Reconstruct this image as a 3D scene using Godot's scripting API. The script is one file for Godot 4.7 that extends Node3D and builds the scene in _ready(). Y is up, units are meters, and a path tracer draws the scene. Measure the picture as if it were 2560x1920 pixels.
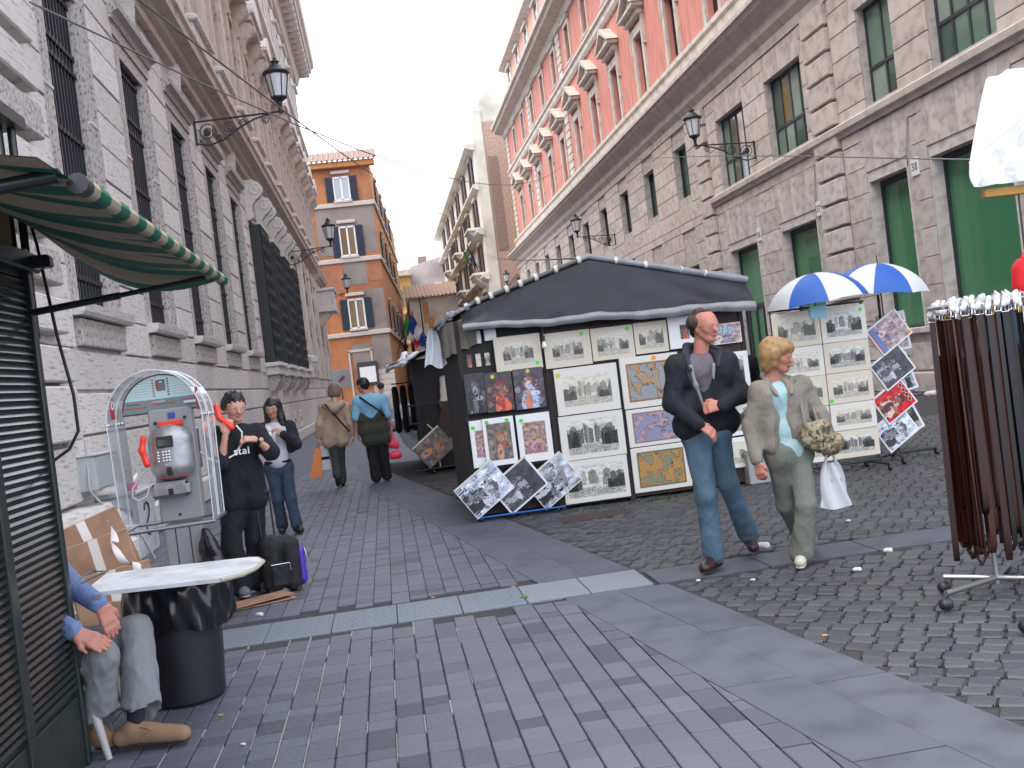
extends Node3D

const XL := -3.3
const XR := 12.0
var M := {}
var T := {}
var rng := RandomNumberGenerator.new()
var taken := {}


# ---------------------------------------------------------------- mesh builder
class MB:
	var v := PackedVector3Array()
	var n := PackedVector3Array()
	var t := PackedVector2Array()
	var ix := PackedInt32Array()
	var tf := Transform3D.IDENTITY
	var flip := false

	func at(x: Transform3D) -> MB:
		tf = x
		flip = x.basis.determinant() < 0.0
		return self

	func quad(a: Vector3, b: Vector3, c: Vector3, d: Vector3) -> MB:
		a = tf * a; b = tf * b; c = tf * c; d = tf * d
		if flip:
			var s := b
			b = d
			d = s
		var nn := (c - a).cross(d - b).normalized()
		var i := v.size()
		v.append(a); v.append(b); v.append(c); v.append(d)
		for q in 4:
			n.append(nn)
		t.append(Vector2(0, 1)); t.append(Vector2(1, 1)); t.append(Vector2(1, 0)); t.append(Vector2(0, 0))
		ix.append(i); ix.append(i + 2); ix.append(i + 1); ix.append(i); ix.append(i + 3); ix.append(i + 2)
		return self

	func qo(a: Vector3, b: Vector3, c: Vector3, d: Vector3, o: Vector3) -> void:
		if (c - a).cross(d - b).dot((a + b + c + d) * 0.25 - o) < 0.0:
			quad(a, d, c, b)
		else:
			quad(a, b, c, d)

	func tri(a: Vector3, b: Vector3, c: Vector3) -> void:
		a = tf * a; b = tf * b; c = tf * c
		if flip:
			var s := b
			b = c
			c = s
		var nn := (b - a).cross(c - a).normalized()
		var i := v.size()
		v.append(a); v.append(b); v.append(c)
		for q in 3:
			n.append(nn); t.append(Vector2(0.5, 0.5))
		ix.append(i); ix.append(i + 2); ix.append(i + 1)

	func box(p: Vector3, q: Vector3) -> MB:
		var o := (p + q) * 0.5
		var a := Vector3(minf(p.x, q.x), minf(p.y, q.y), minf(p.z, q.z))
		var b := Vector3(maxf(p.x, q.x), maxf(p.y, q.y), maxf(p.z, q.z))
		quad(Vector3(b.x, a.y, b.z), Vector3(b.x, a.y, a.z), Vector3(b.x, b.y, a.z), Vector3(b.x, b.y, b.z))
		quad(Vector3(a.x, a.y, a.z), Vector3(a.x, a.y, b.z), Vector3(a.x, b.y, b.z), Vector3(a.x, b.y, a.z))
		quad(Vector3(a.x, b.y, b.z), Vector3(b.x, b.y, b.z), Vector3(b.x, b.y, a.z), Vector3(a.x, b.y, a.z))
		quad(Vector3(a.x, a.y, a.z), Vector3(b.x, a.y, a.z), Vector3(b.x, a.y, b.z), Vector3(a.x, a.y, b.z))
		quad(Vector3(a.x, a.y, b.z), Vector3(b.x, a.y, b.z), Vector3(b.x, b.y, b.z), Vector3(a.x, b.y, b.z))
		quad(Vector3(b.x, a.y, a.z), Vector3(a.x, a.y, a.z), Vector3(a.x, b.y, a.z), Vector3(b.x, b.y, a.z))
		return self

	func cbox(c: Vector3, s: Vector3) -> MB:
		return box(c - s * 0.5, c + s * 0.5)

	# box with chamfered edges; bottom: false leaves the underside and its edges out
	func cham(p: Vector3, q: Vector3, c: float, bottom := true) -> MB:
		var o := (p + q) * 0.5
		var h := (q - p).abs() * 0.5
		var lo := -1
		for ax in 3:
			for s in [-1, 1]:
				if not bottom and ax == 1 and s < 0:
					continue
				var u := (ax + 1) % 3
				var w := (ax + 2) % 3
				var pt := []
				for e in [[-1, -1], [1, -1], [1, 1], [-1, 1]]:
					var x := Vector3.ZERO
					x[ax] = s * h[ax]
					x[u] = e[0] * (h[u] - c)
					x[w] = e[1] * (h[w] - c)
					if not bottom and ax != 1:
						if x.y < 0.0:
							x.y = -h.y
					pt.append(o + x)
				qo(pt[0], pt[1], pt[2], pt[3], o)
		for ax in 3:
			var u := (ax + 1) % 3
			var w := (ax + 2) % 3
			for su in [-1, 1]:
				for sw in [-1, 1]:
					if not bottom and ((u == 1 and su < 0) or (w == 1 and sw < 0)):
						continue
					var pt := []
					for e in [[-1, 0], [1, 0], [1, 1], [-1, 1]]:
						var x := Vector3.ZERO
						x[ax] = e[0] * (h[ax] - c)
						if not bottom and ax == 1 and e[0] < 0:
							x[ax] = -h[ax]
						x[u] = su * (h[u] - (c if e[1] == 1 else 0.0))
						x[w] = sw * (h[w] - (c if e[1] == 0 else 0.0))
						pt.append(o + x)
					qo(pt[0], pt[1], pt[2], pt[3], o)
		return self

	func prism(poly: PackedVector2Array, z0: float, z1: float) -> MB:
		var m := poly.size()
		var area := 0.0
		for i in m:
			area += poly[i].cross(poly[(i + 1) % m])
		var pp := poly.duplicate()
		if area < 0.0:
			pp.reverse()
		for i in m:
			var a := pp[i]
			var b := pp[(i + 1) % m]
			quad(Vector3(a.x, a.y, z1), Vector3(a.x, a.y, z0), Vector3(b.x, b.y, z0), Vector3(b.x, b.y, z1)) if z0 > z1 else quad(Vector3(a.x, a.y, z0), Vector3(b.x, b.y, z0), Vector3(b.x, b.y, z1), Vector3(a.x, a.y, z1))
		var tr := Geometry2D.triangulate_polygon(pp)
		var zt := maxf(z0, z1)
		var zb := minf(z0, z1)
		for i in range(0, tr.size(), 3):
			var a := pp[tr[i]]
			var b := pp[tr[i + 1]]
			var c := pp[tr[i + 2]]
			if (b - a).cross(c - a) < 0.0:
				var s := b
				b = c
				c = s
			tri(Vector3(a.x, a.y, zt), Vector3(b.x, b.y, zt), Vector3(c.x, c.y, zt))
			tri(Vector3(a.x, a.y, zb), Vector3(c.x, c.y, zb), Vector3(b.x, b.y, zb))
		return self

	func ring_strip(rings: Array, norms: Array, closed := true) -> void:
		var m: int = rings[0].size()
		var i0 := v.size()
		for r in rings.size():
			for j in m:
				v.append(tf * rings[r][j])
				n.append((tf.basis * norms[r][j]).normalized())
				t.append(Vector2(float(j) / m, float(r) / maxf(1, rings.size() - 1)))
		for r in rings.size() - 1:
			for j in (m if closed else m - 1):
				var a := i0 + r * m + j
				var b := i0 + r * m + (j + 1) % m
				var c := b + m
				var d := a + m
				ix.append(a); ix.append(b); ix.append(c); ix.append(a); ix.append(c); ix.append(d)

	func tube(path: Array, rad, sides := 8, caps := true) -> MB:
		var rings := []
		var norms := []
		var up := Vector3.UP
		var last: Vector3 = path[1] - path[0]
		if absf(last.normalized().y) > 0.95:
			up = Vector3.RIGHT
		for i in path.size():
			var dir: Vector3 = (path[mini(i + 1, path.size() - 1)] - path[maxi(i - 1, 0)]).normalized()
			var s := dir.cross(up).normalized()
			up = s.cross(dir).normalized()
			var r: float = rad[i] if rad is Array else rad
			var ring := []
			var nr := []
			for j in sides:
				var a := TAU * j / sides
				var d := s * cos(a) + up * sin(a)
				ring.append(path[i] + d * r)
				nr.append(d)
			rings.append(ring)
			norms.append(nr)
		ring_strip(rings, norms)
		if caps:
			for e in [0, path.size() - 1]:
				var o: Vector3 = path[e]
				for j in sides:
					if e == 0:
						tri(o, rings[e][(j + 1) % sides], rings[e][j])
					else:
						tri(o, rings[e][j], rings[e][(j + 1) % sides])
		return self

	# profile of (radius, y) turned about the y axis
	func lathe(prof: Array, segs := 16) -> MB:
		for i in prof.size() - 1:
			var a: Vector2 = prof[i]
			var b: Vector2 = prof[i + 1]
			var d := (b - a)
			var nn := Vector2(d.y, -d.x).normalized()
			var r1 := []
			var r2 := []
			var n1 := []
			for j in segs:
				var w := TAU * j / segs
				var e := Vector3(cos(w), 0, -sin(w))
				r1.append(e * a.x + Vector3(0, a.y, 0))
				r2.append(e * b.x + Vector3(0, b.y, 0))
				n1.append(e * nn.x + Vector3(0, nn.y, 0))
			ring_strip([r1, r2], [n1, n1])
		return self

	func sheet(nx: int, ny: int, f: Callable, thick := 0.003) -> MB:
		var g := []
		var nr := []
		for j in ny + 1:
			for i in nx + 1:
				g.append(f.call(float(i) / nx, float(j) / ny))
		for j in ny + 1:
			for i in nx + 1:
				var a: Vector3 = g[j * (nx + 1) + mini(i + 1, nx)] - g[j * (nx + 1) + maxi(i - 1, 0)]
				var b: Vector3 = g[mini(j + 1, ny) * (nx + 1) + i] - g[maxi(j - 1, 0) * (nx + 1) + i]
				nr.append(a.cross(b).normalized())
		for side in 2:
			var i0 := v.size()
			var sg := 1.0 if side == 0 else -1.0
			for j in ny + 1:
				for i in nx + 1:
					var q := j * (nx + 1) + i
					v.append(tf * (g[q] + nr[q] * thick * 0.5 * sg))
					n.append((tf.basis * nr[q]).normalized() * sg)
					t.append(Vector2(float(i) / nx, float(j) / ny))
			for j in ny:
				for i in nx:
					var a := i0 + j * (nx + 1) + i
					var b := a + 1
					var c := b + nx + 1
					var d := a + nx + 1
					if side == 0:
						ix.append(a); ix.append(c); ix.append(b); ix.append(a); ix.append(d); ix.append(c)
					else:
						ix.append(a); ix.append(b); ix.append(c); ix.append(a); ix.append(c); ix.append(d)
		return self

	# bones [from, to, radius, radius (, flatten axis, flatten factor)] joined by a smooth minimum and meshed as surface nets
	func field(bones: Array, cell: float, k := 45.0, amp := 0.0, freq := 6.0) -> MB:
		var lo := Vector3(1e9, 1e9, 1e9)
		var hi := -lo
		for b in bones:
			var m: float = maxf(b[2], b[3]) + cell * 2.5
			for e in 2:
				lo = lo.min(b[e] - Vector3(m, m, m))
				hi = hi.max(b[e] + Vector3(m, m, m))
		var nx := int((hi.x - lo.x) / cell) + 2
		var ny := int((hi.y - lo.y) / cell) + 2
		var nz := int((hi.z - lo.z) / cell) + 2
		var f := PackedFloat32Array()
		f.resize(nx * ny * nz)
		var band := maxf(cell * 2.0, 2.0 / k)
		var cut := {}
		for b in bones:
			var a: Vector3 = b[0]
			var ba: Vector3 = b[1] - a
			var bb := maxf(ba.length_squared(), 1e-9)
			var ra: float = b[2]
			var rb: float = b[3]
			var fl: bool = b.size() > 5
			var fd: Vector3 = b[4].normalized() if fl else Vector3.ZERO
			var fs: float = (1.0 / b[5] - 1.0) if fl else 0.0
			var sg: float = b[6] if b.size() > 6 else 1.0
			var m := maxf(ra, rb) + band
			var l0: Vector3 = ((a.min(b[1]) - Vector3(m, m, m) - lo) / cell).floor()
			var h0: Vector3 = ((a.max(b[1]) + Vector3(m, m, m) - lo) / cell).ceil()
			for z in range(maxi(0, int(l0.z)), mini(nz - 1, int(h0.z)) + 1):
				for y in range(maxi(0, int(l0.y)), mini(ny - 1, int(h0.y)) + 1):
					var row := (z * ny + y) * nx
					for x in range(maxi(0, int(l0.x)), mini(nx - 1, int(h0.x)) + 1):
						var p := lo + Vector3(x, y, z) * cell - a
						if fl:
							p += fd * (p.dot(fd) * fs)
						var hh := clampf(p.dot(ba) / bb, 0.0, 1.0)
						var d := (p - ba * hh).length() - ra - (rb - ra) * hh
						if sg < 0.0:
							if d < 0.02:
								cut[row + x] = minf(cut.get(row + x, 1.0), d)
						elif d < band:
							f[row + x] += exp(-k * d)
		var noise: FastNoiseLite = null
		if amp > 0.0:
			noise = FastNoiseLite.new()
			noise.seed = 5
			noise.frequency = freq
			noise.fractal_octaves = 2
		for i in f.size():
			if f[i] > 0.0:
				var d := -log(f[i]) / k
				if amp > 0.0 and absf(d) < 3.0 * cell:
					var q := lo + Vector3(i % nx, (i / nx) % ny, i / (nx * ny)) * cell
					d += amp * noise.get_noise_3d(q.x, q.y * 0.6, q.z)
				f[i] = d
			else:
				f[i] = band
		for i in cut:
			f[i] = maxf(f[i], -cut[i])
		var vi := {}
		var i0 := v.size()
		var sx := 1
		var sy := nx
		var sz := nx * ny
		var co := [0, sx, sy, sx + sy, sz, sx + sz, sy + sz, sx + sy + sz]
		var ed := [[0, 1], [2, 3], [4, 5], [6, 7], [0, 2], [1, 3], [4, 6], [5, 7], [0, 4], [1, 5], [2, 6], [3, 7]]
		for z in nz - 1:
			for y in ny - 1:
				var row := (z * ny + y) * nx
				for x in nx - 1:
					var i := row + x
					var s := f[i] < 0.0
					if s == (f[i + 1] < 0.0) and s == (f[i + sy] < 0.0) and s == (f[i + sz] < 0.0) and s == (f[i + sy + 1] < 0.0) and s == (f[i + sz + 1] < 0.0) and s == (f[i + sy + sz] < 0.0) and s == (f[i + sy + sz + 1] < 0.0):
						continue
					var acc := Vector3.ZERO
					var cnt := 0
					for e in ed:
						var d0: float = f[i + co[e[0]]]
						var d1: float = f[i + co[e[1]]]
						if (d0 < 0.0) != (d1 < 0.0):
							var tt := d0 / (d0 - d1)
							var c0 := Vector3(e[0] & 1, (e[0] >> 1) & 1, e[0] >> 2)
							var c1 := Vector3(e[1] & 1, (e[1] >> 1) & 1, e[1] >> 2)
							acc += c0.lerp(c1, tt)
							cnt += 1
					vi[i] = v.size()
					v.append(lo + (Vector3(x, y, z) + acc / cnt) * cell)
					n.append(Vector3.ZERO)
					t.append(Vector2(0.5, 0.5))
		for i in vi:
			for ax in [[sx, sy, sz], [sy, sz, sx], [sz, sx, sy]]:
				var d0: float = f[i]
				var d1: float = f[i + ax[0]]
				if (d0 < 0.0) == (d1 < 0.0):
					continue
				var j1: int = i - ax[1]
				var j2: int = i - ax[2]
				var j3: int = i - ax[1] - ax[2]
				if not (vi.has(j1) and vi.has(j2) and vi.has(j3)):
					continue
				var a: int = vi[i]
				var b: int = vi[j1]
				var c: int = vi[j3]
				var d: int = vi[j2]
				if d0 < 0.0:
					var s := b
					b = d
					d = s
				# outward normal
				var nn := (v[c] - v[a]).cross(v[d] - v[b])
				if d0 < 0.0:
					pass
				ix.append(a); ix.append(b); ix.append(c); ix.append(a); ix.append(c); ix.append(d)
				nn = -nn
				n[a] += nn; n[b] += nn; n[c] += nn; n[d] += nn
		for i in range(i0, v.size()):
			n[i] = (tf.basis * n[i]).normalized()
			v[i] = tf * v[i]
		return self

	func mesh() -> ArrayMesh:
		for i in range(0, ix.size(), 3):
			var a := ix[i]
			var b := ix[i + 1]
			var c := ix[i + 2]
			if (v[b] - v[a]).cross(v[c] - v[a]).dot(n[a] + n[b] + n[c]) > 0.0:
				ix[i + 1] = c
				ix[i + 2] = b
		var arr := []
		arr.resize(Mesh.ARRAY_MAX)
		arr[Mesh.ARRAY_VERTEX] = v
		arr[Mesh.ARRAY_NORMAL] = n
		arr[Mesh.ARRAY_TEX_UV] = t
		arr[Mesh.ARRAY_INDEX] = ix
		var m := ArrayMesh.new()
		m.add_surface_from_arrays(Mesh.PRIMITIVE_TRIANGLES, arr)
		return m


# ---------------------------------------------------------------- nodes
func numbered(called: String) -> String:
	if not taken.has(called):
		taken[called] = 0
		return called
	taken[called] += 1
	return "%s_%03d" % [called, taken[called]]


func tag(o: Node3D, label: String, category: String, group := "") -> Node3D:
	o.set_meta("label", label)
	o.set_meta("category", category)
	if group != "":
		o.set_meta("group", group)
	return o


func thing(called: String, label: String, category: String, pos := Vector3.ZERO, turn := 0.0, group := "") -> Node3D:
	var o := Node3D.new()
	o.name = numbered(called)
	add_child(o)
	o.position = pos
	o.rotation.y = turn
	return tag(o, label, category, group)


func part(parent: Node, called: String, m, mat: Material, pos := Vector3.ZERO) -> MeshInstance3D:
	var o := MeshInstance3D.new()
	o.name = called if parent != self else numbered(called)
	o.mesh = m.mesh() if m is MB else m
	o.material_override = mat
	o.position = pos
	parent.add_child(o, true)
	return o


func struct(called: String, m, mat: Material) -> MeshInstance3D:
	var o := part(self, called, m, mat)
	o.set_meta("kind", "structure")
	return o


func stuff(o: Node3D) -> Node3D:
	o.set_meta("kind", "stuff")
	return o


func V(x: float, y: float, z: float) -> Vector3:
	return Vector3(x, y, z)


func tfm(o: Vector3, yaw := 0.0, pitch := 0.0, roll := 0.0) -> Transform3D:
	return Transform3D(Basis.from_euler(Vector3(pitch, yaw, roll)), o)


# facade frames: x runs outwards from the wall, y up, z along the street
func LF(z := 0.0) -> Transform3D:
	return Transform3D(Basis.IDENTITY, Vector3(XL, 0, z))


func RF(z := 0.0) -> Transform3D:
	return Transform3D(Basis(Vector3(-1, 0, 0), Vector3(0, 1, 0), Vector3(0, 0, 1)), Vector3(XR, 0, z))


# ---------------------------------------------------------------- materials
func noise_tex(sd: int, freq: float, oct: int, ramp: Array, size := 512, kind := FastNoiseLite.TYPE_SIMPLEX_SMOOTH) -> NoiseTexture2D:
	var nz := FastNoiseLite.new()
	nz.seed = sd
	nz.noise_type = kind
	nz.frequency = freq
	nz.fractal_octaves = oct
	var g := Gradient.new()
	var offs := PackedFloat32Array()
	var cols := PackedColorArray()
	for r in ramp:
		offs.append(r[0])
		var c = r[1]
		cols.append(c if c is Color else Color(c, c, c))
	g.offsets = offs
	g.colors = cols
	var x := NoiseTexture2D.new()
	x.width = size
	x.height = size
	x.seamless = true
	x.noise = nz
	x.color_ramp = g
	return x


func mk(key: String, c: Color, rough := 0.85, tex: Texture2D = null, sc := Vector3.ONE, metal := 0.0) -> StandardMaterial3D:
	var m := StandardMaterial3D.new()
	m.resource_name = key
	m.albedo_color = c.linear_to_srgb()
	m.roughness = rough
	m.metallic = metal
	if tex:
		m.albedo_texture = tex
		m.uv1_triplanar = true
		m.uv1_world_triplanar = true
		m.uv1_scale = sc
	M[key] = m
	return m


func bump(key: String, tex: Texture2D, cm: float) -> void:
	M[key].heightmap_enabled = true
	M[key].heightmap_texture = tex
	M[key].heightmap_scale = cm


func pic(key: String, im: Image, rough := 0.45) -> StandardMaterial3D:
	var m := StandardMaterial3D.new()
	m.resource_name = key
	m.albedo_texture = ImageTexture.create_from_image(im)
	m.roughness = rough
	M[key] = m
	return m


# ---------------------------------------------------------------- prints (flat pictures on paper)
func nz(sd: int, fr: float, oc := 3) -> FastNoiseLite:
	var a := FastNoiseLite.new()
	a.seed = sd
	a.frequency = fr
	a.fractal_octaves = oc
	return a


func blob(im: Image, cx: float, cy: float, rx: float, ry: float, col: Color, nn: FastNoiseLite, rough := 0.25) -> void:
	for x in range(maxi(0, int(cx - rx * 1.4)), mini(im.get_width(), int(cx + rx * 1.4) + 1)):
		for y in range(maxi(0, int(cy - ry * 1.4)), mini(im.get_height(), int(cy + ry * 1.4) + 1)):
			var q := Vector2((x - cx) / rx, (y - cy) / ry)
			if q.length() < 1.0 + rough * nn.get_noise_2d(x, y):
				im.set_pixel(x, y, col * (1.0 + 0.5 * nn.get_noise_2d(x * 2.5 + 40, y * 2.5)))


# an engraving of a town: rows of house fronts, towers and a speckled square under a pale sky
func engraving(sd: int, w: int, h: int, paper: Color, ink: float, tall := 0.5) -> Image:
	var im := Image.create(w, h, false, Image.FORMAT_RGB8)
	var r := RandomNumberGenerator.new()
	r.seed = sd
	var a := nz(sd, 0.03, 3)
	var c := nz(sd + 4, 0.45, 2)
	var g := PackedFloat32Array()
	g.resize(w * h)
	for y in h:
		for x in w:
			g[y * w + x] = 0.9 + 0.16 * a.get_noise_2d(x, y * 2.2)
	for layer in 5:
		var n := 15 - layer
		for i in n:
			var bw := r.randf_range(0.03, 0.14) * w
			var bx := r.randf_range(-0.1, 1.0) * w
			if layer > 1:
				bx = (r.randf_range(-0.12, 0.16) if r.randf() < 0.5 else r.randf_range(0.68, 0.95)) * w
			var top := (tall + 0.05 * layer - r.randf_range(0.0, 0.3) * (1.0 - 0.12 * layer)) * h
			var bot := (0.62 + 0.08 * layer) * h
			var tone := 0.72 - 0.11 * layer + r.randf_range(-0.1, 0.1)
			var tower := r.randf() < 0.5
			for x in range(maxi(0, int(bx)), mini(w, int(bx + bw))):
				var u := (x - bx) / bw
				var tp := top + (absf(u - 0.5) * 0.14 * h if tower else (0.02 * h * sin(u * 9.0)))
				for y in range(maxi(0, int(tp)), mini(h, int(bot))):
					var v := tone
					if a.get_noise_2d(x * 9.0, y * 5.0) > 0.12 and y > tp + 3:
						v -= 0.2
					if y < tp + 2:
						v -= 0.15
					g[y * w + x] = v
	for y in range(int(0.72 * h), h):
		for x in w:
			var k := c.get_noise_2d(x * 0.5, y * 0.35)
			var v := 0.80 - 0.12 * a.get_noise_2d(x, y) - (0.4 if k > 0.28 else 0.0)
			g[y * w + x] = minf(g[y * w + x], v) if y < 0.8 * h else v
	for y in h:
		for x in w:
			var v := clampf(1.0 - (1.0 - g[y * w + x] + 0.24 * c.get_noise_2d(x, y)) * ink, 0.05, 0.97)
			im.set_pixel(x, y, Color(v, v, v * 0.985) * paper.lerp(Color.WHITE, 0.45))
	return im


# an old map: land and sea tints with outlines
func old_map(sd: int, w: int, h: int, margin: float, paper: Color, sea: Color, land: Color, land2: Color) -> Image:
	var im := Image.create(w, h, false, Image.FORMAT_RGB8)
	var a := nz(sd, 0.018, 4)
	var b := nz(sd + 3, 0.03, 2)
	var c := nz(sd + 7, 0.3, 2)
	var mx := margin * h
	for x in w:
		for y in h:
			var p := paper
			if x > mx and x < w - mx and y > mx and y < h - mx:
				var e := a.get_noise_2d(x, y)
				p = sea if e < 0.02 else (land if b.get_noise_2d(x, y) > 0.0 else land2)
				if absf(e - 0.02) < 0.025:
					p = Color(0.25, 0.2, 0.16)
				var q := Vector2((x - w * 0.5) / (w * 0.5 - mx), (y - h * 0.5) / (h * 0.5 - mx))
				if absf(q.x) > 0.93 or absf(q.y) > 0.9:
					p = land.lerp(Color(0.3, 0.22, 0.15), 0.4)
				p = p * (1.0 + 0.28 * c.get_noise_2d(x, y))
			im.set_pixel(x, y, p)
	return im


# a plain standing or half-length figure on a mottled ground, in a given set of colours
func poster(sd: int, w: int, h: int, _m: float, _p: Color, back: Color, cols: Array, hatch := 0.25) -> Image:
	var im := Image.create(w, h, false, Image.FORMAT_RGB8)
	var r := RandomNumberGenerator.new()
	r.seed = sd
	var a := nz(sd, 0.03, 3)
	var c := nz(sd + 8, 0.12, 3)
	for x in w:
		for y in h:
			im.set_pixel(x, y, back * (1.0 + 0.5 * a.get_noise_2d(x, y) + hatch * c.get_noise_2d(x * 2.0, y * 2.0)))
	for i in 10:
		blob(im, r.randf() * w, (0.3 + 0.6 * r.randf()) * h, 0.1 * w, 0.07 * h, back.lerp(cols[r.randi() % cols.size()], 0.45), c, 0.6)
	var x0 := w * r.randf_range(0.4, 0.6)
	blob(im, x0, 0.86 * h, 0.30 * w, 0.34 * h, cols[0], c)
	blob(im, x0 - 0.05 * w, 0.8 * h, 0.14 * w, 0.25 * h, cols[1], c)
	blob(im, x0 + 0.2 * w, 0.62 * h, 0.16 * w, 0.06 * h, cols[cols.size() - 1], c)
	blob(im, x0, 0.36 * h, 0.15 * w, 0.15 * h, cols[cols.size() - 2], c)
	blob(im, x0, 0.29 * h, 0.17 * w, 0.09 * h, cols[1].darkened(0.3), c)
	blob(im, x0, 0.41 * h, 0.115 * w, 0.115 * h, cols[cols.size() - 1].lerp(cols[cols.size() - 2], 0.3), c, 0.1)
	for i in 46:
		var q := Vector2(r.randf(), r.randf())
		var cc: Color = cols[r.randi() % cols.size()] if absf(q.x - x0 / w) < 0.28 else back.lerp(cols[r.randi() % cols.size()], 0.3)
		blob(im, q.x * w, (0.25 + 0.75 * q.y) * h, r.randf_range(0.015, 0.06) * w, r.randf_range(0.01, 0.05) * h, cc.darkened(r.randf_range(0.0, 0.4)), c, 0.7)
	return im


func stripes(cols: Array, each: int, h := 8) -> Image:
	var im := Image.create(cols.size() * each, h, false, Image.FORMAT_RGB8)
	for i in cols.size():
		im.fill_rect(Rect2i(i * each, 0, each, h), cols[i])
	return im


func camo() -> Image:
	var im := Image.create(128, 128, false, Image.FORMAT_RGB8)
	var a := nz(3, 0.05, 2)
	var b := nz(13, 0.06, 2)
	for x in 128:
		for y in 128:
			var p := Color(0.62, 0.58, 0.48)
			if a.get_noise_2d(x, y) > 0.12:
				p = Color(0.36, 0.33, 0.25)
			elif b.get_noise_2d(x, y) > 0.15:
				p = Color(0.2, 0.19, 0.16)
			im.set_pixel(x, y, p)
	return im


# printed card above the telephone: two tints of grey-green with lines of small print
func phone_card() -> Image:
	var im := Image.create(256, 160, false, Image.FORMAT_RGB8)
	im.fill(Color(0.74, 0.82, 0.83))
	im.fill_rect(Rect2i(0, 104, 256, 56), Color(0.45, 0.52, 0.52))
	for r in 7:
		im.fill_rect(Rect2i(40 + 3 * (7 - r), 22 + r * 11, 62 - 3 * (7 - r), 2), Color(0.55, 0.63, 0.65))
		im.fill_rect(Rect2i(160, 22 + r * 11, 66 - 4 * (6 - r), 2), Color(0.55, 0.63, 0.65))
		im.fill_rect(Rect2i(103, 20 + r * 11, 7, 7), Color(0.42, 0.46, 0.48))
		im.fill_rect(Rect2i(148, 20 + r * 11, 7, 7), Color(0.36, 0.38, 0.4))
	im.fill_rect(Rect2i(116, 24, 28, 48), Color(0.4, 0.42, 0.44))
	im.fill_rect(Rect2i(114, 28, 6, 34), Color(0.75, 0.1, 0.12))
	im.fill_rect(Rect2i(124, 29, 14, 10), Color(0.12, 0.12, 0.14))
	im.fill_rect(Rect2i(126, 31, 10, 6), Color(0.85, 0.88, 0.88))
	im.fill_rect(Rect2i(14, 132, 66, 5), Color(0.78, 0.16, 0.18))
	im.fill_rect(Rect2i(98, 124, 68, 5), Color(0.78, 0.16, 0.18))
	im.fill_rect(Rect2i(20, 116, 40, 4), Color(0.25, 0.3, 0.32))
	im.fill_rect(Rect2i(98, 112, 8, 6), Color(0.9, 0.55, 0.2))
	im.fill_rect(Rect2i(108, 113, 30, 4), Color(0.7, 0.78, 0.86))
	im.fill_rect(Rect2i(190, 116, 46, 5), Color(0.7, 0.3, 0.36))
	im.fill_rect(Rect2i(194, 124, 40, 10), Color(0.86, 0.86, 0.88))
	im.fill_rect(Rect2i(200, 138, 34, 4), Color(0.2, 0.2, 0.24))
	return im


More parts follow.
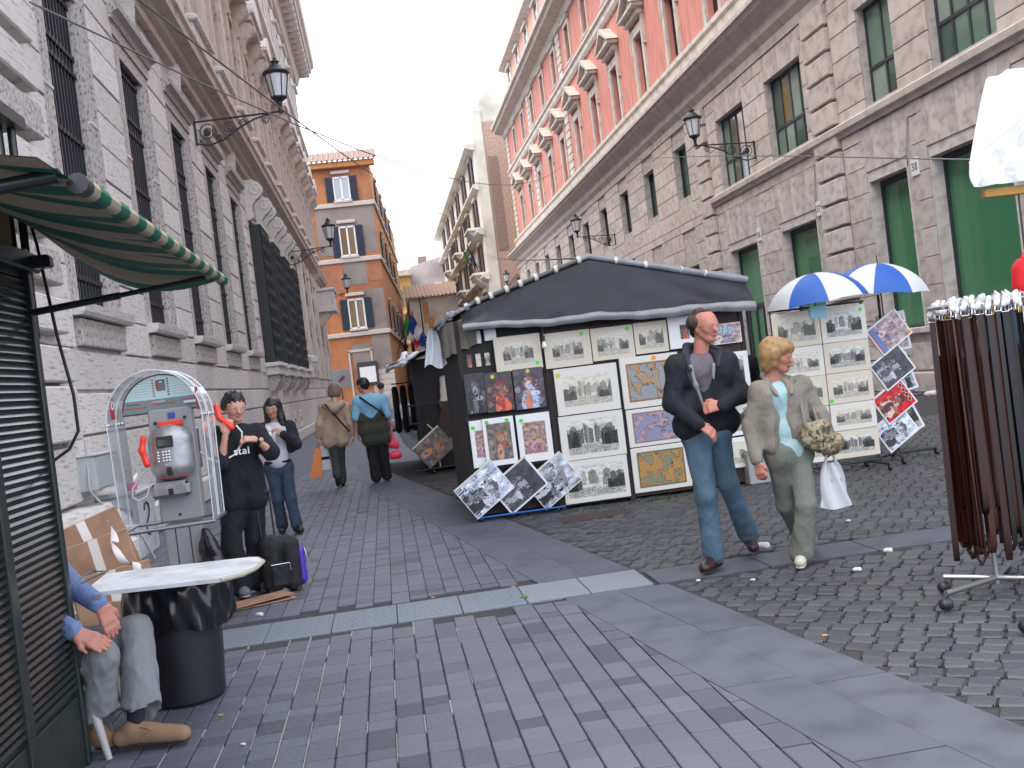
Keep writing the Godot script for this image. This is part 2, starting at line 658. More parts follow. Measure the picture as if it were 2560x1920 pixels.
func materials() -> void:
	T.blotch = noise_tex(11, 0.006, 5, [[0.0, 0.80], [0.4, 0.93], [0.65, 1.0], [1.0, 0.97]])
	T.grain = noise_tex(12, 0.05, 4, [[0.0, 0.78], [0.45, 0.95], [1.0, 1.0]])
	T.trav = noise_tex(13, 0.016, 6, [[0.0, 0.62], [0.2, 0.8], [0.32, 0.93], [0.5, 0.975], [1.0, 1.0]])
	T.grime = noise_tex(14, 0.03, 6, [[0.0, 0.5], [0.28, 0.7], [0.4, 0.9], [0.6, 0.98], [1.0, 1.0]])
	T.streak = noise_tex(15, 0.02, 4, [[0.0, 0.84], [0.5, 0.96], [1.0, 1.0]])
	T.patch = noise_tex(16, 0.007, 4, [[0.0, Color(0.82, 0.82, 0.86)], [0.4, Color(0.9, 0.89, 0.92)], [0.55, Color(1, 0.95, 0.92)], [0.72, Color(1, 0.99, 0.97)], [1.0, Color(0.94, 0.9, 0.89)]])
	T.brick = noise_tex(17, 0.03, 5, [[0.0, Color(0.68, 0.6, 0.58)], [0.4, Color(0.88, 0.83, 0.8)], [0.6, Color(1, 0.97, 0.95)], [1.0, Color(0.93, 0.92, 0.92)]])
	T.speck = noise_tex(18, 0.2, 3, [[0.0, 0.72], [0.35, 0.92], [0.6, 0.97], [1.0, 1.0]])
	T.stone = noise_tex(19, 0.01, 6, [[0.0, 0.78], [0.3, 0.9], [0.55, 0.97], [1.0, 1.0]])
	var rn := noise_tex(21, 0.011, 3, [[0.0, 0.0], [1.0, 1.0]])
	rn.noise.fractal_type = FastNoiseLite.FRACTAL_RIDGED
	T.fold = rn
	T.bumpy = noise_tex(20, 0.03, 5, [[0.0, 0.0], [1.0, 1.0]])
	var str_sc := Vector3(0.35, 2.6, 0.35)
	# travertine of the palace: three quarries' tones, and the dirtier mouldings
	mk("trav_a", Color(0.647, 0.615, 0.588), 0.9, T.trav, str_sc)
	mk("trav_b", Color(0.595, 0.563, 0.536), 0.9, T.trav, Vector3(0.3, 2.2, 0.3))
	mk("trav_c", Color(0.699, 0.666, 0.634), 0.9, T.trav, Vector3(0.42, 3.0, 0.42))
	mk("trav_grime", Color(0.512, 0.470, 0.445), 0.95, T.grime, Vector3(1.3, 0.8, 1.3))
	mk("trav_warm", Color(0.573, 0.488, 0.427), 0.92, T.trav, Vector3(0.3, 0.35, 0.3))
	mk("trav_far", Color(0.610, 0.549, 0.488), 0.92, T.grime, Vector3(0.11, 0.06, 0.11))
	mk("recess", Color(0.10, 0.082, 0.075), 0.95, T.grain, Vector3(0.6, 0.6, 0.6))
	mk("iron", Color(0.018, 0.018, 0.026), 0.55)
	mk("iron_worn", Color(0.03, 0.033, 0.036), 0.6, T.grain, Vector3(4, 4, 4))
	mk("dark_glass", Color(0.012, 0.012, 0.018), 0.12)
	mk("dark_room", Color(0.02, 0.018, 0.018), 0.9)
	# right-hand block
	mk("block_a", Color(0.620, 0.539, 0.502), 0.9, T.stone, Vector3(0.35, 0.35, 0.35))
	mk("block_b", Color(0.567, 0.496, 0.465), 0.9, T.stone, Vector3(0.3, 0.42, 0.3))
	mk("block_c", Color(0.659, 0.583, 0.552), 0.9, T.stone, Vector3(0.45, 0.4, 0.45))
	mk("base_a", Color(0.580, 0.527, 0.514), 0.88, T.stone, Vector3(0.4, 0.55, 0.4))
	mk("base_b", Color(0.527, 0.483, 0.470), 0.88, T.stone, Vector3(0.4, 0.55, 0.4))
	mk("base_c", Color(0.632, 0.577, 0.564), 0.88, T.stone, Vector3(0.4, 0.55, 0.4))
	mk("mould", Color(0.602, 0.538, 0.493), 0.9, T.stone, Vector3(0.25, 0.25, 0.25))
	mk("mould_pale", Color(0.672, 0.616, 0.560), 0.9, T.stone, Vector3(0.25, 0.25, 0.25))
	mk("pink", Color(0.66, 0.27, 0.225), 0.95, T.streak, Vector3(0.35, 0.05, 0.35))
	mk("pink_pale", Color(0.74, 0.42, 0.35), 0.95, T.streak, Vector3(0.35, 0.06, 0.35))
	mk("teal", Color(0.10, 0.20, 0.22), 0.6)
	mk("shop_glass", Color(0.06, 0.20, 0.105), 0.05)
	mk("shop_panel", Color(0.09, 0.24, 0.135), 0.4)
	mk("window_frame", Color(0.035, 0.037, 0.05), 0.5)
	mk("tint_glass", Color(0.13, 0.21, 0.165), 0.04)
	mk("tint_glass_b", Color(0.24, 0.31, 0.27), 0.05)
	mk("tint_glass_c", Color(0.055, 0.10, 0.085), 0.04)
	mk("warm_glass", Color(0.19, 0.13, 0.045), 0.06)
	# far houses
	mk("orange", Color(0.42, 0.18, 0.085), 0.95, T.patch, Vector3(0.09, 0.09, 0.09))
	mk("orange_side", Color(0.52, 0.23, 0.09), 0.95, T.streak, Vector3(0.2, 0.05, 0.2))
	mk("grey_plaster", Color(0.26, 0.225, 0.215), 0.95, T.blotch, Vector3(0.1, 0.1, 0.1))
	mk("rust_plaster", Color(0.40, 0.17, 0.10), 0.95, T.blotch, Vector3(0.12, 0.12, 0.12))
	mk("course", Color(0.55, 0.50, 0.47), 0.9, T.grain, Vector3(0.3, 0.3, 0.3))
	mk("shutter", Color(0.02, 0.028, 0.05), 0.7)
	mk("white_paint", Color(0.72, 0.73, 0.74), 0.6)
	mk("room_glass", Color(0.16, 0.10, 0.05), 0.1)
	mk("curtain_glass", Color(0.40, 0.42, 0.45), 0.2)
	mk("roof_tile", Color(0.33, 0.26, 0.23), 0.95, T.brick, Vector3(0.5, 0.5, 0.5))
	mk("roof_tile_pale", Color(0.46, 0.36, 0.32), 0.95, T.brick, Vector3(0.5, 0.5, 0.5))
	mk("beige", Color(0.694, 0.683, 0.616), 0.95, T.blotch, Vector3(0.08, 0.08, 0.08))
	mk("bare_brick", Color(0.52, 0.42, 0.36), 0.95, T.brick, Vector3(0.5, 0.4, 0.5))
	mk("brick_dark", Color(0.30, 0.245, 0.215), 0.95, T.brick, Vector3(0.4, 0.4, 0.4))
	mk("brown_shutter", Color(0.10, 0.07, 0.075), 0.7)
	mk("yellow_wall", Color(0.60, 0.40, 0.17), 0.95, T.blotch, Vector3(0.07, 0.07, 0.07))
	mk("lavender", Color(0.52, 0.48, 0.53), 0.95, T.blotch, Vector3(0.06, 0.06, 0.06))
	mk("pale_wall", Color(0.62, 0.58, 0.54), 0.95, T.patch, Vector3(0.09, 0.09, 0.09))
	mk("low_orange", Color(0.62, 0.30, 0.16), 0.95, T.blotch, Vector3(0.1, 0.1, 0.1))
	# ground
	mk("joint", Color(0.046, 0.045, 0.05), 0.95, T.grain, Vector3(1.2, 1.2, 1.2))
	mk("far_paving", Color(0.102, 0.107, 0.139), 0.72, T.grain, Vector3(0.9, 0.9, 0.9))
	var tone := [Color(0.12, 0.124, 0.158), Color(0.109, 0.113, 0.146), Color(0.13, 0.134, 0.168), Color(0.092, 0.095, 0.124), Color(0.064, 0.066, 0.088)]
	for i in 5:
		mk("tile_%d" % i, tone[i], 0.62, T.speck, Vector3(1.4, 1.4, 1.4))
		bump("tile_%d" % i, T.bumpy, 0.25)
	mk("slab", Color(0.100, 0.107, 0.141), 0.66, T.stone, Vector3(0.5, 0.5, 0.5))
	mk("slab_b", Color(0.092, 0.099, 0.132), 0.66, T.stone, Vector3(0.4, 0.4, 0.4))
	mk("tactile", Color(0.225, 0.252, 0.300), 0.55, T.speck, Vector3(0.9, 0.9, 0.9))
	mk("strip", Color(0.084, 0.092, 0.121), 0.6, T.stone, Vector3(0.5, 0.5, 0.5))
	mk("sand", Color(0.36, 0.33, 0.30), 0.95, T.grain, Vector3(6, 6, 6))
	var cob := [Color(0.066, 0.07, 0.083), Color(0.054, 0.057, 0.069), Color(0.08, 0.084, 0.097)]
	for i in 3:
		mk("cobble_%d" % i, cob[i], 0.55, T.speck, Vector3(2.2, 2.2, 2.2))
		bump("cobble_%d" % i, T.bumpy, 0.5)
	mk("moss", Color(0.07, 0.12, 0.03), 0.95)
	# street things
	mk("lamp_iron", Color(0.022, 0.026, 0.03), 0.5)
	var lg := mk("lamp_glass", Color(0.78, 0.80, 0.86), 0.3)
	lg.backlight_enabled = true
	lg.backlight = Color(0.5, 0.5, 0.52)
	mk("wire", Color(0.16, 0.16, 0.15), 0.7)
	mk("steel", Color(0.42, 0.42, 0.43), 0.34, null, Vector3.ONE, 0.85)
	mk("brushed", Color(0.42, 0.42, 0.43), 0.4, T.blotch, Vector3(2, 2, 2), 0.75)
	mk("grey_paint", Color(0.30, 0.31, 0.32), 0.5)
	mk("grey_box", Color(0.40, 0.42, 0.42), 0.55)
	mk("cabinet", Color(0.50, 0.52, 0.54), 0.55, T.blotch, Vector3(0.8, 0.8, 0.8))
	mk("red_plastic", Color(0.80, 0.045, 0.025), 0.35)
	mk("dark_red", Color(0.35, 0.03, 0.05), 0.4)
	mk("black_plastic", Color(0.012, 0.012, 0.016), 0.4)
	mk("screen", Color(0.028, 0.034, 0.026), 0.12)
	mk("cord_grey", Color(0.45, 0.45, 0.44), 0.5)
	mk("cord_white", Color(0.7, 0.7, 0.66), 0.5)
	var ac := mk("acrylic", Color(0.86, 0.90, 0.93, 0.22), 0.06)
	ac.transparency = BaseMaterial3D.TRANSPARENCY_ALPHA
	mk("acrylic_edge", Color(0.62, 0.66, 0.68), 0.15)
	mk("blue_print", Color(0.03, 0.08, 0.34), 0.4)
	mk("bin_plastic", Color(0.014, 0.013, 0.018), 0.42)
	mk("bin_bag", Color(0.012, 0.011, 0.014), 0.2)
	mk("cardboard", Color(0.40, 0.235, 0.15), 0.9, T.blotch, Vector3(1.5, 1.5, 1.5))
	mk("cardboard_b", Color(0.33, 0.19, 0.125), 0.9, T.blotch, Vector3(1.5, 1.5, 1.5))
	mk("cardboard_edge", Color(0.50, 0.36, 0.25), 0.9)
	mk("tape", Color(0.72, 0.66, 0.62), 0.5)
	mk("white_board", Color(0.80, 0.82, 0.84), 0.45, T.blotch, Vector3(1.0, 1.0, 1.0))
	mk("worn_edge", Color(0.42, 0.40, 0.30), 0.8)
	mk("shutter_green", Color(0.014, 0.020, 0.019), 0.35)
	mk("slat", Color(0.035, 0.043, 0.045), 0.22, T.grain, Vector3(2.5, 12, 2.5), 0.3)
	mk("panel_green", Color(0.016, 0.022, 0.02), 0.5, T.blotch, Vector3(1.2, 1.2, 1.2))
	mk("ochre_panel", Color(0.32, 0.26, 0.12), 0.8)
	var aw := pic("awning", stripes([Color(0.0, 0.36, 0.26), Color(0.62, 0.57, 0.48)], 64), 0.8)
	aw.uv1_scale = Vector3(11, 1, 1)
	aw.backlight_enabled = true
	aw.backlight = Color(0.08, 0.09, 0.07)
	var tarp := mk("tarp", Color(0.022, 0.024, 0.034), 0.45, T.blotch, Vector3(0.5, 0.5, 0.5))
	tarp.metallic_specular = 0.4
	mk("tarp_hem", Color(0.255, 0.259, 0.281), 0.4, T.blotch, Vector3(1.2, 1.2, 1.2))
	mk("canvas_brown", Color(0.17, 0.145, 0.13), 0.9, T.streak, Vector3(4, 0.6, 4))
	mk("kiosk_dark", Color(0.02, 0.018, 0.02), 0.75)
	mk("kiosk_wood", Color(0.055, 0.03, 0.026), 0.7, T.grain, Vector3(1, 1, 1))
	mk("clip_white", Color(0.62, 0.60, 0.55), 0.6)
	var pl := mk("clear_plastic", Color(0.72, 0.74, 0.80), 0.25)
	pl.backlight_enabled = true
	pl.backlight = Color(0.3, 0.3, 0.33)
	mk("mount", Color(0.66, 0.64, 0.60), 0.7)
	mk("mount_cream", Color(0.62, 0.56, 0.47), 0.7)
	mk("mount_white", Color(0.74, 0.74, 0.76), 0.45)
	mk("frame_edge", Color(0.10, 0.10, 0.105), 0.5)
	mk("sticker_green", Color(0.06, 0.62, 0.03), 0.5)
	mk("sticker_yellow", Color(0.62, 0.50, 0.02), 0.5)
	mk("sticker_orange", Color(0.85, 0.26, 0.01), 0.5)
	mk("sign_blue", Color(0.30, 0.62, 0.78), 0.5)
	mk("bulb", Color(0.75, 0.76, 0.72), 0.2)
	mk("ink_dark", Color(0.02, 0.022, 0.03), 0.6)
	mk("ink_white", Color(0.85, 0.85, 0.86), 0.6)
	mk("ink_grey", Color(0.15, 0.15, 0.16), 0.6)
	mk("umb_blue", Color(0.012, 0.095, 0.40), 0.55)
	mk("umb_white", Color(0.576, 0.590, 0.634), 0.55)
	mk("emblem", Color(0.12, 0.20, 0.45), 0.5)
	mk("emblem_red", Color(0.5, 0.06, 0.07), 0.5)
	var lea := [Color(0.042, 0.009, 0.005), Color(0.022, 0.005, 0.004), Color(0.007, 0.005, 0.005), Color(0.004, 0.004, 0.007), Color(0.065, 0.014, 0.005), Color(0.05, 0.22, 0.24), Color(0.03, 0.07, 0.2), Color(0.62, 0.62, 0.62)]
	for i in lea.size():
		mk("belt_%d" % i, lea[i], 0.42)
	mk("buckle", Color(0.72, 0.72, 0.74), 0.2, null, Vector3.ONE, 0.9)
	mk("brass", Color(0.62, 0.40, 0.12), 0.25, null, Vector3.ONE, 0.8)
	mk("wrap", Color(0.530, 0.530, 0.554), 0.22)
	mk("rubber", Color(0.016, 0.014, 0.02), 0.45)
	mk("canopy_white", Color(0.562, 0.562, 0.598), 0.7)
	mk("fringe", Color(0.40, 0.22, 0.06), 0.8)
	mk("red_cloth", Color(0.62, 0.01, 0.02), 0.7)
	# people
	mk("skin", Color(0.52, 0.27, 0.20), 0.6)
	mk("skin_ruddy", Color(0.46, 0.19, 0.14), 0.6)
	mk("skin_tan", Color(0.40, 0.21, 0.14), 0.6)
	mk("lips", Color(0.40, 0.10, 0.09), 0.5)
	mk("eye_white", Color(0.6, 0.58, 0.56), 0.3)
	mk("eye_dark", Color(0.02, 0.014, 0.012), 0.2)
	mk("hair_black", Color(0.010, 0.008, 0.010), 0.45, T.streak, Vector3(8, 1, 8))
	mk("hair_brown", Color(0.035, 0.022, 0.016), 0.6, T.streak, Vector3(8, 1, 8))
	mk("hair_blond", Color(0.34, 0.20, 0.085), 0.5, T.streak, Vector3(14, 1.5, 14))
	mk("hair_grey", Color(0.16, 0.115, 0.085), 0.6, T.streak, Vector3(10, 1.5, 10))
	mk("navy", Color(0.008, 0.008, 0.016), 0.85)
	mk("navy_collar", Color(0.022, 0.025, 0.04), 0.85)
	mk("black_cloth", Color(0.006, 0.006, 0.010), 0.9)
	mk("lining", Color(0.20, 0.215, 0.205), 0.9)
	mk("sweater", Color(0.145, 0.128, 0.15), 0.95, T.speck, Vector3(2, 2, 2))
	mk("denim", Color(0.075, 0.135, 0.195), 0.9, T.blotch, Vector3(3, 2, 3))
	mk("denim_dark", Color(0.026, 0.048, 0.085), 0.9, T.blotch, Vector3(3, 2, 3))
	mk("leather_brown", Color(0.035, 0.013, 0.014), 0.35)
	mk("khaki_grey", Color(0.235, 0.215, 0.185), 0.9, T.blotch, Vector3(3, 3, 3))
	mk("sage", Color(0.165, 0.178, 0.158), 0.9, T.blotch, Vector3(3, 3, 3))
	mk("aqua_top", Color(0.34, 0.52, 0.55), 0.85)
	mk("cream_shoe", Color(0.515, 0.484, 0.406), 0.6)
	mk("beige_coat", Color(0.40, 0.29, 0.205), 0.9, T.blotch, Vector3(2, 2, 2))
	mk("dark_trouser", Color(0.03, 0.036, 0.036), 0.9)
	mk("sky_shirt", Color(0.20, 0.42, 0.58), 0.9)
	mk("olive", Color(0.035, 0.038, 0.028), 0.9)
	mk("orange_bag", Color(0.66, 0.21, 0.05), 0.6)
	mk("pink_bag", Color(0.75, 0.03, 0.09), 0.4)
	mk("white_bag", Color(0.515, 0.523, 0.554), 0.4)
	var pb := mk("thin_bag", Color(0.546, 0.577, 0.640), 0.3)
	pb.backlight_enabled = true
	pb.backlight = Color(0.35, 0.36, 0.4)
	mk("white_top", Color(0.468, 0.452, 0.507), 0.9)
	mk("grey_trouser", Color(0.20, 0.205, 0.215), 0.9, T.blotch, Vector3(4, 4, 4))
	mk("blue_vest", Color(0.010, 0.09, 0.38), 0.9)
	mk("blue_sleeve", Color(0.14, 0.20, 0.36), 0.95)
	mk("suede", Color(0.27, 0.165, 0.10), 0.9, T.speck, Vector3(3, 3, 3))
	mk("sole", Color(0.025, 0.018, 0.018), 0.7)
	mk("sock", Color(0.014, 0.012, 0.028), 0.95)
	mk("grey_shoe", Color(0.12, 0.13, 0.15), 0.8)
	mk("black_shoe", Color(0.008, 0.008, 0.010), 0.5)
	mk("purple", Color(0.075, 0.028, 0.40), 0.5)
	mk("luggage", Color(0.008, 0.008, 0.011), 0.75)
	mk("chair_white", Color(0.34, 0.33, 0.33), 0.6)
	for k in ["navy", "navy_collar", "black_cloth", "sweater", "denim", "denim_dark", "khaki_grey", "sage", "aqua_top", "beige_coat", "dark_trouser", "sky_shirt", "olive", "white_top", "grey_trouser", "blue_vest", "blue_sleeve", "luggage", "canopy_white"]:
		var m: StandardMaterial3D = M[k]
		m.uv1_triplanar = true
		m.uv1_world_triplanar = true
		m.uv1_scale = Vector3(0.75, 0.5, 0.75)
		bump(k, T.fold, 0.8 if k in ["beige_coat", "olive", "sky_shirt", "dark_trouser"] else 2.0)
	var cm := pic("camo_bag", camo(), 0.7)
	cm.uv1_triplanar = true
	cm.uv1_scale = Vector3(2.2, 2.2, 2.2)
	mk("flag_green", Color(0.01, 0.30, 0.07), 0.8)
	mk("flag_red", Color(0.62, 0.03, 0.05), 0.8)
	mk("flag_white", Color(0.577, 0.577, 0.593), 0.8)
	mk("flag_blue", Color(0.02, 0.05, 0.30), 0.8)
	mk("paper_scrap", Color(0.585, 0.585, 0.593), 0.7)
	mk("butt", Color(0.62, 0.28, 0.10), 0.8)
	mk("leaf_scrap", Color(0.10, 0.20, 0.05), 0.8)
	mk("pink_cup", Color(0.8, 0.05, 0.32), 0.4)
	pic("card", phone_card(), 0.3)
	# pictures for sale
	var cream := Color(0.80, 0.765, 0.70)
	var white := Color(0.84, 0.84, 0.83)
	for i in 5:
		pic("view_%d" % i, engraving(40 + i * 7, 176, 120, cream, 0.8, 0.42 + 0.05 * (i % 3)), 0.6)
	for i in 4:
		pic("photo_%d" % i, engraving(90 + i * 5, 176, 120, white, 1.15, 0.36 + 0.08 * (i % 2)), 0.45)
	pic("map_0", old_map(3, 160, 110, 0.0, cream, Color(0.55, 0.56, 0.58), Color(0.68, 0.52, 0.36), Color(0.60, 0.55, 0.46)), 0.55)
	pic("map_1", old_map(8, 160, 110, 0.0, cream, Color(0.52, 0.53, 0.64), Color(0.66, 0.56, 0.60), Color(0.56, 0.48, 0.52)), 0.55)
	pic("map_2", old_map(21, 160, 110, 0.0, cream, Color(0.66, 0.50, 0.28), Color(0.44, 0.50, 0.42), Color(0.62, 0.46, 0.30)), 0.55)
	pic("poster_dark", poster(5, 96, 140, 0.0, white, Color(0.18, 0.17, 0.2), [Color(0.1, 0.1, 0.12), Color(0.42, 0.42, 0.46), Color(0.62, 0.62, 0.66)]), 0.25)
	pic("poster_red", poster(15, 96, 140, 0.0, white, Color(0.24, 0.21, 0.24), [Color(0.85, 0.42, 0.28), Color(0.7, 0.22, 0.16), Color(0.9, 0.62, 0.48), Color(0.3, 0.3, 0.36)]), 0.25)
	pic("poster_blue", poster(25, 96, 140, 0.0, white, Color(0.30, 0.27, 0.31), [Color(0.62, 0.74, 0.88), Color(0.8, 0.5, 0.42), Color(0.75, 0.84, 0.92)]), 0.25)
	pic("fresco_a", poster(35, 96, 130, 0.0, white, Color(0.45, 0.40, 0.38), [Color(0.35, 0.36, 0.42), Color(0.78, 0.55, 0.40), Color(0.72, 0.66, 0.60), Color(0.66, 0.38, 0.25)]), 0.35)
	pic("fresco_b", poster(45, 96, 130, 0.0, white, Color(0.62, 0.53, 0.48), [Color(0.62, 0.42, 0.44), Color(0.72, 0.58, 0.66), Color(0.58, 0.50, 0.46), Color(0.75, 0.6, 0.5)]), 0.35)
	pic("bw_a", poster(55, 130, 100, 0.0, white, Color(0.74, 0.77, 0.85), [Color(0.2, 0.2, 0.24), Color(0.5, 0.5, 0.55), Color(0.8, 0.8, 0.84)], 0.5), 0.35)
	pic("bw_b", poster(65, 130, 100, 0.0, white, Color(0.27, 0.27, 0.31), [Color(0.62, 0.62, 0.66), Color(0.34, 0.34, 0.38), Color(0.75, 0.75, 0.78)], 0.2), 0.35)
	pic("bw_c", poster(75, 130, 100, 0.0, white, Color(0.68, 0.70, 0.75), [Color(0.15, 0.15, 0.17), Color(0.75, 0.75, 0.78), Color(0.4, 0.4, 0.44)], 0.25), 0.35)
	pic("pale_film", poster(85, 110, 110, 0.0, white, Color(0.70, 0.62, 0.62), [Color(0.55, 0.5, 0.62), Color(0.85, 0.75, 0.70), Color(0.45, 0.42, 0.5)]), 0.35)
	pic("red_film", poster(95, 110, 110, 0.0, white, Color(0.78, 0.06, 0.09), [Color(0.85, 0.75, 0.72), Color(0.35, 0.2, 0.22), Color(0.62, 0.42, 0.36)]), 0.35)


# ---------------------------------------------------------------- camera, sky, light
var cR: Vector3
var cU: Vector3
var cF: Vector3
const CAM := Vector3(0, 1.58, 0)


func px(p: Vector3) -> Vector2:
	var d := p - CAM
	var z := d.dot(cF)
	if z < 0.1:
		return Vector2(-9999, -9999)
	return Vector2(1280 + 2600 * d.dot(cR) / z, 960 - 2600 * d.dot(cU) / z)


func view() -> void:
	var yaw := deg_to_rad(7.0)
	var pitch := -0.0117
	var roll := atan(0.122)
	cF = Vector3(sin(yaw) * cos(pitch), sin(pitch), -cos(yaw) * cos(pitch))
	var r0 := Vector3(cos(yaw), 0, sin(yaw))
	var u0 := r0.cross(cF)
	cR = r0 * cos(roll) - u0 * sin(roll)
	cU = u0 * cos(roll) + r0 * sin(roll)
	var cam := Camera3D.new()
	cam.name = "camera"
	cam.transform = Transform3D(Basis(cR, cU, -cF), CAM)
	cam.fov = rad_to_deg(2.0 * atan(960.0 / 2600.0))
	cam.near = 0.05
	cam.far = 900.0
	add_child(cam)
	cam.current = true
	var env := Environment.new()
	env.background_mode = Environment.BG_SKY
	var sky := Sky.new()
	var sm := ProceduralSkyMaterial.new()
	sm.sky_top_color = Color(0.91, 0.94, 1.0)
	sm.sky_horizon_color = Color(0.93, 0.955, 1.0)
	sm.sky_curve = 0.3
	sm.ground_horizon_color = Color(0.5, 0.5, 0.53)
	sm.ground_bottom_color = Color(0.2, 0.2, 0.22)
	sm.sky_energy_multiplier = 1.0
	sky.sky_material = sm
	env.sky = sky
	env.background_energy_multiplier = 1.3
	env.tonemap_mode = Environment.TONE_MAPPER_LINEAR
	env.tonemap_exposure = 2.55
	env.sdfgi_enabled = true
	env.ssao_enabled = true
	env.ssil_enabled = true
	var we := WorldEnvironment.new()
	we.name = "world_environment"
	we.environment = env
	add_child(we)
	var sun := DirectionalLight3D.new()
	sun.name = "sun"
	sun.light_energy = 0.5
	sun.light_color = Color(1.0, 0.98, 0.95)
	sun.light_angular_distance = 45.0
	sun.shadow_enabled = true
	sun.rotation = Vector3(deg_to_rad(-58), deg_to_rad(-65), 0)
	add_child(sun)


# ---------------------------------------------------------------- ground
func band_left(z: float) -> float:
	return 0.87 + 0.147 * (z + 8.2)


func band_right(z: float) -> float:
	return 1.41 + 0.147 * (z + 9.37)


func ground() -> void:
	var flat := Transform3D(Basis(Vector3(1, 0, 0), Vector3(0, 0, -1), Vector3(0, 1, 0)), Vector3.ZERO)
	var g := MB.new()
	g.quad(V(-300, -0.03, 200), V(300, -0.03, 200), V(300, -0.03, -500), V(-300, -0.03, -500))
	struct("ground", g, M.far_paving)
	var far := MB.new()
	far.quad(V(-4, -0.004, -21.7), V(13, -0.004, -21.7), V(13, -0.004, -160), V(-4, -0.004, -160))
	struct("street", far, M.far_paving)
	# --- small square setts of the pedestrian street
	var bed := MB.new()
	bed.quad(V(-4, -0.012, -2), V(2.3, -0.012, -2), V(2.3, -0.012, -21.8), V(-4, -0.012, -21.8))
	var pave := struct("pavement", bed, M.joint)
	var w := 0.135
	var list := []
	for c in range(-25, 14):
		var x := c * w
		var z := -3.2 - rng.randf() * 0.13
		while z > -21.7:
			var len: float = [0.13, 0.13, 0.2, 0.2, 0.265][rng.randi() % 5]
			var zc := z - len * 0.5
			var skip := x > band_left(zc) + 0.05 or (z > -7.66 and z - len < -7.0) or x < -3.25
			if zc > -7.0 and z - len < -7.0:
				skip = true
			if not skip:
				var tone := 0
				var q := rng.randf()
				if q < 0.30:
					tone = 0
				elif q < 0.62:
					tone = 1
				elif q < 0.80:
					tone = 2
				elif q < 0.955:
					tone = 3
				else:
					tone = 4
				if x + w > band_left(zc - len * 0.5) - 0.006:
					var strip := PackedVector2Array([Vector2(-9, 30), Vector2(band_left(-30.0) - 0.006, 30), Vector2(band_left(0.0) - 0.006, 0), Vector2(-9, 0)])
					var cell := PackedVector2Array([Vector2(x + 0.003, -z + 0.003), Vector2(x + w - 0.003, -z + 0.003), Vector2(x + w - 0.003, -z + len - 0.003), Vector2(x + 0.003, -z + len - 0.003)])
					for poly in Geometry2D.intersect_polygons(cell, strip):
						if poly.size() > 2:
							part(pave, "cut_paving_stone", MB.new().at(flat).prism(poly, -0.03, rng.randf_range(-0.002, 0.001)), M["tile_%d" % tone])
				else:
					list.append([x + w * 0.5, zc, len, tone])
			z -= len
	var pm := {}
	for len in [0.13, 0.2, 0.265]:
		pm[len] = MB.new().cham(V(-w * 0.5 + 0.003, -0.03, -len * 0.5 + 0.003), V(w * 0.5 - 0.003, 0, len * 0.5 - 0.003), 0.004, false).mesh()
	list.sort_custom(func(a, b): return a[1] > b[1])
	var rest := []
	for i in 5:
		rest.append(MB.new())
	var n := 0
	for e in list:
		var p := px(V(e[0], 0, e[1]))
		var seen := p.x > 260 and p.x < 2560 and p.y < 1990
		var dy := rng.randf_range(-0.0025, 0.001)
		if seen and n < 300:
			var o := part(pave, "paving_stone", pm[e[2]], M["tile_%d" % e[3]], V(e[0], dy, e[1]))
			o.rotation = Vector3(rng.randf_range(-0.008, 0.008), 0, rng.randf_range(-0.008, 0.008))
			n += 1
		elif p.y < 2150:
			var b: MB = rest[e[3]]
			b.at(tfm(V(e[0], dy, e[1]), 0, rng.randf_range(-0.008, 0.008), rng.randf_range(-0.008, 0.008)))
			var l: float = e[2] * 0.5 - 0.003
			var hw := w * 0.5 - 0.003
			b.quad(V(-hw, 0, l), V(hw, 0, l), V(hw, 0, -l), V(-hw, 0, -l))
			b.quad(V(-hw, -0.02, l), V(hw, -0.02, l), V(hw, 0, l), V(-hw, 0, l))
			b.quad(V(hw, -0.02, l), V(hw, -0.02, -l), V(hw, 0, -l), V(hw, 0, l))
			b.quad(V(-hw, -0.02, -l), V(-hw, -0.02, l), V(-hw, 0, l), V(-hw, 0, -l))
	for i in 5:
		stuff(part(pave, "paving_stones_beyond", rest[i], M["tile_%d" % i]))
	# pale sand still lying in some of the long joints
	var sand := MB.new()
	for c in range(-9, 4):
		var z := -7.0
		while z < -4.6:
			var l := rng.randf_range(0.05, 0.35)
			if rng.randf() < 0.62 - absf(c + 4.5) * 0.085:
				var x := c * w + rng.randf_range(-0.0008, 0.0008)
				var sw := rng.randf_range(0.0018, 0.0042)
				sand.box(V(x - sw, -0.012, z), V(x + sw, 0.0012, z + l))
			z += l
	stuff(part(pave, "joint_sand", sand, M.sand))
	# --- band of large stone slabs that edges the setts
	var bandbed := MB.new()
	bandbed.quad(V(-3, -0.016, -2), V(4, -0.016, -2), V(4, -0.016, -21.8), V(-3, -0.016, -21.8))
	var kerb := struct("slab_band", bandbed, M.joint)
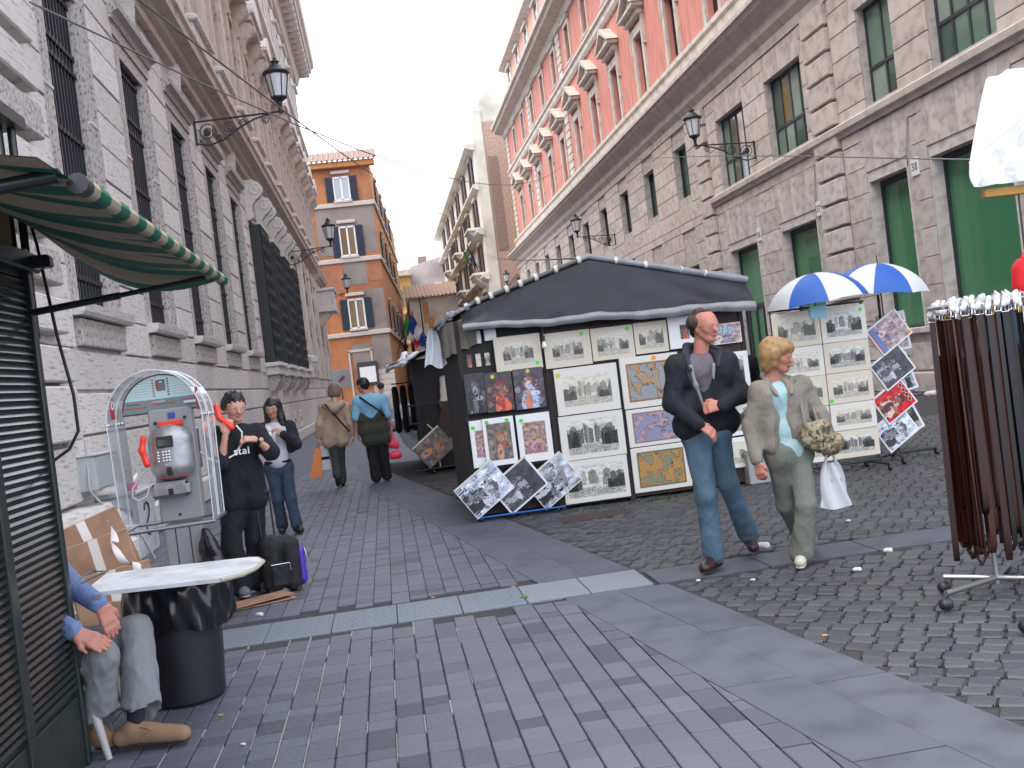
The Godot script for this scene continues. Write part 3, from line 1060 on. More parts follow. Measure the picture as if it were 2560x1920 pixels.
	for col in 2:
		var z := -2.6 - 0.5 * col
		while z > -21.5:
			var l := rng.randf_range(1.0, 1.5)
			var z2 := z - l
			var cut := []
			if z > -7.0 and z2 < -7.0:
				cut = [[z, -7.03]]
				z2 = -7.62
			elif z > -7.62 and z2 < -7.62:
				cut = [[-7.62, z2]]
			else:
				cut = [[z, z2]]
			for s in cut:
				if s[0] - s[1] < 0.1:
					continue
				var f0 := 0.0 if col == 0 else 0.52
				var f1 := 0.515 if col == 0 else 1.0
				var poly := PackedVector2Array()
				for e in [[f0, s[0] - 0.004], [f1, s[0] - 0.004], [f1, s[1] + 0.004], [f0, s[1] + 0.004]]:
					poly.append(Vector2(lerpf(band_left(e[1]) - 0.004, band_right(e[1]), e[0]), -e[1]))
				part(kerb, "stone_slab", MB.new().at(flat).prism(poly, -0.05, rng.randf_range(0.0, 0.003)), M.slab if rng.randf() < 0.6 else M.slab_b)
			z = z2
	# --- ribbed guide strip across the street, smooth further right
	var gs := MB.new()
	gs.quad(V(-3.3, -0.014, -7.0), V(9, -0.014, -7.0), V(9, -0.014, -7.64), V(-3.3, -0.014, -7.64))
	var guide := struct("guide_strip", gs, M.joint)
	var rib := MB.new()
	rib.cham(V(-0.22, -0.04, -0.28), V(0.22, 0.001, 0.28), 0.003, false)
	for r in 14:
		var zz := -0.25 + r * 0.0385
		rib.box(V(-0.216, -0.002, zz - 0.009), V(0.216, 0.006, zz + 0.009))
	var rm := rib.mesh()
	var fm := MB.new().cham(V(-0.22, -0.04, -0.28), V(0.22, 0.003, 0.28), 0.003, false).mesh()
	for i in 12:
		var x := -3.0 + 0.446 * i
		if x < band_right(-7.3) - 0.15:
			part(guide, "ribbed_slab" if x < 0.7 else "smooth_slab", rm if x < 0.7 else fm, M.tactile, V(x, 0, -7.33))
	for i in 9:
		var x := 2.12 + 0.81 * i
		part(guide, "smooth_slab", MB.new().cham(V(-0.4, -0.04, -0.23), V(0.4, 0.002, 0.23), 0.003, false), M.strip, V(x, 0, -7.27))
	# --- basalt cobbles
	var cb := MB.new()
	cb.quad(V(-3, -0.02, -2), V(13, -0.02, -2), V(13, -0.02, -21.8), V(-3, -0.02, -21.8))
	var cob := struct("cobbled_ground", cb, M.joint)
	var cs := 0.124
	var cl := []
	var ca := 0.62
	for i in range(-150, 151):
		for j in range(-150, 151):
			var lx := (i + 0.16 * sin(j * 1.7)) * cs
			var lz := j * cs
			var x := 5.0 + lx * cos(ca) - lz * sin(ca)
			var z := -10.0 + lx * sin(ca) + lz * cos(ca)
			if x < band_right(z) + 0.05 or z > -2.9 or z < -16.5 or x > 11.9 or (z > -7.58 and z < -6.96):
				continue
			var p := px(V(x, 0, z))
			if p.x < -50 or p.x > 2700 or p.y > 2050:
				continue
			cl.append([x, z, p])
	cl.sort_custom(func(a, b): return a[1] > b[1])
	var cms := []
	for k in 3:
		cms.append(MB.new().cham(V(-0.058 - 0.0015 * k, -0.04, -0.057), V(0.058, 0, 0.059 - 0.002 * k), 0.009, false).mesh())
	var cr := [MB.new(), MB.new(), MB.new()]
	n = 0
	for e in cl:
		var k := rng.randi() % 3
		var y := rng.randf_range(-0.006, 0.006)
		var rot := -ca + rng.randf_range(-0.07, 0.07)
		var tip := Vector2(rng.randf_range(-0.045, 0.045), rng.randf_range(-0.045, 0.045))
		var p: Vector2 = e[2]
		if n < 300 and p.x < 2580 and p.x > 0 and p.y < 1935:
			var o := part(cob, "cobble", cms[rng.randi() % 3], M["cobble_%d" % k], V(e[0], y, e[1]))
			o.rotation = Vector3(tip.x, rot, tip.y)
			n += 1
		else:
			var b: MB = cr[k]
			b.at(tfm(V(e[0], y, e[1]), rot, tip.x, tip.y))
			var h := 0.0585
			var q := h - 0.010
			b.quad(V(-q, 0, q), V(q, 0, q), V(q, 0, -q), V(-q, 0, -q))
			b.quad(V(-h, -0.014, h), V(h, -0.014, h), V(q, 0, q), V(-q, 0, q))
			b.quad(V(h, -0.014, h), V(h, -0.014, -h), V(q, 0, -q), V(q, 0, q))
			b.quad(V(h, -0.014, -h), V(-h, -0.014, -h), V(-q, 0, -q), V(q, 0, -q))
			b.quad(V(-h, -0.014, -h), V(-h, -0.014, h), V(-q, 0, q), V(-q, 0, -q))
	for k in 3:
		stuff(part(cob, "cobbles_beyond", cr[k], M["cobble_%d" % k]))
	struct("drain_cover", MB.new().cham(V(1.62, -0.01, -10.75), V(2.35, 0.007, -10.35), 0.003), M.kiosk_wood)


# ---------------------------------------------------------------- left palace
func grille_mesh(w: float, y0: float, y1: float, d: float) -> MB:
	var g := MB.new()
	var nb := int(w / 0.14)
	for i in nb + 1:
		var z := -w * 0.5 + w * i / nb
		g.box(V(d - 0.014, y0, z - 0.014), V(d + 0.014, y1, z + 0.014))
	for r in 5:
		var y := y0 + 0.35 + (y1 - y0 - 0.5) * r / 4.0
		for s in ([0.0, 0.22] if r == 3 else [0.0]):
			g.box(V(d - 0.02, y + s, -w * 0.5), V(d + 0.026, y + s + 0.045, w * 0.5))
			for i in nb + 1:
				var z := -w * 0.5 + w * i / nb
				g.box(V(d + 0.02, y + s - 0.008, z - 0.03), V(d + 0.034, y + s + 0.053, z + 0.03))
	return g


func scroll(s := 1.0) -> PackedVector2Array:
	# outline of an S console, (outwards, up), 0..1 high
	var p := PackedVector2Array()
	for e in [[0.0, 0.0], [0.10, 0.0], [0.2, 0.05], [0.24, 0.14], [0.2, 0.24], [0.22, 0.36], [0.34, 0.48], [0.5, 0.56], [0.6, 0.68], [0.6, 0.82], [0.5, 0.93], [0.34, 0.97], [0.34, 1.0], [0.0, 1.0]]:
		p.append(Vector2(e[0], e[1]) * s)
	return p


func palace() -> void:
	var P := thing("travertine_palace", "long pale travertine palace with iron window grilles along the narrow side of the street", "building", V(XL, 0, 0))
	var zend := -69.0
	# wall with its window openings
	var ys := [0.0, 2.9, 7.05, 10.2, 13.25, 17.9, 20.4, 23.6]
	var cen := []
	for k in 15:
		cen.append(-13.24 - 3.78 * k)
	var wall := MB.new()
	var seg := func(y0: float, y1: float, hw: float, open: bool):
		var z := -3.0
		if not open:
			wall.quad(V(-0.06, y0, -3), V(-0.06, y0, zend), V(-0.06, y1, zend), V(-0.06, y1, -3))
			return
		for c in cen:
			wall.quad(V(-0.06, y0, z), V(-0.06, y0, c + hw), V(-0.06, y1, c + hw), V(-0.06, y1, z))
			# reveals
			wall.qo(V(-0.06, y0, c - hw), V(-0.5, y0, c - hw), V(-0.5, y1, c - hw), V(-0.06, y1, c - hw), V(-0.3, y0, c - hw - 1))
			wall.qo(V(-0.06, y0, c + hw), V(-0.5, y0, c + hw), V(-0.5, y1, c + hw), V(-0.06, y1, c + hw), V(-0.3, y0, c + hw + 1))
			wall.qo(V(-0.06, y1, c - hw), V(-0.5, y1, c - hw), V(-0.5, y1, c + hw), V(-0.06, y1, c + hw), V(-0.3, y1 + 1, c))
			wall.qo(V(-0.06, y0, c - hw), V(-0.5, y0, c - hw), V(-0.5, y0, c + hw), V(-0.06, y0, c + hw), V(-0.3, y0 - 1, c))
			z = c - hw
		wall.quad(V(-0.06, y0, z), V(-0.06, y0, zend), V(-0.06, y1, zend), V(-0.06, y1, z))
	seg.call(0.0, 2.9, 0.0, false)
	seg.call(2.9, 7.05, 0.77, true)
	seg.call(7.05, 10.2, 0.0, false)
	seg.call(10.2, 13.25, 0.7, true)
	seg.call(13.25, 17.9, 0.0, false)
	seg.call(17.9, 20.4, 0.6, true)
	seg.call(20.4, 24.2, 0.0, false)
	# far end and roof
	wall.quad(V(-0.06, 0, zend), V(-14, 0, zend), V(-14, 24.2, zend), V(-0.06, 24.2, zend))
	wall.quad(V(-0.06, 24.2, -3), V(-0.06, 24.2, zend), V(-14, 24.2, zend), V(-14, 24.2, -3))
	wall.quad(V(-14, 0, -3), V(-0.06, 0, -3), V(-0.06, 24.2, -3), V(-14, 24.2, -3))
	part(P, "wall", wall, M.trav_b)
	part(P, "core", MB.new().box(V(-13.9, 0.05, zend + 0.1), V(-0.52, 24.1, -3.1)), M.dark_room)
	# ashlar piers between the ground-floor windows
	var bm := []
	for i in 3:
		bm.append(MB.new().cham(V(-0.06, 0.011, -0.70), V(0.0 - 0.006 * i, 0.459, 0.70), 0.008).mesh())
	var bh := MB.new().cham(V(-0.06, 0.011, -0.345), V(0.0, 0.459, 0.345), 0.008).mesh()
	for k in 6:
		var zc := -12.05 - 3.78 * k + 0.7
		for r in 12:
			if (k * 5 + r * 3) % 7 == 0:
				for s in [-1, 1]:
					part(P, "stone_block", bh, M[["trav_a", "trav_b", "trav_c"][(r + s + k) % 3]], V(0, 2.42 + 0.47 * r, zc + 0.352 * s))
			else:
				part(P, "stone_block", bm[(k + r) % 3], M[["trav_a", "trav_c", "trav_b", "trav_a"][(r * 3 + k) % 4]], V(0, 2.42 + 0.47 * r, zc))
	# deeply cut rustication at the near end
	for r in 17:
		for s in 3:
			var z1 := -11.3 + 1.75 * s
			var m := MB.new().cham(V(-0.06, 2.02 + 0.505 * r, z1 + 0.012), V(0.16, 2.02 + 0.505 * r + 0.36, z1 + 1.74), 0.02)
			part(P, "rusticated_block", m, M[["trav_b", "trav_a", "trav_grime"][(r + s) % 3]])
	# rusticated end: lower pieces and heavy torus base
	for e in [[1.42, 1.98, 0.16], [0.78, 1.36, 0.10]]:
		for s in 2:
			part(P, "rusticated_block", MB.new().cham(V(-0.06, e[0], -11.3 + 1.9 * s), V(e[2], e[1], -9.42 + 1.9 * s), 0.02), M.trav_a)
	var tor := PackedVector2Array()
	for e in [[-0.06, 0.0], [0.52, 0.0], [0.52, 0.3], [0.46, 0.33], [0.50, 0.42], [0.47, 0.53], [0.36, 0.62], [0.30, 0.66], [0.28, 0.72], [-0.06, 0.74]]:
		tor.append(Vector2(e[0], e[1]))
	part(P, "plinth", MB.new().prism(tor, -11.55, -6.0), M.trav_c)
	# smooth courses below the windows
	var z := -11.3
	var i := 0
	while z > -66.0:
		var l: float = [2.3, 3.1, 2.7, 1.9][i % 4]
		part(P, "stone_block", MB.new().cham(V(-0.06, 1.96, z - l + 0.006), V(-0.01, 2.40, z - 0.006), 0.008), M[["trav_b", "trav_a", "trav_c"][i % 3]])
		part(P, "stone_block", MB.new().cham(V(-0.06, 1.46, z - l + 0.006), V(0.012, 1.915, z - 0.006), 0.01), M[["trav_c", "trav_b", "trav_a"][i % 3]])
		part(P, "stone_block", MB.new().cham(V(-0.06, 0.42, z - l + 0.006), V(0.005, 1.43, z - 0.006), 0.01), M[["trav_a", "trav_c", "trav_b"][(i / 2) % 3]])
		z -= l
		i += 1
	part(P, "plinth", MB.new().cham(V(-0.06, 0.0, zend), V(0.10, 0.40, -11.56), 0.03), M.trav_a)
	# basement vents low in the wall further on
	for k in 5:
		var zc := -30.0 - 2.6 * k
		var vn := part(P, "basement_vent", MB.new().cham(V(0.005, 0.45, zc - 0.42), V(0.06, 1.1, zc + 0.42), 0.02), M.trav_c)
		part(vn, "opening", MB.new().box(V(0.05, 0.72, zc - 0.2), V(0.064, 0.86, zc + 0.2)), M.recess)
	# ground-floor windows: moulded surround, sill, hood, keystone, grille, glass
	var sur := MB.new()
	for s in [-1, 1]:
		sur.box(V(-0.06, 2.93, s * 0.77), V(-0.022, 7.0, s * 0.98))
		sur.box(V(-0.06, 2.93, s * 0.98), V(-0.048, 7.0, s * 1.08))
		sur.box(V(-0.06, 2.93, s * 1.08), V(-0.012, 7.0, s * 1.175))
		sur.box(V(-0.14, 2.93, s * 0.70), V(-0.065, 7.0, s * 0.78))
	sur.box(V(-0.06, 7.0, -1.175), V(-0.02, 7.22, 1.175))
	sur.box(V(-0.06, 7.22, -1.175), V(0.01, 7.42, 1.175))
	var ring := MB.new()
	for s in [-1, 1]:
		ring.cham(V(-0.06, 5.42, s * 0.975 - 0.21), V(-0.008, 5.47, s * 0.975 + 0.21), 0.01)
	var hood := MB.new().prism(PackedVector2Array([Vector2(-0.06, 7.42), Vector2(0.04, 7.42), Vector2(0.07, 7.5), Vector2(0.16, 7.54), Vector2(0.17, 7.62), Vector2(-0.06, 7.66)]), -1.3, 1.3)
	var key := MB.new().prism(PackedVector2Array([Vector2(-0.06, 7.66), Vector2(0.06, 7.66), Vector2(0.10, 7.8), Vector2(0.14, 8.24), Vector2(-0.06, 8.24)]), -0.16, 0.16)
	var sill := MB.new().prism(PackedVector2Array([Vector2(-0.3, 2.80), Vector2(0.10, 2.80), Vector2(0.13, 2.84), Vector2(0.15, 2.93), Vector2(-0.3, 2.95)]), -1.17, 1.17)
	var apron := MB.new().cham(V(-0.06, 2.46, -1.0), V(0.03, 2.78, 1.0), 0.012)
	var gr := grille_mesh(1.54, 2.95, 7.02, -0.13).mesh()
	var pane := MB.new().quad(V(-0.42, 2.9, 0.77), V(-0.42, 2.9, -0.77), V(-0.42, 7.05, -0.77), V(-0.42, 7.05, 0.77)).mesh()
	var sm := sur.mesh()
	var hm := hood.mesh()
	var km := key.mesh()
	var slm := sill.mesh()
	var am := apron.mesh()
	var rmesh := ring.mesh()
	# bulging ornamental baskets of the middle bays
	var bask := MB.new()
	var hw := 1.0
	for c in 9:
		var zz := -hw + 2.0 * hw * c / 8.0
		bask.box(V(0.28, 2.72, zz - 0.018), V(0.31, 6.75, zz + 0.018))
	for s in [-1, 1]:
		bask.box(V(-0.05, 2.72, s * hw - 0.018), V(0.3, 6.75, s * hw + 0.018))
		for b in 4:
			bask.box(V(0.06 * b, 2.72, s * hw - 0.014), V(0.06 * b + 0.025, 6.75, s * hw + 0.014))
	for r in 11:
		var y := 2.74 + 0.4 * r
		bask.box(V(0.275, y, -hw), V(0.315, y + 0.03, hw))
		for s in [-1, 1]:
			bask.box(V(-0.05, y, s * hw - 0.02), V(0.315, y + 0.03, s * hw + 0.02))
	for r in 9:
		for c in 5:
			var o := V(0.318, 3.0 + 0.43 * r, -hw + 2.0 * hw * (c + 0.5) / 5.0)
			var ring2 := []
			for q in 9:
				ring2.append(o + V(0, 0.12 * sin(TAU * q / 8.0), 0.12 * cos(TAU * q / 8.0)))
			bask.tube(ring2, 0.012, 4, false)
	var bkm := bask.mesh()
	var ped := MB.new()
	ped.cham(V(-0.06, 2.58, -1.22), V(0.42, 2.70, 1.22), 0.02)
	ped.cham(V(-0.06, 2.34, -1.12), V(0.35, 2.58, 1.12), 0.015)
	var brk := MB.new().prism(PackedVector2Array([Vector2(-0.06, 1.86), Vector2(0.08, 1.86), Vector2(0.20, 1.96), Vector2(0.30, 2.14), Vector2(0.30, 2.34), Vector2(-0.06, 2.34)]), -0.22, 0.22)
	var scr := PackedVector2Array()
	for p in scroll(1.15):
		scr.append(Vector2(p.x * 0.75, p.y + 6.85))
	var scm := MB.new().prism(scr, -0.16, 0.16).mesh()
	var vol := MB.new().at(Transform3D(Basis(Vector3(1, 0, 0), PI / 2), V(0.32, 7.72, 0)))
	vol.lathe([Vector2(0.0, 0.19), Vector2(0.05, 0.19), Vector2(0.07, 0.175), Vector2(0.13, 0.175), Vector2(0.15, 0.19), Vector2(0.17, 0.16), Vector2(0.17, -0.16), Vector2(0.15, -0.19), Vector2(0.0, -0.19)], 12)
	var vm := vol.mesh()
	var pdm := ped.mesh()
	var brm := brk.mesh()
	for k in 15:
		var w := part(P, "window", sm, M.trav_grime, V(0, 0, cen[k]))
		part(w, "pane", pane, M.dark_glass)
		if k < 5 or k > 8:
			part(w, "lintel_hood", hm, M.trav_grime)
			part(w, "keystone", km, M.trav_a)
			part(w, "sill", slm, M.trav_a)
			part(w, "apron", am, M.trav_grime)
			part(w, "surround_band", rmesh, M.trav_c)
			part(w, "grille", gr, M.iron)
		else:
			part(w, "basket_grille", bkm, M.iron_worn)
			part(w, "pedestal", pdm, M.trav_c)
			part(w, "bracket", brm, M.trav_grime, V(0, 0, -0.72))
			part(w, "bracket", brm, M.trav_grime, V(0, 0, 0.72))
			part(w, "scroll_console", scm, M.trav_c, V(0, 0, -1.28))
			part(w, "scroll_console", scm, M.trav_c, V(0, 0, 1.28))
			part(w, "volute", vm, M.trav_c, V(0, 0, -1.28))
			part(w, "volute", vm, M.trav_c, V(0, 0, 1.28))
	# short stub blocks at the sides of the basket windows
	for k in range(5, 9):
		for r in 9:
			part(P, "stone_block", MB.new().cham(V(-0.06, 2.4 + 0.52 * r, cen[k] + 1.5), V(0.02, 2.4 + 0.52 * r + 0.44, cen[k] + 2.28), 0.01), M[["trav_a", "trav_c"][r % 2]])
	# pilasters of the far wing
	for k in 9:
		var zz := -47.5 - 2.45 * k
		part(P, "pilaster", MB.new().cham(V(-0.06, 2.42, zz - 0.42), V(0.16, 8.2, zz + 0.42), 0.03), M[["trav_far", "trav_a"][k % 2]])
	# quoins at the far corner
	for r in 22:
		var l := 0.9 if r % 2 else 0.6
		part(P, "quoin", MB.new().cham(V(-0.5, 0.4 + 0.36 * r, zend - 0.08), V(0.10, 0.4 + 0.36 * r + 0.33, zend + l), 0.02), M.trav_a)
	# architrave and cornice between the storeys
	var corn := MB.new().prism(PackedVector2Array([Vector2(-0.06, 8.22), Vector2(0.08, 8.22), Vector2(0.10, 8.30), Vector2(0.05, 8.33), Vector2(0.05, 8.45), Vector2(0.16, 8.50), Vector2(0.20, 8.58), Vector2(0.42, 8.62), Vector2(0.44, 8.76), Vector2(0.50, 8.82), Vector2(0.50, 8.92), Vector2(-0.06, 9.02)]), zend - 0.3, -3.0)
	part(P, "cornice", corn, M.trav_warm)
	part(P, "pedestal_course", MB.new().prism(PackedVector2Array([Vector2(-0.06, 9.0), Vector2(0.12, 9.0), Vector2(0.12, 9.2), Vector2(0.06, 9.24), Vector2(0.06, 9.32), Vector2(-0.06, 9.34)]), zend, -3.0), M.trav_a)
	# piano nobile windows
	var up := MB.new()
	for s in [-1, 1]:
		up.box(V(-0.06, 10.2, s * 0.70), V(0.05, 13.25, s * 0.92))
		up.box(V(-0.06, 10.2, s * 0.92), V(0.12, 13.0, s * 1.18))
		up.box(V(-0.06, 9.34, s * 1.3), V(0.03, 17.2, s * 1.78))
	up.box(V(-0.06, 13.25, -0.92), V(0.05, 13.5, 0.92))
	var upm := up.mesh()
	var upan := MB.new().quad(V(-0.35, 10.2, 0.7), V(-0.35, 10.2, -0.7), V(-0.35, 13.25, -0.7), V(-0.35, 13.25, 0.7)).mesh()
	var apr := MB.new()
	apr.cham(V(-0.06, 9.34, -1.15), V(0.16, 10.06, 1.15), 0.02)
	apr.cham(V(-0.06, 10.06, -1.25), V(0.27, 10.2, 1.25), 0.03)
	var aprm := apr.mesh()
	var sc2 := PackedVector2Array()
	for p in scroll(1.1):
		sc2.append(Vector2(p.x * 0.85, p.y + 12.9))
	var sc2m := MB.new().prism(sc2, -0.13, 0.13).mesh()
	var hd := MB.new()
	hd.cham(V(-0.06, 14.0, -1.3), V(0.52, 14.18, 1.3), 0.02)
	hd.cham(V(-0.06, 14.18, -1.38), V(0.62, 14.32, 1.38), 0.03)
	var hdm := hd.mesh()
	var tri := MB.new().at(Transform3D(Basis(Vector3(0, 0, 1), Vector3(0, 1, 0), Vector3(-1, 0, 0)), Vector3.ZERO))
	tri.prism(PackedVector2Array([Vector2(-1.38, 14.32), Vector2(1.38, 14.32), Vector2(0.25, 15.0), Vector2(-0.25, 15.0)]), -0.6, 0.06)
	var trim := tri.mesh()
	var arc := PackedVector2Array()
	for a in 11:
		var an := PI * a / 10.0
		arc.append(Vector2(1.36 * cos(an), 14.32 + 0.7 * sin(an)))
	var seg2 := MB.new().at(Transform3D(Basis(Vector3(0, 0, 1), Vector3(0, 1, 0), Vector3(-1, 0, 0)), Vector3.ZERO)).prism(arc, -0.6, 0.06).mesh()
	var u3 := MB.new()
	for s in [-1, 1]:
		u3.box(V(-0.06, 17.9, s * 0.6), V(0.06, 20.4, s * 0.86))
	u3.box(V(-0.06, 20.4, -0.86), V(0.06, 20.66, 0.86))
	u3.cham(V(-0.06, 20.66, -1.0), V(0.22, 20.8, 1.0), 0.03)
	u3.cham(V(-0.06, 17.74, -0.98), V(0.16, 17.9, 0.98), 0.03)
	var u3m := u3.mesh()
	var u3p := MB.new().quad(V(-0.3, 17.9, 0.6), V(-0.3, 17.9, -0.6), V(-0.3, 20.4, -0.6), V(-0.3, 20.4, 0.6)).mesh()
	for k in range(1, 15):
		var w := part(P, "upper_window", upm, M.trav_warm, V(0, 0, cen[k]))
		part(w, "pane", upan, M.dark_glass)
		part(w, "sill_apron", aprm, M.trav_a)
		part(w, "console", sc2m, M.trav_warm, V(0, 0, -1.05))
		part(w, "console", sc2m, M.trav_warm, V(0, 0, 1.05))
		part(w, "hood", hdm, M.trav_a)
		part(w, "pediment", trim if k % 2 else seg2, M.trav_c)
		if k > 4:
			var t3 := part(P, "top_window", u3m, M.trav_a, V(0, 0, cen[k]))
			part(t3, "pane", u3p, M.dark_glass)
	part(P, "string_course", MB.new().prism(PackedVector2Array([Vector2(-0.06, 16.9), Vector2(0.1, 16.9), Vector2(0.14, 17.05), Vector2(0.3, 17.12), Vector2(0.32, 17.28), Vector2(-0.06, 17.34)]), zend, -3.0), M.trav_a)
	# crowning cornice on modillions
	part(P, "crowning_cornice", MB.new().prism(PackedVector2Array([Vector2(-0.06, 22.0), Vector2(0.15, 22.0), Vector2(0.3, 22.35), Vector2(0.34, 22.7), Vector2(1.1, 22.76), Vector2(1.12, 23.0), Vector2(1.3, 23.1), Vector2(1.36, 23.4), Vector2(-0.06, 23.6)]), zend - 0.9, -3.0), M.trav_b)
	var mod := MB.new().cham(V(0.3, 22.42, -0.2), V(1.0, 22.75, 0.2), 0.03).mesh()
	for k in 40:
		part(P, "modillion", mod, M.trav_b, V(0, 0, zend - 0.4 + 1.0 * k))
	# small stone balcony near the far corner
	var bal := part(P, "balcony", MB.new().cham(V(-0.06, 6.3, -63.4), V(1.15, 6.55, -60.6), 0.03), M.trav_c)
	part(bal, "parapet", MB.new().cham(V(1.0, 6.55, -63.35), V(1.12, 7.5, -60.65), 0.02), M.trav_c)
	part(bal, "parapet", MB.new().cham(V(0.0, 6.55, -60.8), V(1.0, 7.5, -60.67), 0.02), M.trav_c)
	part(bal, "rail", MB.new().cham(V(-0.06, 7.5, -63.45), V(1.2, 7.65, -60.55), 0.03), M.trav_c)
	part(bal, "bracket", MB.new().prism(PackedVector2Array([Vector2(-0.06, 5.4), Vector2(0.2, 5.5), Vector2(0.9, 6.1), Vector2(0.95, 6.3), Vector2(-0.06, 6.3)]), -61.2, -60.85), M.trav_warm)


# ---------------------------------------------------------------- right-hand block (frame: x outwards, y up, z = distance along the street)
func holed_wall(m: MB, d: float, s0: float, s1: float, y0: float, y1: float, holes: Array, depth: float) -> void:
	var ss := [s0, s1]
	var yy := [y0, y1]
	for h in holes:
		ss.append_array([h[0], h[1]])
		yy.append_array([h[2], h[3]])
	ss.sort()
	yy.sort()
	for i in ss.size() - 1:
		for j in yy.size() - 1:
			if ss[i + 1] - ss[i] < 1e-4 or yy[j + 1] - yy[j] < 1e-4:
				continue
			var cs: float = (ss[i] + ss[i + 1]) * 0.5
			var cy: float = (yy[j] + yy[j + 1]) * 0.5
			var inside := false
			for h in holes:
				if cs > h[0] and cs < h[1] and cy > h[2] and cy < h[3]:
					inside = true
			if not inside and cs > s0 and cs < s1 and cy > y0 and cy < y1:
				m.qo(V(d, yy[j], ss[i]), V(d, yy[j], ss[i + 1]), V(d, yy[j + 1], ss[i + 1]), V(d, yy[j + 1], ss[i]), V(d - 1, cy, cs))
	for h in holes:
		var o := V(d - depth * 0.5, 0, 0)
		m.qo(V(d, h[2], h[0]), V(d - depth, h[2], h[0]), V(d - depth, h[3], h[0]), V(d, h[3], h[0]), V(d, h[2], h[0] - 1))
		m.qo(V(d, h[2], h[1]), V(d - depth, h[2], h[1]), V(d - depth, h[3], h[1]), V(d, h[3], h[1]), V(d, h[2], h[1] + 1))
		m.qo(V(d, h[2], h[0]), V(d - depth, h[2], h[0]), V(d - depth, h[2], h[1]), V(d, h[2], h[1]), V(d, h[2] - 1, h[0]))
		m.qo(V(d, h[3], h[0]), V(d - depth, h[3], h[0]), V(d - depth, h[3], h[1]), V(d, h[3], h[1]), V(d, h[3] + 1, h[0]))


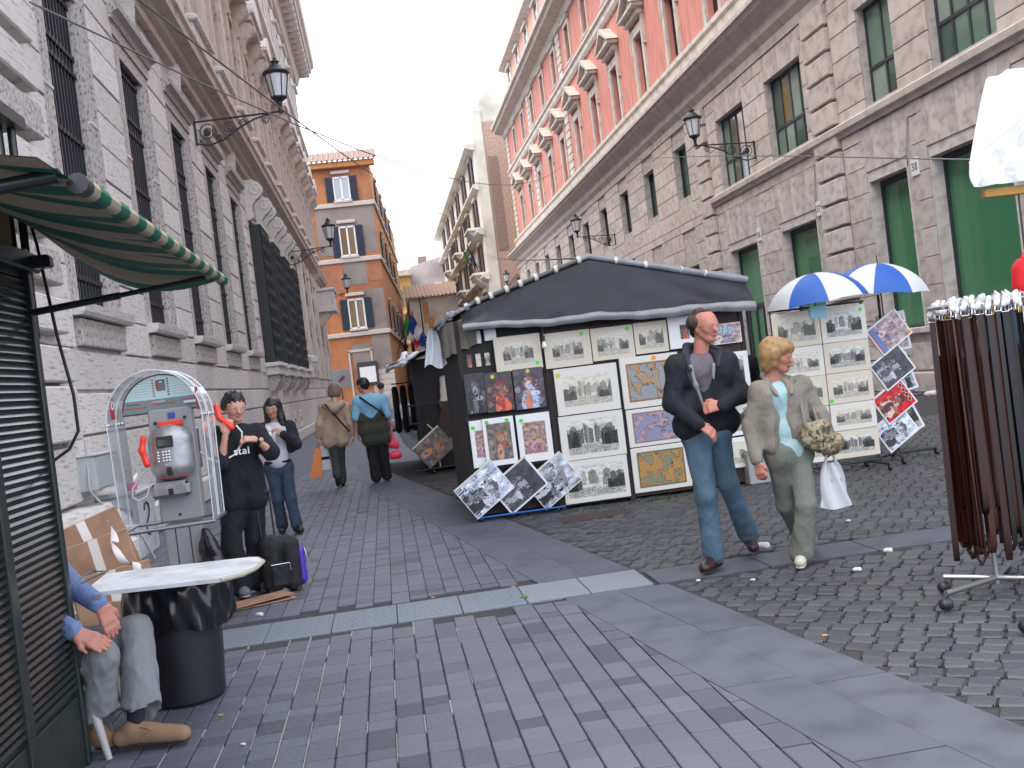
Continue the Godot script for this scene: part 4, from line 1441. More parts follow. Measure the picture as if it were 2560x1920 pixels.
func right_block() -> void:
	var P := thing("pink_palazzo", "pink palazzo above a grey stone shop storey, facing the travertine palace across the street", "building", V(XR, 0, 0), PI)
	var s0 := 8.0
	var s1 := 84.0
	var shops := []
	for e in [[8.6, 11.3], [12.6, 15.6], [18.0, 20.84], [21.76, 23.63], [26.72, 29.26], [31.17, 33.78]]:
		shops.append([e[0], e[1], 1.45, 5.28 if e[1] < 24 else 4.93])
	shops[5][2] = 0.12
	var mez := []
	for e in [[8.8, 11.2], [13.0, 15.3], [18.0, 20.3], [21.75, 23.3], [26.6, 29.2], [31.05, 33.65]]:
		mez.append([e[0], e[1], 6.78, 9.05])
	var small := []
	for k in 10:
		var c := 37.95 + 4.55 * k
		small.append([c - 0.85, c + 0.85, 7.28, 9.2])
		shops.append([c - 0.8, c + 0.8, 0.12 if k % 2 else 1.6, 4.7])
	var wall := MB.new()
	holed_wall(wall, -0.035, s0, s1, 0, 10.2, shops + mez + small, 0.45)
	wall.quad(V(-0.035, 0, s1), V(-0.035, 10.2, s1), V(-12, 10.2, s1), V(-12, 0, s1))
	part(P, "wall", wall, M.base_b)
	part(P, "core", MB.new().box(V(-12, 0.05, s0), V(-0.6, 21.0, s1 - 0.05)), M.dark_room)
	# --- separate stones: courses between the openings
	var lists := []
	var y := 0.5
	var row := 0
	while y < 9.75:
		var hh := 0.615
		var y1 := minf(y + hh, 9.8)
		if y < 6.3 and y1 > 6.3:
			y1 = 6.34
		var blocked := []
		for h in shops + mez + small:
			var top: float = h[3] + (1.0 if h[3] < 6 else 0.6)
			if y1 > h[2] - 0.12 and y < top:
				blocked.append([h[0] - (0.28 if h[3] < 6 and h[1] < 30 else 0.0), h[1] + 0.02])
		blocked.append([24.72, 26.2])
		blocked.append([34.6, 35.9])
		blocked.sort_custom(func(a, b): return a[0] < b[0])
		var s := 15.6 - (0.4 if row % 2 else 0.0)
		var bi := 0
		while s < s1 - 0.5:
			var nxt := 1e9
			var jump := 0.0
			for b in blocked:
				if b[1] > s + 0.001:
					nxt = b[0]
					jump = b[1]
					break
			if nxt <= s + 0.05:
				s = jump
				continue
			var l := minf(1.25 + 0.35 * rng.randf(), nxt - s)
			if nxt - s - l < 0.4:
				l = nxt - s
			if l > 3.0:
				l = 1.3
			if s + l > s1 - 0.5:
				break
			lists.append([s, minf(s + l, s1), y, y1])
			s += l
		y = y1
		row += 1
	lists.sort_custom(func(a, b): return a[0] < b[0])
	var rest := [MB.new(), MB.new()]
	var n := 0
	for e in lists:
		var low: bool = e[2] < 6.0 and e[0] < 35.0
		var mats := ["base_a", "base_b", "base_c"] if low else ["block_a", "block_b", "block_c"]
		var d := 0.004 if low else 0.02
		if n < 300:
			part(P, "stone_block", MB.new().cham(V(-0.035, e[2] + 0.008, e[0] + 0.008), V(d, e[3] - 0.008, e[1] - 0.008), 0.006 if low else 0.014), M[mats[rng.randi() % 3]])
			n += 1
		else:
			rest[rng.randi() % 2].cham(V(-0.035, e[2] + 0.01, e[0] + 0.01), V(d, e[3] - 0.01, e[1] - 0.01), 0.014)
	for i in 2:
		stuff(part(P, "stone_blocks_beyond", rest[i], M[["block_a", "block_b"][i]]))
	# wedge stones over the openings
	for h in shops.slice(2, 6) + mez.slice(2, 6):
		var low: bool = h[3] < 6.0
		var yt := 6.32 if low else 9.8
		var nv := 9 if h[1] - h[0] > 2 else 7
		var c: float = (h[0] + h[1]) * 0.5
		for i in nv:
			var a0 := (float(i) / nv - 0.5)
			var a1 := (float(i + 1) / nv - 0.5)
			var wb: float = h[1] - h[0]
			var wt := wb + 0.7
			var poly := PackedVector2Array([Vector2(c + a0 * wb + 0.006, h[3]), Vector2(c + a1 * wb - 0.006, h[3]), Vector2(c + a1 * wt - 0.006, yt - 0.02), Vector2(c + a0 * wt + 0.006, yt - 0.02)])
			var m := MB.new().at(Transform3D(Basis(Vector3(0, 0, 1), Vector3(0, 1, 0), Vector3(-1, 0, 0)), Vector3.ZERO))
			m.prism(poly, -0.012, 0.035)
			part(P, "wedge_stone", m, M[["base_a", "base_c", "base_b"][i % 3] if low else ["block_a", "block_c", "block_b"][i % 3]])
	# rusticated strips
	for st in [[24.78, 26.12], [34.7, 35.8]]:
		for r in 15:
			part(P, "strip_block", MB.new().cham(V(-0.035, 0.5 + 0.625 * r, st[0]), V(0.13, 0.5 + 0.625 * r + 0.55, st[1]), 0.02), M[["base_a", "base_c"][r % 2] if r < 9 else ["block_a", "block_b"][r % 2]])
	part(P, "plinth", MB.new().cham(V(-0.035, 0, s0), V(0.1, 0.46, s1), 0.03), M.base_b)
	# shop windows
	for i in 6:
		var h: Array = shops[i]
		var w := part(P, "shop_window", MB.new().box(V(-0.4, h[2], h[0] + 0.06), V(-0.36, h[3] - 0.36, h[1] - 0.06)), M.shop_panel if i == 5 else M.shop_glass)
		var f := MB.new()
		var top: float = h[3] - 0.35
		for z in [h[0] + 0.03, h[1] - 0.03]:
			f.box(V(-0.36, h[2], z - 0.05), V(-0.28, top, z + 0.05))
		f.box(V(-0.36, top - 0.02, h[0]), V(-0.28, top + 0.12, h[1]))
		f.box(V(-0.36, h[2], h[0]), V(-0.28, h[2] + 0.08, h[1]))
		part(w, "frame", f, M.window_frame)
		part(w, "surround", MB.new().box(V(-0.3, h[2], h[0] - 0.0), V(-0.012, h[3], h[0] + 0.05)).box(V(-0.3, h[2], h[1] - 0.05), V(-0.012, h[3], h[1])).box(V(-0.36, top + 0.1, h[0]), V(-0.015, h[3] - 0.002, h[1])), M.base_c)
		part(w, "sill", MB.new().cham(V(-0.36, h[2] - 0.12, h[0] - 0.15), V(0.08, h[2] + 0.02, h[1] + 0.15), 0.02), M.base_c)
		if i == 5:
			var dm := MB.new()
			dm.box(V(-0.36, 2.7, h[0] + 0.06), V(-0.30, 2.82, h[1] - 0.06))
			for q in 4:
				var z: float = lerpf(h[0] + 0.3, h[1] - 0.3, q / 3.0)
				dm.box(V(-0.36, 0.12, z - 0.045), V(-0.30, 2.75, z + 0.045))
			part(w, "glazing_bar", dm, M.window_frame)
	# mezzanine windows with small panes
	for i in 6:
		var h: Array = mez[i]
		var nc := 2 if h[1] - h[0] < 2 else 4
		var f := MB.new()
		f.box(V(-0.27, h[2], h[0]), V(-0.2, h[3], h[0] + 0.07)).box(V(-0.27, h[2], h[1] - 0.07), V(-0.2, h[3], h[1]))
		f.box(V(-0.27, h[2], h[0]), V(-0.2, h[2] + 0.07, h[1])).box(V(-0.27, h[3] - 0.07, h[0]), V(-0.2, h[3], h[1]))
		for c in range(1, nc):
			var z: float = lerpf(h[0], h[1], float(c) / nc)
			f.box(V(-0.265, h[2], z - 0.035), V(-0.205, h[3], z + 0.035))
		f.box(V(-0.268, h[2] + 0.8, h[0]), V(-0.203, h[2] + 0.88, h[1]))
		var w := part(P, "mezzanine_window", f, M.window_frame)
		for c in nc:
			for r in 2:
				var z0: float = lerpf(h[0], h[1], float(c) / nc)
				var z1: float = lerpf(h[0], h[1], float(c + 1) / nc)
				var y0: float = h[2] if r == 0 else h[2] + 0.84
				var y1: float = h[2] + 0.84 if r == 0 else h[3]
				var g: String = ["tint_glass", "tint_glass_b", "tint_glass_c", "tint_glass", "warm_glass"][(i * 3 + c * 2 + r * (c + 1)) % 5]
				if g == "warm_glass" and (i + c) % 2:
					g = "tint_glass_c"
				part(w, "pane", MB.new().quad(V(-0.235, y0, z1), V(-0.235, y0, z0), V(-0.235, y1, z0), V(-0.235, y1, z1)), M[g])
	var sw := MB.new()
	sw.box(V(-0.3, 7.28, -0.85), V(-0.24, 9.2, -0.78)).box(V(-0.3, 7.28, 0.78), V(-0.24, 9.2, 0.85)).box(V(-0.3, 7.28, -0.04), V(-0.24, 9.2, 0.04)).box(V(-0.3, 7.28, -0.85), V(-0.24, 7.36, 0.85))
	var swm := sw.mesh()
	var swp := MB.new().quad(V(-0.32, 7.28, 0.85), V(-0.32, 7.28, -0.85), V(-0.32, 9.2, -0.85), V(-0.32, 9.2, 0.85)).mesh()
	var dp := MB.new().quad(V(-0.4, 0.1, 0.8), V(-0.4, 0.1, -0.8), V(-0.4, 4.7, -0.8), V(-0.4, 4.7, 0.8)).mesh()
	for k in 10:
		var w := part(P, "small_window", swm, M.window_frame, V(0, 0, 37.95 + 4.55 * k))
		part(w, "pane", swp, M.tint_glass_c)
		part(P, "shop_pane", dp, M.dark_glass, V(0, 0, 37.95 + 4.55 * k))
	part(P, "string_course", MB.new().prism(PackedVector2Array([Vector2(-0.035, 6.34), Vector2(0.07, 6.34), Vector2(0.09, 6.42), Vector2(0.17, 6.48), Vector2(0.18, 6.62), Vector2(0.05, 6.70), Vector2(-0.035, 6.72)]), s0, 34.65), M.mould)
	# heavy cornice under the pink storeys
	part(P, "cornice", MB.new().prism(PackedVector2Array([Vector2(-0.035, 9.8), Vector2(0.05, 9.8), Vector2(0.07, 10.05), Vector2(0.22, 10.25), Vector2(0.26, 10.5), Vector2(0.60, 10.78), Vector2(0.64, 10.9), Vector2(0.72, 10.92), Vector2(0.72, 11.05), Vector2(-0.4, 11.2)]), s0, s1 + 0.5), M.mould)
	part(P, "parapet_course", MB.new().prism(PackedVector2Array([Vector2(-0.4, 11.18), Vector2(0.02, 11.16), Vector2(0.02, 11.95), Vector2(0.10, 12.0), Vector2(0.10, 12.15), Vector2(-0.15, 12.3), Vector2(-0.4, 12.3)]), s0, s1), M.mould_pale)
	# pink storeys
	var cs := []
	for k in 13:
		cs.append(24.1 + 4.6 * k)
	var holes := []
	for c in cs:
		holes.append([c - 0.62, c + 0.62, 12.55, 14.95])
		holes.append([c - 0.55, c + 0.55, 18.2, 20.1])
	var pw := MB.new()
	holed_wall(pw, -0.3, s0, s1, 12.25, 21.0, holes, 0.35)
	pw.quad(V(-0.3, 10.0, s1), V(-0.3, 21.0, s1), V(-12, 21.0, s1), V(-12, 10.0, s1))
	part(P, "pink_wall", pw, M.pink)
	var sr := MB.new()
	for q in [-1, 1]:
		sr.box(V(-0.3, 12.3, q * 0.62), V(-0.2, 14.95, q * 0.9))
		sr.box(V(-0.3, 14.3, q * 0.9), V(-0.16, 15.6, q * 1.02))
	sr.box(V(-0.3, 14.95, -0.9), V(-0.2, 15.3, 0.9))
	var srm := sr.mesh()
	var tt := Transform3D(Basis(Vector3(0, 0, 1), Vector3(0, 1, 0), Vector3(-1, 0, 0)), Vector3.ZERO)
	var pd := MB.new()
	pd.cham(V(-0.3, 15.5, -1.05), V(0.0, 15.75, 1.05), 0.02)
	pd.cham(V(-0.3, 15.75, -1.25), V(0.22, 15.92, 1.25), 0.03)
	pd.at(tt).prism(PackedVector2Array([Vector2(-1.2, 15.92), Vector2(1.2, 15.92), Vector2(0, 16.5)]), -0.02, 0.3)
	pd.at(tt).prism(PackedVector2Array([Vector2(-1.34, 15.92), Vector2(-1.2, 15.92), Vector2(0, 16.55), Vector2(1.2, 15.92), Vector2(1.34, 15.92), Vector2(0, 16.78)]), -0.26, 0.3)
	var pdm := pd.mesh()
	var fr := MB.new()
	fr.box(V(-0.55, 12.55, -0.62), V(-0.5, 14.95, -0.54)).box(V(-0.55, 12.55, 0.54), V(-0.5, 14.95, 0.62)).box(V(-0.55, 12.55, -0.04), V(-0.5, 14.95, 0.04))
	var frm := fr.mesh()
	var gp := MB.new().quad(V(-0.53, 12.55, 0.62), V(-0.53, 12.55, -0.62), V(-0.53, 14.95, -0.62), V(-0.53, 14.95, 0.62)).mesh()
	var s2 := MB.new()
	for q in [-1, 1]:
		s2.box(V(-0.3, 18.1, q * 0.55), V(-0.21, 20.1, q * 0.78))
	s2.box(V(-0.3, 20.1, -0.78), V(-0.21, 20.35, 0.78)).cham(V(-0.3, 20.35, -0.92), V(-0.1, 20.48, 0.92), 0.02)
	s2.cham(V(-0.3, 18.0, -0.9), V(-0.14, 18.14, 0.9), 0.02)
	var s2m := s2.mesh()
	var gp2 := MB.new().quad(V(-0.53, 18.2, 0.55), V(-0.53, 18.2, -0.55), V(-0.53, 20.1, -0.55), V(-0.53, 20.1, 0.55)).mesh()
	for i in cs.size():
		var w := part(P, "pedimented_window", srm, M.mould, V(0, 0, cs[i]))
		part(w, "pediment", pdm, M.mould)
		part(w, "frame", frm, M.window_frame)
		part(w, "pane", gp, M.curtain_glass if i % 3 == 1 else M.dark_glass)
		var w2 := part(P, "upper_window", s2m, M.mould, V(0, 0, cs[i]))
		part(w2, "pane", gp2, M.dark_glass)
	part(P, "storey_band", MB.new().prism(PackedVector2Array([Vector2(-0.3, 17.15), Vector2(-0.2, 17.15), Vector2(-0.12, 17.3), Vector2(-0.12, 17.55), Vector2(-0.02, 17.62), Vector2(-0.02, 17.75), Vector2(-0.3, 17.8)]), s0, s1), M.mould_pale)
	var qm := MB.new().cham(V(-0.3, 0.02, -0.5), V(-0.19, 0.40, 0.5), 0.02).mesh()
	for z in [59.0, 71.5, 83.45]:
		for r in 19:
			part(P, "quoin", qm, M.mould_pale, V(0, 12.32 + 0.43 * r, z))
	part(P, "crowning_cornice", MB.new().prism(PackedVector2Array([Vector2(-0.3, 20.5), Vector2(-0.15, 20.55), Vector2(-0.05, 20.9), Vector2(0.55, 21.1), Vector2(0.6, 21.3), Vector2(0.78, 21.36), Vector2(0.8, 21.6), Vector2(-1.7, 21.8)]), s0, s1 + 0.8), M.mould)
	# set-back attic with teal shutters
	part(P, "attic_wall", MB.new().box(V(-9, 21.7, s0), V(-0.5, 25.2, s1 - 3.0)), M.pink_pale)
	part(P, "attic_cornice", MB.new().prism(PackedVector2Array([Vector2(-0.5, 25.0), Vector2(0.1, 25.2), Vector2(0.1, 25.5), Vector2(-0.5, 25.6)]), s0, s1 - 2.6), M.mould_pale)
	for i in range(6, 13):
		var z: float = cs[i]
		var aw := part(P, "attic_window", MB.new().box(V(-0.5, 22.2, z - 0.6), V(-0.46, 24.6, z + 0.6)), M.dark_glass)
		part(aw, "surround", MB.new().box(V(-0.5, 22.2, z - 0.85), V(-0.4, 24.9, z - 0.6)).box(V(-0.5, 22.2, z + 0.6), V(-0.4, 24.9, z + 0.85)).cham(V(-0.5, 24.7, z - 0.95), V(-0.25, 24.95, z + 0.95), 0.02), M.mould_pale)
		part(aw, "railing_panel", MB.new().box(V(-0.1, 21.8, z - 1.3), V(-0.05, 23.0, z + 1.3)), M.teal)
	# house numbers on small plaques
	for e in [["39", 17.75, 5.0], ["38", 21.4, 4.95], ["37", 26.45, 4.9], ["36", 30.9, 4.85]]:
		var pq := part(P, "number_plaque", MB.new().cham(V(0.004, e[2] - 0.2, e[1] - 0.16), V(0.03, e[2] + 0.2, e[1] + 0.16), 0.01), M.white_paint)
		text(pq, e[0], 0.24, tfm(V(0.032, e[2], e[1]), PI / 2), M.ink_grey)


# flat lettering: a TextMesh of almost no depth, centred on the frame's origin, facing its +z
func text(parent: Node, s: String, size: float, t: Transform3D, mat: Material, serif := false, wide := 1.0) -> MeshInstance3D:
	var tm := TextMesh.new()
	var f := SystemFont.new()
	f.font_names = PackedStringArray(["Droid Serif" if serif else "Droid Sans"])
	f.font_weight = 700
	tm.font = f
	tm.text = s
	tm.font_size = 32
	tm.pixel_size = size / 32.0
	tm.depth = 0.002
	tm.curve_step = 2.0
	var o := MeshInstance3D.new()
	o.name = "lettering"
	o.mesh = tm
	o.material_override = mat
	o.transform = t * Transform3D(Basis.from_scale(Vector3(wide, 1, 1)), Vector3.ZERO)
	parent.add_child(o, true)
	return o


# ---------------------------------------------------------------- houses at the end of the street
func tiles_roof(parent: Node, a: Vector3, b: Vector3, up: Vector3, mat: Material, pitch := 0.42) -> void:
	# rows of half-round tiles running up the slope from eave a-b
	var n := int((b - a).length() / pitch)
	var m := MB.new()
	m.quad(a, b, b + up, a + up)
	for i in n:
		var p := a.lerp(b, (i + 0.5) / n)
		m.tube([p, p + up], 0.12, 6)
	part(parent, "roof", m, mat)


func shuttered(parent: Node, w: float, h: float, at: Transform3D, glass: Material, lights := false) -> void:
	var f := MB.new()
	for s in [-1, 1]:
		f.box(V(s * w * 0.5 - 0.06, 0, -0.02), V(s * w * 0.5 + 0.06, h, 0.06))
	f.box(V(-0.07, 0, -0.02), V(0.07, h, 0.06)).box(V(-w * 0.5, h - 0.1, -0.02), V(w * 0.5, h + 0.05, 0.06)).box(V(-w * 0.5, 0, -0.02), V(w * 0.5, 0.1, 0.06))
	var o := part(parent, "window", f, M.white_paint)
	o.transform = at
	part(o, "pane", MB.new().quad(V(-w * 0.5, 0, 0.01), V(w * 0.5, 0, 0.01), V(w * 0.5, h, 0.01), V(-w * 0.5, h, 0.01)), glass)
	for s in [-1, 1]:
		var sh := MB.new().box(V(s * w * 0.5 + s * 0.06, -0.05, 0.02), V(s * w * 0.5 + s * (0.06 + w * 0.5), h + 0.05, 0.08))
		for r in 14:
			sh.box(V(s * w * 0.5 + s * 0.12, h * (r + 0.3) / 14.0, 0.08), V(s * w * 0.5 + s * w * 0.5, h * (r + 0.75) / 14.0, 0.10))
		part(o, "shutter", sh, M.shutter)
	part(o, "sill", MB.new().cham(V(-w * 0.62, -0.2, 0), V(w * 0.62, 0.0, 0.22), 0.03), M.course)
	part(o, "lintel", MB.new().cham(V(-w * 0.62, h + 0.28, 0), V(w * 0.62, h + 0.55, 0.2), 0.03), M.course)


func far_houses() -> void:
	# orange corner house closing the street
	var O := thing("orange_house", "orange plaster corner house with dark shutters closing the end of the street", "building", V(0, 0, -88))
	part(O, "wall", MB.new().quad(V(-9, 0, 0), V(1.0, 0, 0), V(1.0, 20.6, 0), V(-9, 20.6, 0)), M.orange)
	part(O, "side_wall", MB.new().quad(V(1.0, 0, 0), V(3.6, 0, -45), V(3.6, 20.6, -45), V(1.0, 20.6, 0)).quad(V(3.6, 0, -45), V(-9, 0, -45), V(-9, 20.6, -45), V(3.6, 20.6, -45)).quad(V(-9, 20.6, 0), V(1, 20.6, 0), V(3.6, 20.6, -45), V(-9, 20.6, -45)), M.orange_side)
	# repaired patches of plaster
	for e in [[-3.9, 10.0, -2.2, 12.4, "rust_plaster"], [-2.1, 10.4, -0.2, 12.4, "grey_plaster"], [0.0, 10.6, 0.98, 12.3, "rust_plaster"], [-1.0, 6.5, 0.97, 9.9, "grey_plaster"], [-3.9, 13.0, 0.97, 16.9, "grey_plaster"], [0.2, 17.2, 0.95, 20.0, "rust_plaster"], [-2.2, 3.4, -0.6, 5.4, "grey_plaster"], [-0.5, 0.6, 0.98, 6.0, "grey_plaster"]]:
		part(O, "plaster_patch", MB.new().box(V(e[0], e[1], 0.002), V(e[2], e[3], 0.02)), M[e[4]])
	for y in [6.1, 12.3, 16.95]:
		part(O, "string_course", MB.new().cham(V(-9, y, 0.0), V(1.12, y + 0.38, 0.16), 0.04), M.course)
		var sc := part(O, "string_course", MB.new().cham(V(-0.0, y, -45), V(0.16, y + 0.38, 0.0), 0.04), M.course)
		sc.position = V(1.02, 0, 0)
		sc.rotation.y = -atan2(2.6, 45.0)
	part(O, "eaves", MB.new().cham(V(-9, 20.2, -0.2), V(1.5, 20.7, 0.55), 0.05), M.orange_side)
	tiles_roof(O, V(-9, 20.72, 0.75), V(1.7, 20.72, 0.75), V(0.0, 1.6, -4.0), M.roof_tile)
	for e in [[6.75, "room_glass"], [12.85, "room_glass"], [17.5, "curtain_glass"]]:
		shuttered(O, 1.25, 2.45 if e[0] < 17 else 1.95, Transform3D(Basis.IDENTITY, V(-1.45, e[0], 0.02)), M[e[1]])
	for k in 4:
		for y in [6.75, 12.85, 17.5]:
			var z := -6.0 - 8.0 * k
			shuttered(O, 1.3, 2.2, Transform3D(Basis(Vector3.UP, PI / 2 - 0.0577), V(1.04 - z * 0.0578, y, z)), M.dark_glass)
	# base course of stone and notice frame
	for r in 7:
		for c in 2:
			part(O, "stone_block", MB.new().cham(V(0.0 - 0.55 * c - 0.25 * (r % 2), 0.45 * r, 0), V(1.05 if c == 0 else -0.02 - 0.25 * (r % 2), 0.45 * r + 0.42, 0.07), 0.02), M.course)
	var nf := part(O, "blind_window", MB.new().box(V(-2.6, 0.6, 0.0), V(-2.45, 4.9, 0.08)).box(V(-0.75, 0.6, 0.0), V(-0.6, 4.9, 0.08)).box(V(-2.6, 4.8, 0.0), V(-0.6, 5.0, 0.08)), M.course)
	var nb := thing("notice_board", "dark framed notice board on the orange house", "sign", V(-1.15, 2.05, -87.9))
	part(nb, "frame", MB.new().cham(V(-0.85, -0.1, 0), V(0.85, 1.85, 0.12), 0.03), M.window_frame)
	part(nb, "sheet", MB.new().box(V(-0.66, 0.1, 0.12), V(0.66, 1.42, 0.14)), M.white_paint)
	var ss := thing("street_sign", "small pale sign with blue and red stripe by the palace corner", "sign", V(-2.85, 2.5, -69.6))
	part(ss, "plate", MB.new().cham(V(-0.5, -0.6, -0.02), V(0.75, 0.6, 0.02), 0.01), M.grey_box)
	part(ss, "stripe", MB.new().at(tfm(V(0.2, -0.05, 0.025), 0, 0, 0.7)).cbox(Vector3.ZERO, V(0.5, 0.22, 0.01)), M.blue_print)
	part(ss, "stripe", MB.new().at(tfm(V(0.22, -0.12, 0.032), 0, 0, 0.7)).cbox(Vector3.ZERO, V(0.5, 0.07, 0.01)), M.red_plastic)
	part(ss, "pole", MB.new().tube([V(0.1, -2.5, 0), V(0.1, 0.5, -0.04)], 0.04, 6), M.iron)
	# beige house with brick flank, jutting in beyond the pink block
	var B := thing("beige_house", "tall pale beige house with brown shutters and a bare brick flank", "building", V(10.0, 0, -88))
	part(B, "front_wall", MB.new().quad(V(0, 0, -55), V(0, 0, 0), V(0, 24.0, 0), V(0, 24.0, -55)), M.beige)
	part(B, "brick_flank", MB.new().quad(V(0.9, 0, 0.0), V(9, 0, 0.0), V(9, 23.0, 0.0), V(0.9, 23.0, 0.0)), M.bare_brick)
	part(B, "corner_strip", MB.new().cham(V(-0.08, 0, -0.5), V(0.9, 24.0, 0.12), 0.04), M.beige)
	part(B, "roof_slab", MB.new().box(V(0.05, 23.0, -54.9), V(9, 23.2, -0.05)).box(V(8.9, 0, -54), V(9, 23, -0.1)).box(V(0.1, 0, -55), V(9, 23, -54.9)), M.beige)
	part(B, "gable", MB.new().prism(PackedVector2Array([Vector2(0.0, 23.2), Vector2(9.0, 23.2), Vector2(9.0, 27.6), Vector2(2.6, 27.6)]), -30, -0.1), M.beige)
	for e in [[9.6, 0.55], [13.4, 0.6], [17.2, 0.5], [20.6, 0.8]]:
		part(B, "string_course", MB.new().prism(PackedVector2Array([Vector2(0, e[0]), Vector2(-e[1] * 0.6, e[0] + 0.1), Vector2(-e[1], e[0] + 0.3), Vector2(-e[1], e[0] + 0.5), Vector2(0, e[0] + 0.6)]), -55.4, 0.3), M.beige)
	for k in 6:
		for y in [3.2, 6.4, 10.6, 14.5, 18.1]:
			var z := -4.0 - 8.2 * k
			var w := part(B, "window", MB.new().box(V(-0.1, y, z - 0.75), V(0.02, y + 2.4, z + 0.75)), M.dark_glass)
			for s in [-1, 1]:
				part(w, "shutter", MB.new().box(V(-0.2, y, z + s * 0.75), V(-0.1, y + 2.4, z + s * 1.6)), M.brown_shutter)
			part(w, "surround", MB.new().cham(V(-0.25, y + 2.4, z - 1.0), V(0, y + 2.75, z + 1.0), 0.04), M.beige)
			if k % 2 == 0 and y > 6 and y < 18:
				var bl := part(w, "balcony", MB.new().cham(V(-1.2, y - 0.35, z - 1.9), V(0, y - 0.1, z + 1.9), 0.05), M.beige)
				for s in [-1, 0, 1]:
					bl = part(w, "balcony_bracket", MB.new().prism(PackedVector2Array([Vector2(0, y - 1.3), Vector2(-0.3, y - 1.1), Vector2(-1.0, y - 0.5), Vector2(-1.0, y - 0.35), Vector2(0, y - 0.35)]), z + s * 1.4 - 0.15, z + s * 1.4 + 0.15), M.beige)
				var rl := MB.new()
				for q in 16:
					rl.box(V(-1.16, y - 0.1, z - 1.85 + 0.245 * q), V(-1.12, y + 0.85, z - 1.8 + 0.245 * q))
				rl.box(V(-1.18, y + 0.85, z - 1.9), V(-1.1, y + 0.92, z + 1.9))
				part(w, "balcony_railing", rl, M.iron)
	for e in [[1.2, 5.5, 2.4, 8.0], [1.1, 12.0, 1.9, 20.0], [3.0, 15.5, 8.0, 16.2]]:
		part(B, "brick_patch", MB.new().box(V(e[0], e[1], 0.0), V(e[2], e[3], 0.06)), M.brick_dark)
	# low orange house in the gap before it
	var Lo := thing("low_orange_house", "low orange house tucked between the pink palazzo and the beige house", "building", V(11.4, 0, -86))
	part(Lo, "wall", MB.new().box(V(-0.9, 0, -1.4), V(4, 8.3, -0.4)), M.low_orange)
	part(Lo, "roof", MB.new().prism(PackedVector2Array([Vector2(-1.3, 8.0), Vector2(0.6, 9.6), Vector2(4, 9.6), Vector2(4, 9.3), Vector2(0.7, 9.3), Vector2(-1.1, 7.9)]), -1.5, 0.0), M.roof_tile)
	# yellow house, lavender wall, white house with a tiled roof
	var Y := thing("yellow_house", "narrow yellow house with blue shutters far behind the flags", "building", V(0, 0, -140))
	part(Y, "wall", MB.new().box(V(1.5, 0, -14), V(5.3, 16.4, 0)), M.yellow_wall)
	part(Y, "eaves", MB.new().cham(V(1.2, 16.0, -14), V(5.6, 16.9, 0.6), 0.1), M.mould_pale)
	for y in [3.5, 8.0, 12.0]:
		for x in [3.4, 4.6]:
			var w := part(Y, "window", MB.new().box(V(x - 0.32, y, 0), V(x + 0.32, y + 2.2, 0.05)), M.dark_glass)
			part(w, "shutter", MB.new().box(V(x + 0.34, y, 0), V(x + 0.58, y + 2.2, 0.09)), M.teal)
		part(Y, "string_course", MB.new().cham(V(1.4, y - 1.1, 0), V(5.4, y - 0.7, 0.2), 0.04), M.mould_pale)
	var La := thing("lavender_house", "blank lavender gable rising behind the white tiled house", "building", V(0, 0, -142))
	part(La, "wall", MB.new().prism(PackedVector2Array([Vector2(5.4, 0), Vector2(14, 0), Vector2(14, 19.6), Vector2(10.5, 18.6), Vector2(5.4, 17.4)]), -12, 0), M.lavender)
	part(La, "chimney", MB.new().cham(V(6.8, 17.4, -4), V(8.0, 19.0, -2.5), 0.05), M.brick_dark)
	part(La, "dormer", MB.new().cham(V(8.3, 13.0, 0), V(9.6, 14.8, 0.8), 0.05), M.white_paint)
	var Wh := thing("white_house", "low white house with peeling plaster and pale tiled roof behind the stalls", "building", V(0, 0, -118))
	part(Wh, "wall", MB.new().box(V(4.0, 0, -12), V(9.9, 11.2, 0)), M.pale_wall)
	part(Wh, "plaster_patch", MB.new().box(V(5.4, 8.2, 0), V(6.1, 10.6, 0.03)), M.low_orange)
	part(Wh, "plaster_patch", MB.new().box(V(5.9, 7.6, 0), V(6.6, 8.9, 0.032)), M.low_orange)
	part(Wh, "drainpipe", MB.new().tube([V(5.2, 0, 0.1), V(5.2, 11, 0.1)], 0.07, 6), M.iron)
	tiles_roof(Wh, V(3.6, 11.2, 0.7), V(10.2, 11.2, 0.7), V(0, 1.7, -4.5), M.roof_tile_pale)
	# flags on leaning poles
	flag_pair(V(1.6, 4.3, -100.0), V(3.0, 8.2, -99.0), "green white and red flag beside the orange house", "blue and white flag beside the orange house")
	flag_pair(V(10.0, 9.3, -96.0), V(8.6, 13.4, -95.0), "green white and red flag on the beige house", "blue flag on the beige house")


func flag_pair(a: Vector3, b: Vector3, l1: String, l2: String) -> void:
	for k in 2:
		var off := V(0.5 * k, 0, 0.3 * k)
		var t := thing("flag", l1 if k == 0 else l2, "flag", a + off, 0.0, "flags on leaning poles")
		var d := b - a
		part(t, "pole", MB.new().tube([Vector3.ZERO, d * 1.05], 0.05, 6), M.iron)
		for s in 3:
			var mat: String = (["flag_green", "flag_white", "flag_red"] if k == 0 else ["flag_blue", "flag_white", "flag_blue"])[s]
			var m := MB.new().sheet(5, 10, func(u, v):
				return d * (0.98 - 0.36 * v) + V((s + u) * 0.38 + 0.05 * sin(v * 9.0 + s), -0.95 * (s + u) * (0.9 - 0.25 * v), 0.12 * sin((s + u) * 3.0 + v * 4.0)), 0.01)
			part(t, "cloth_panel", m, M[mat])


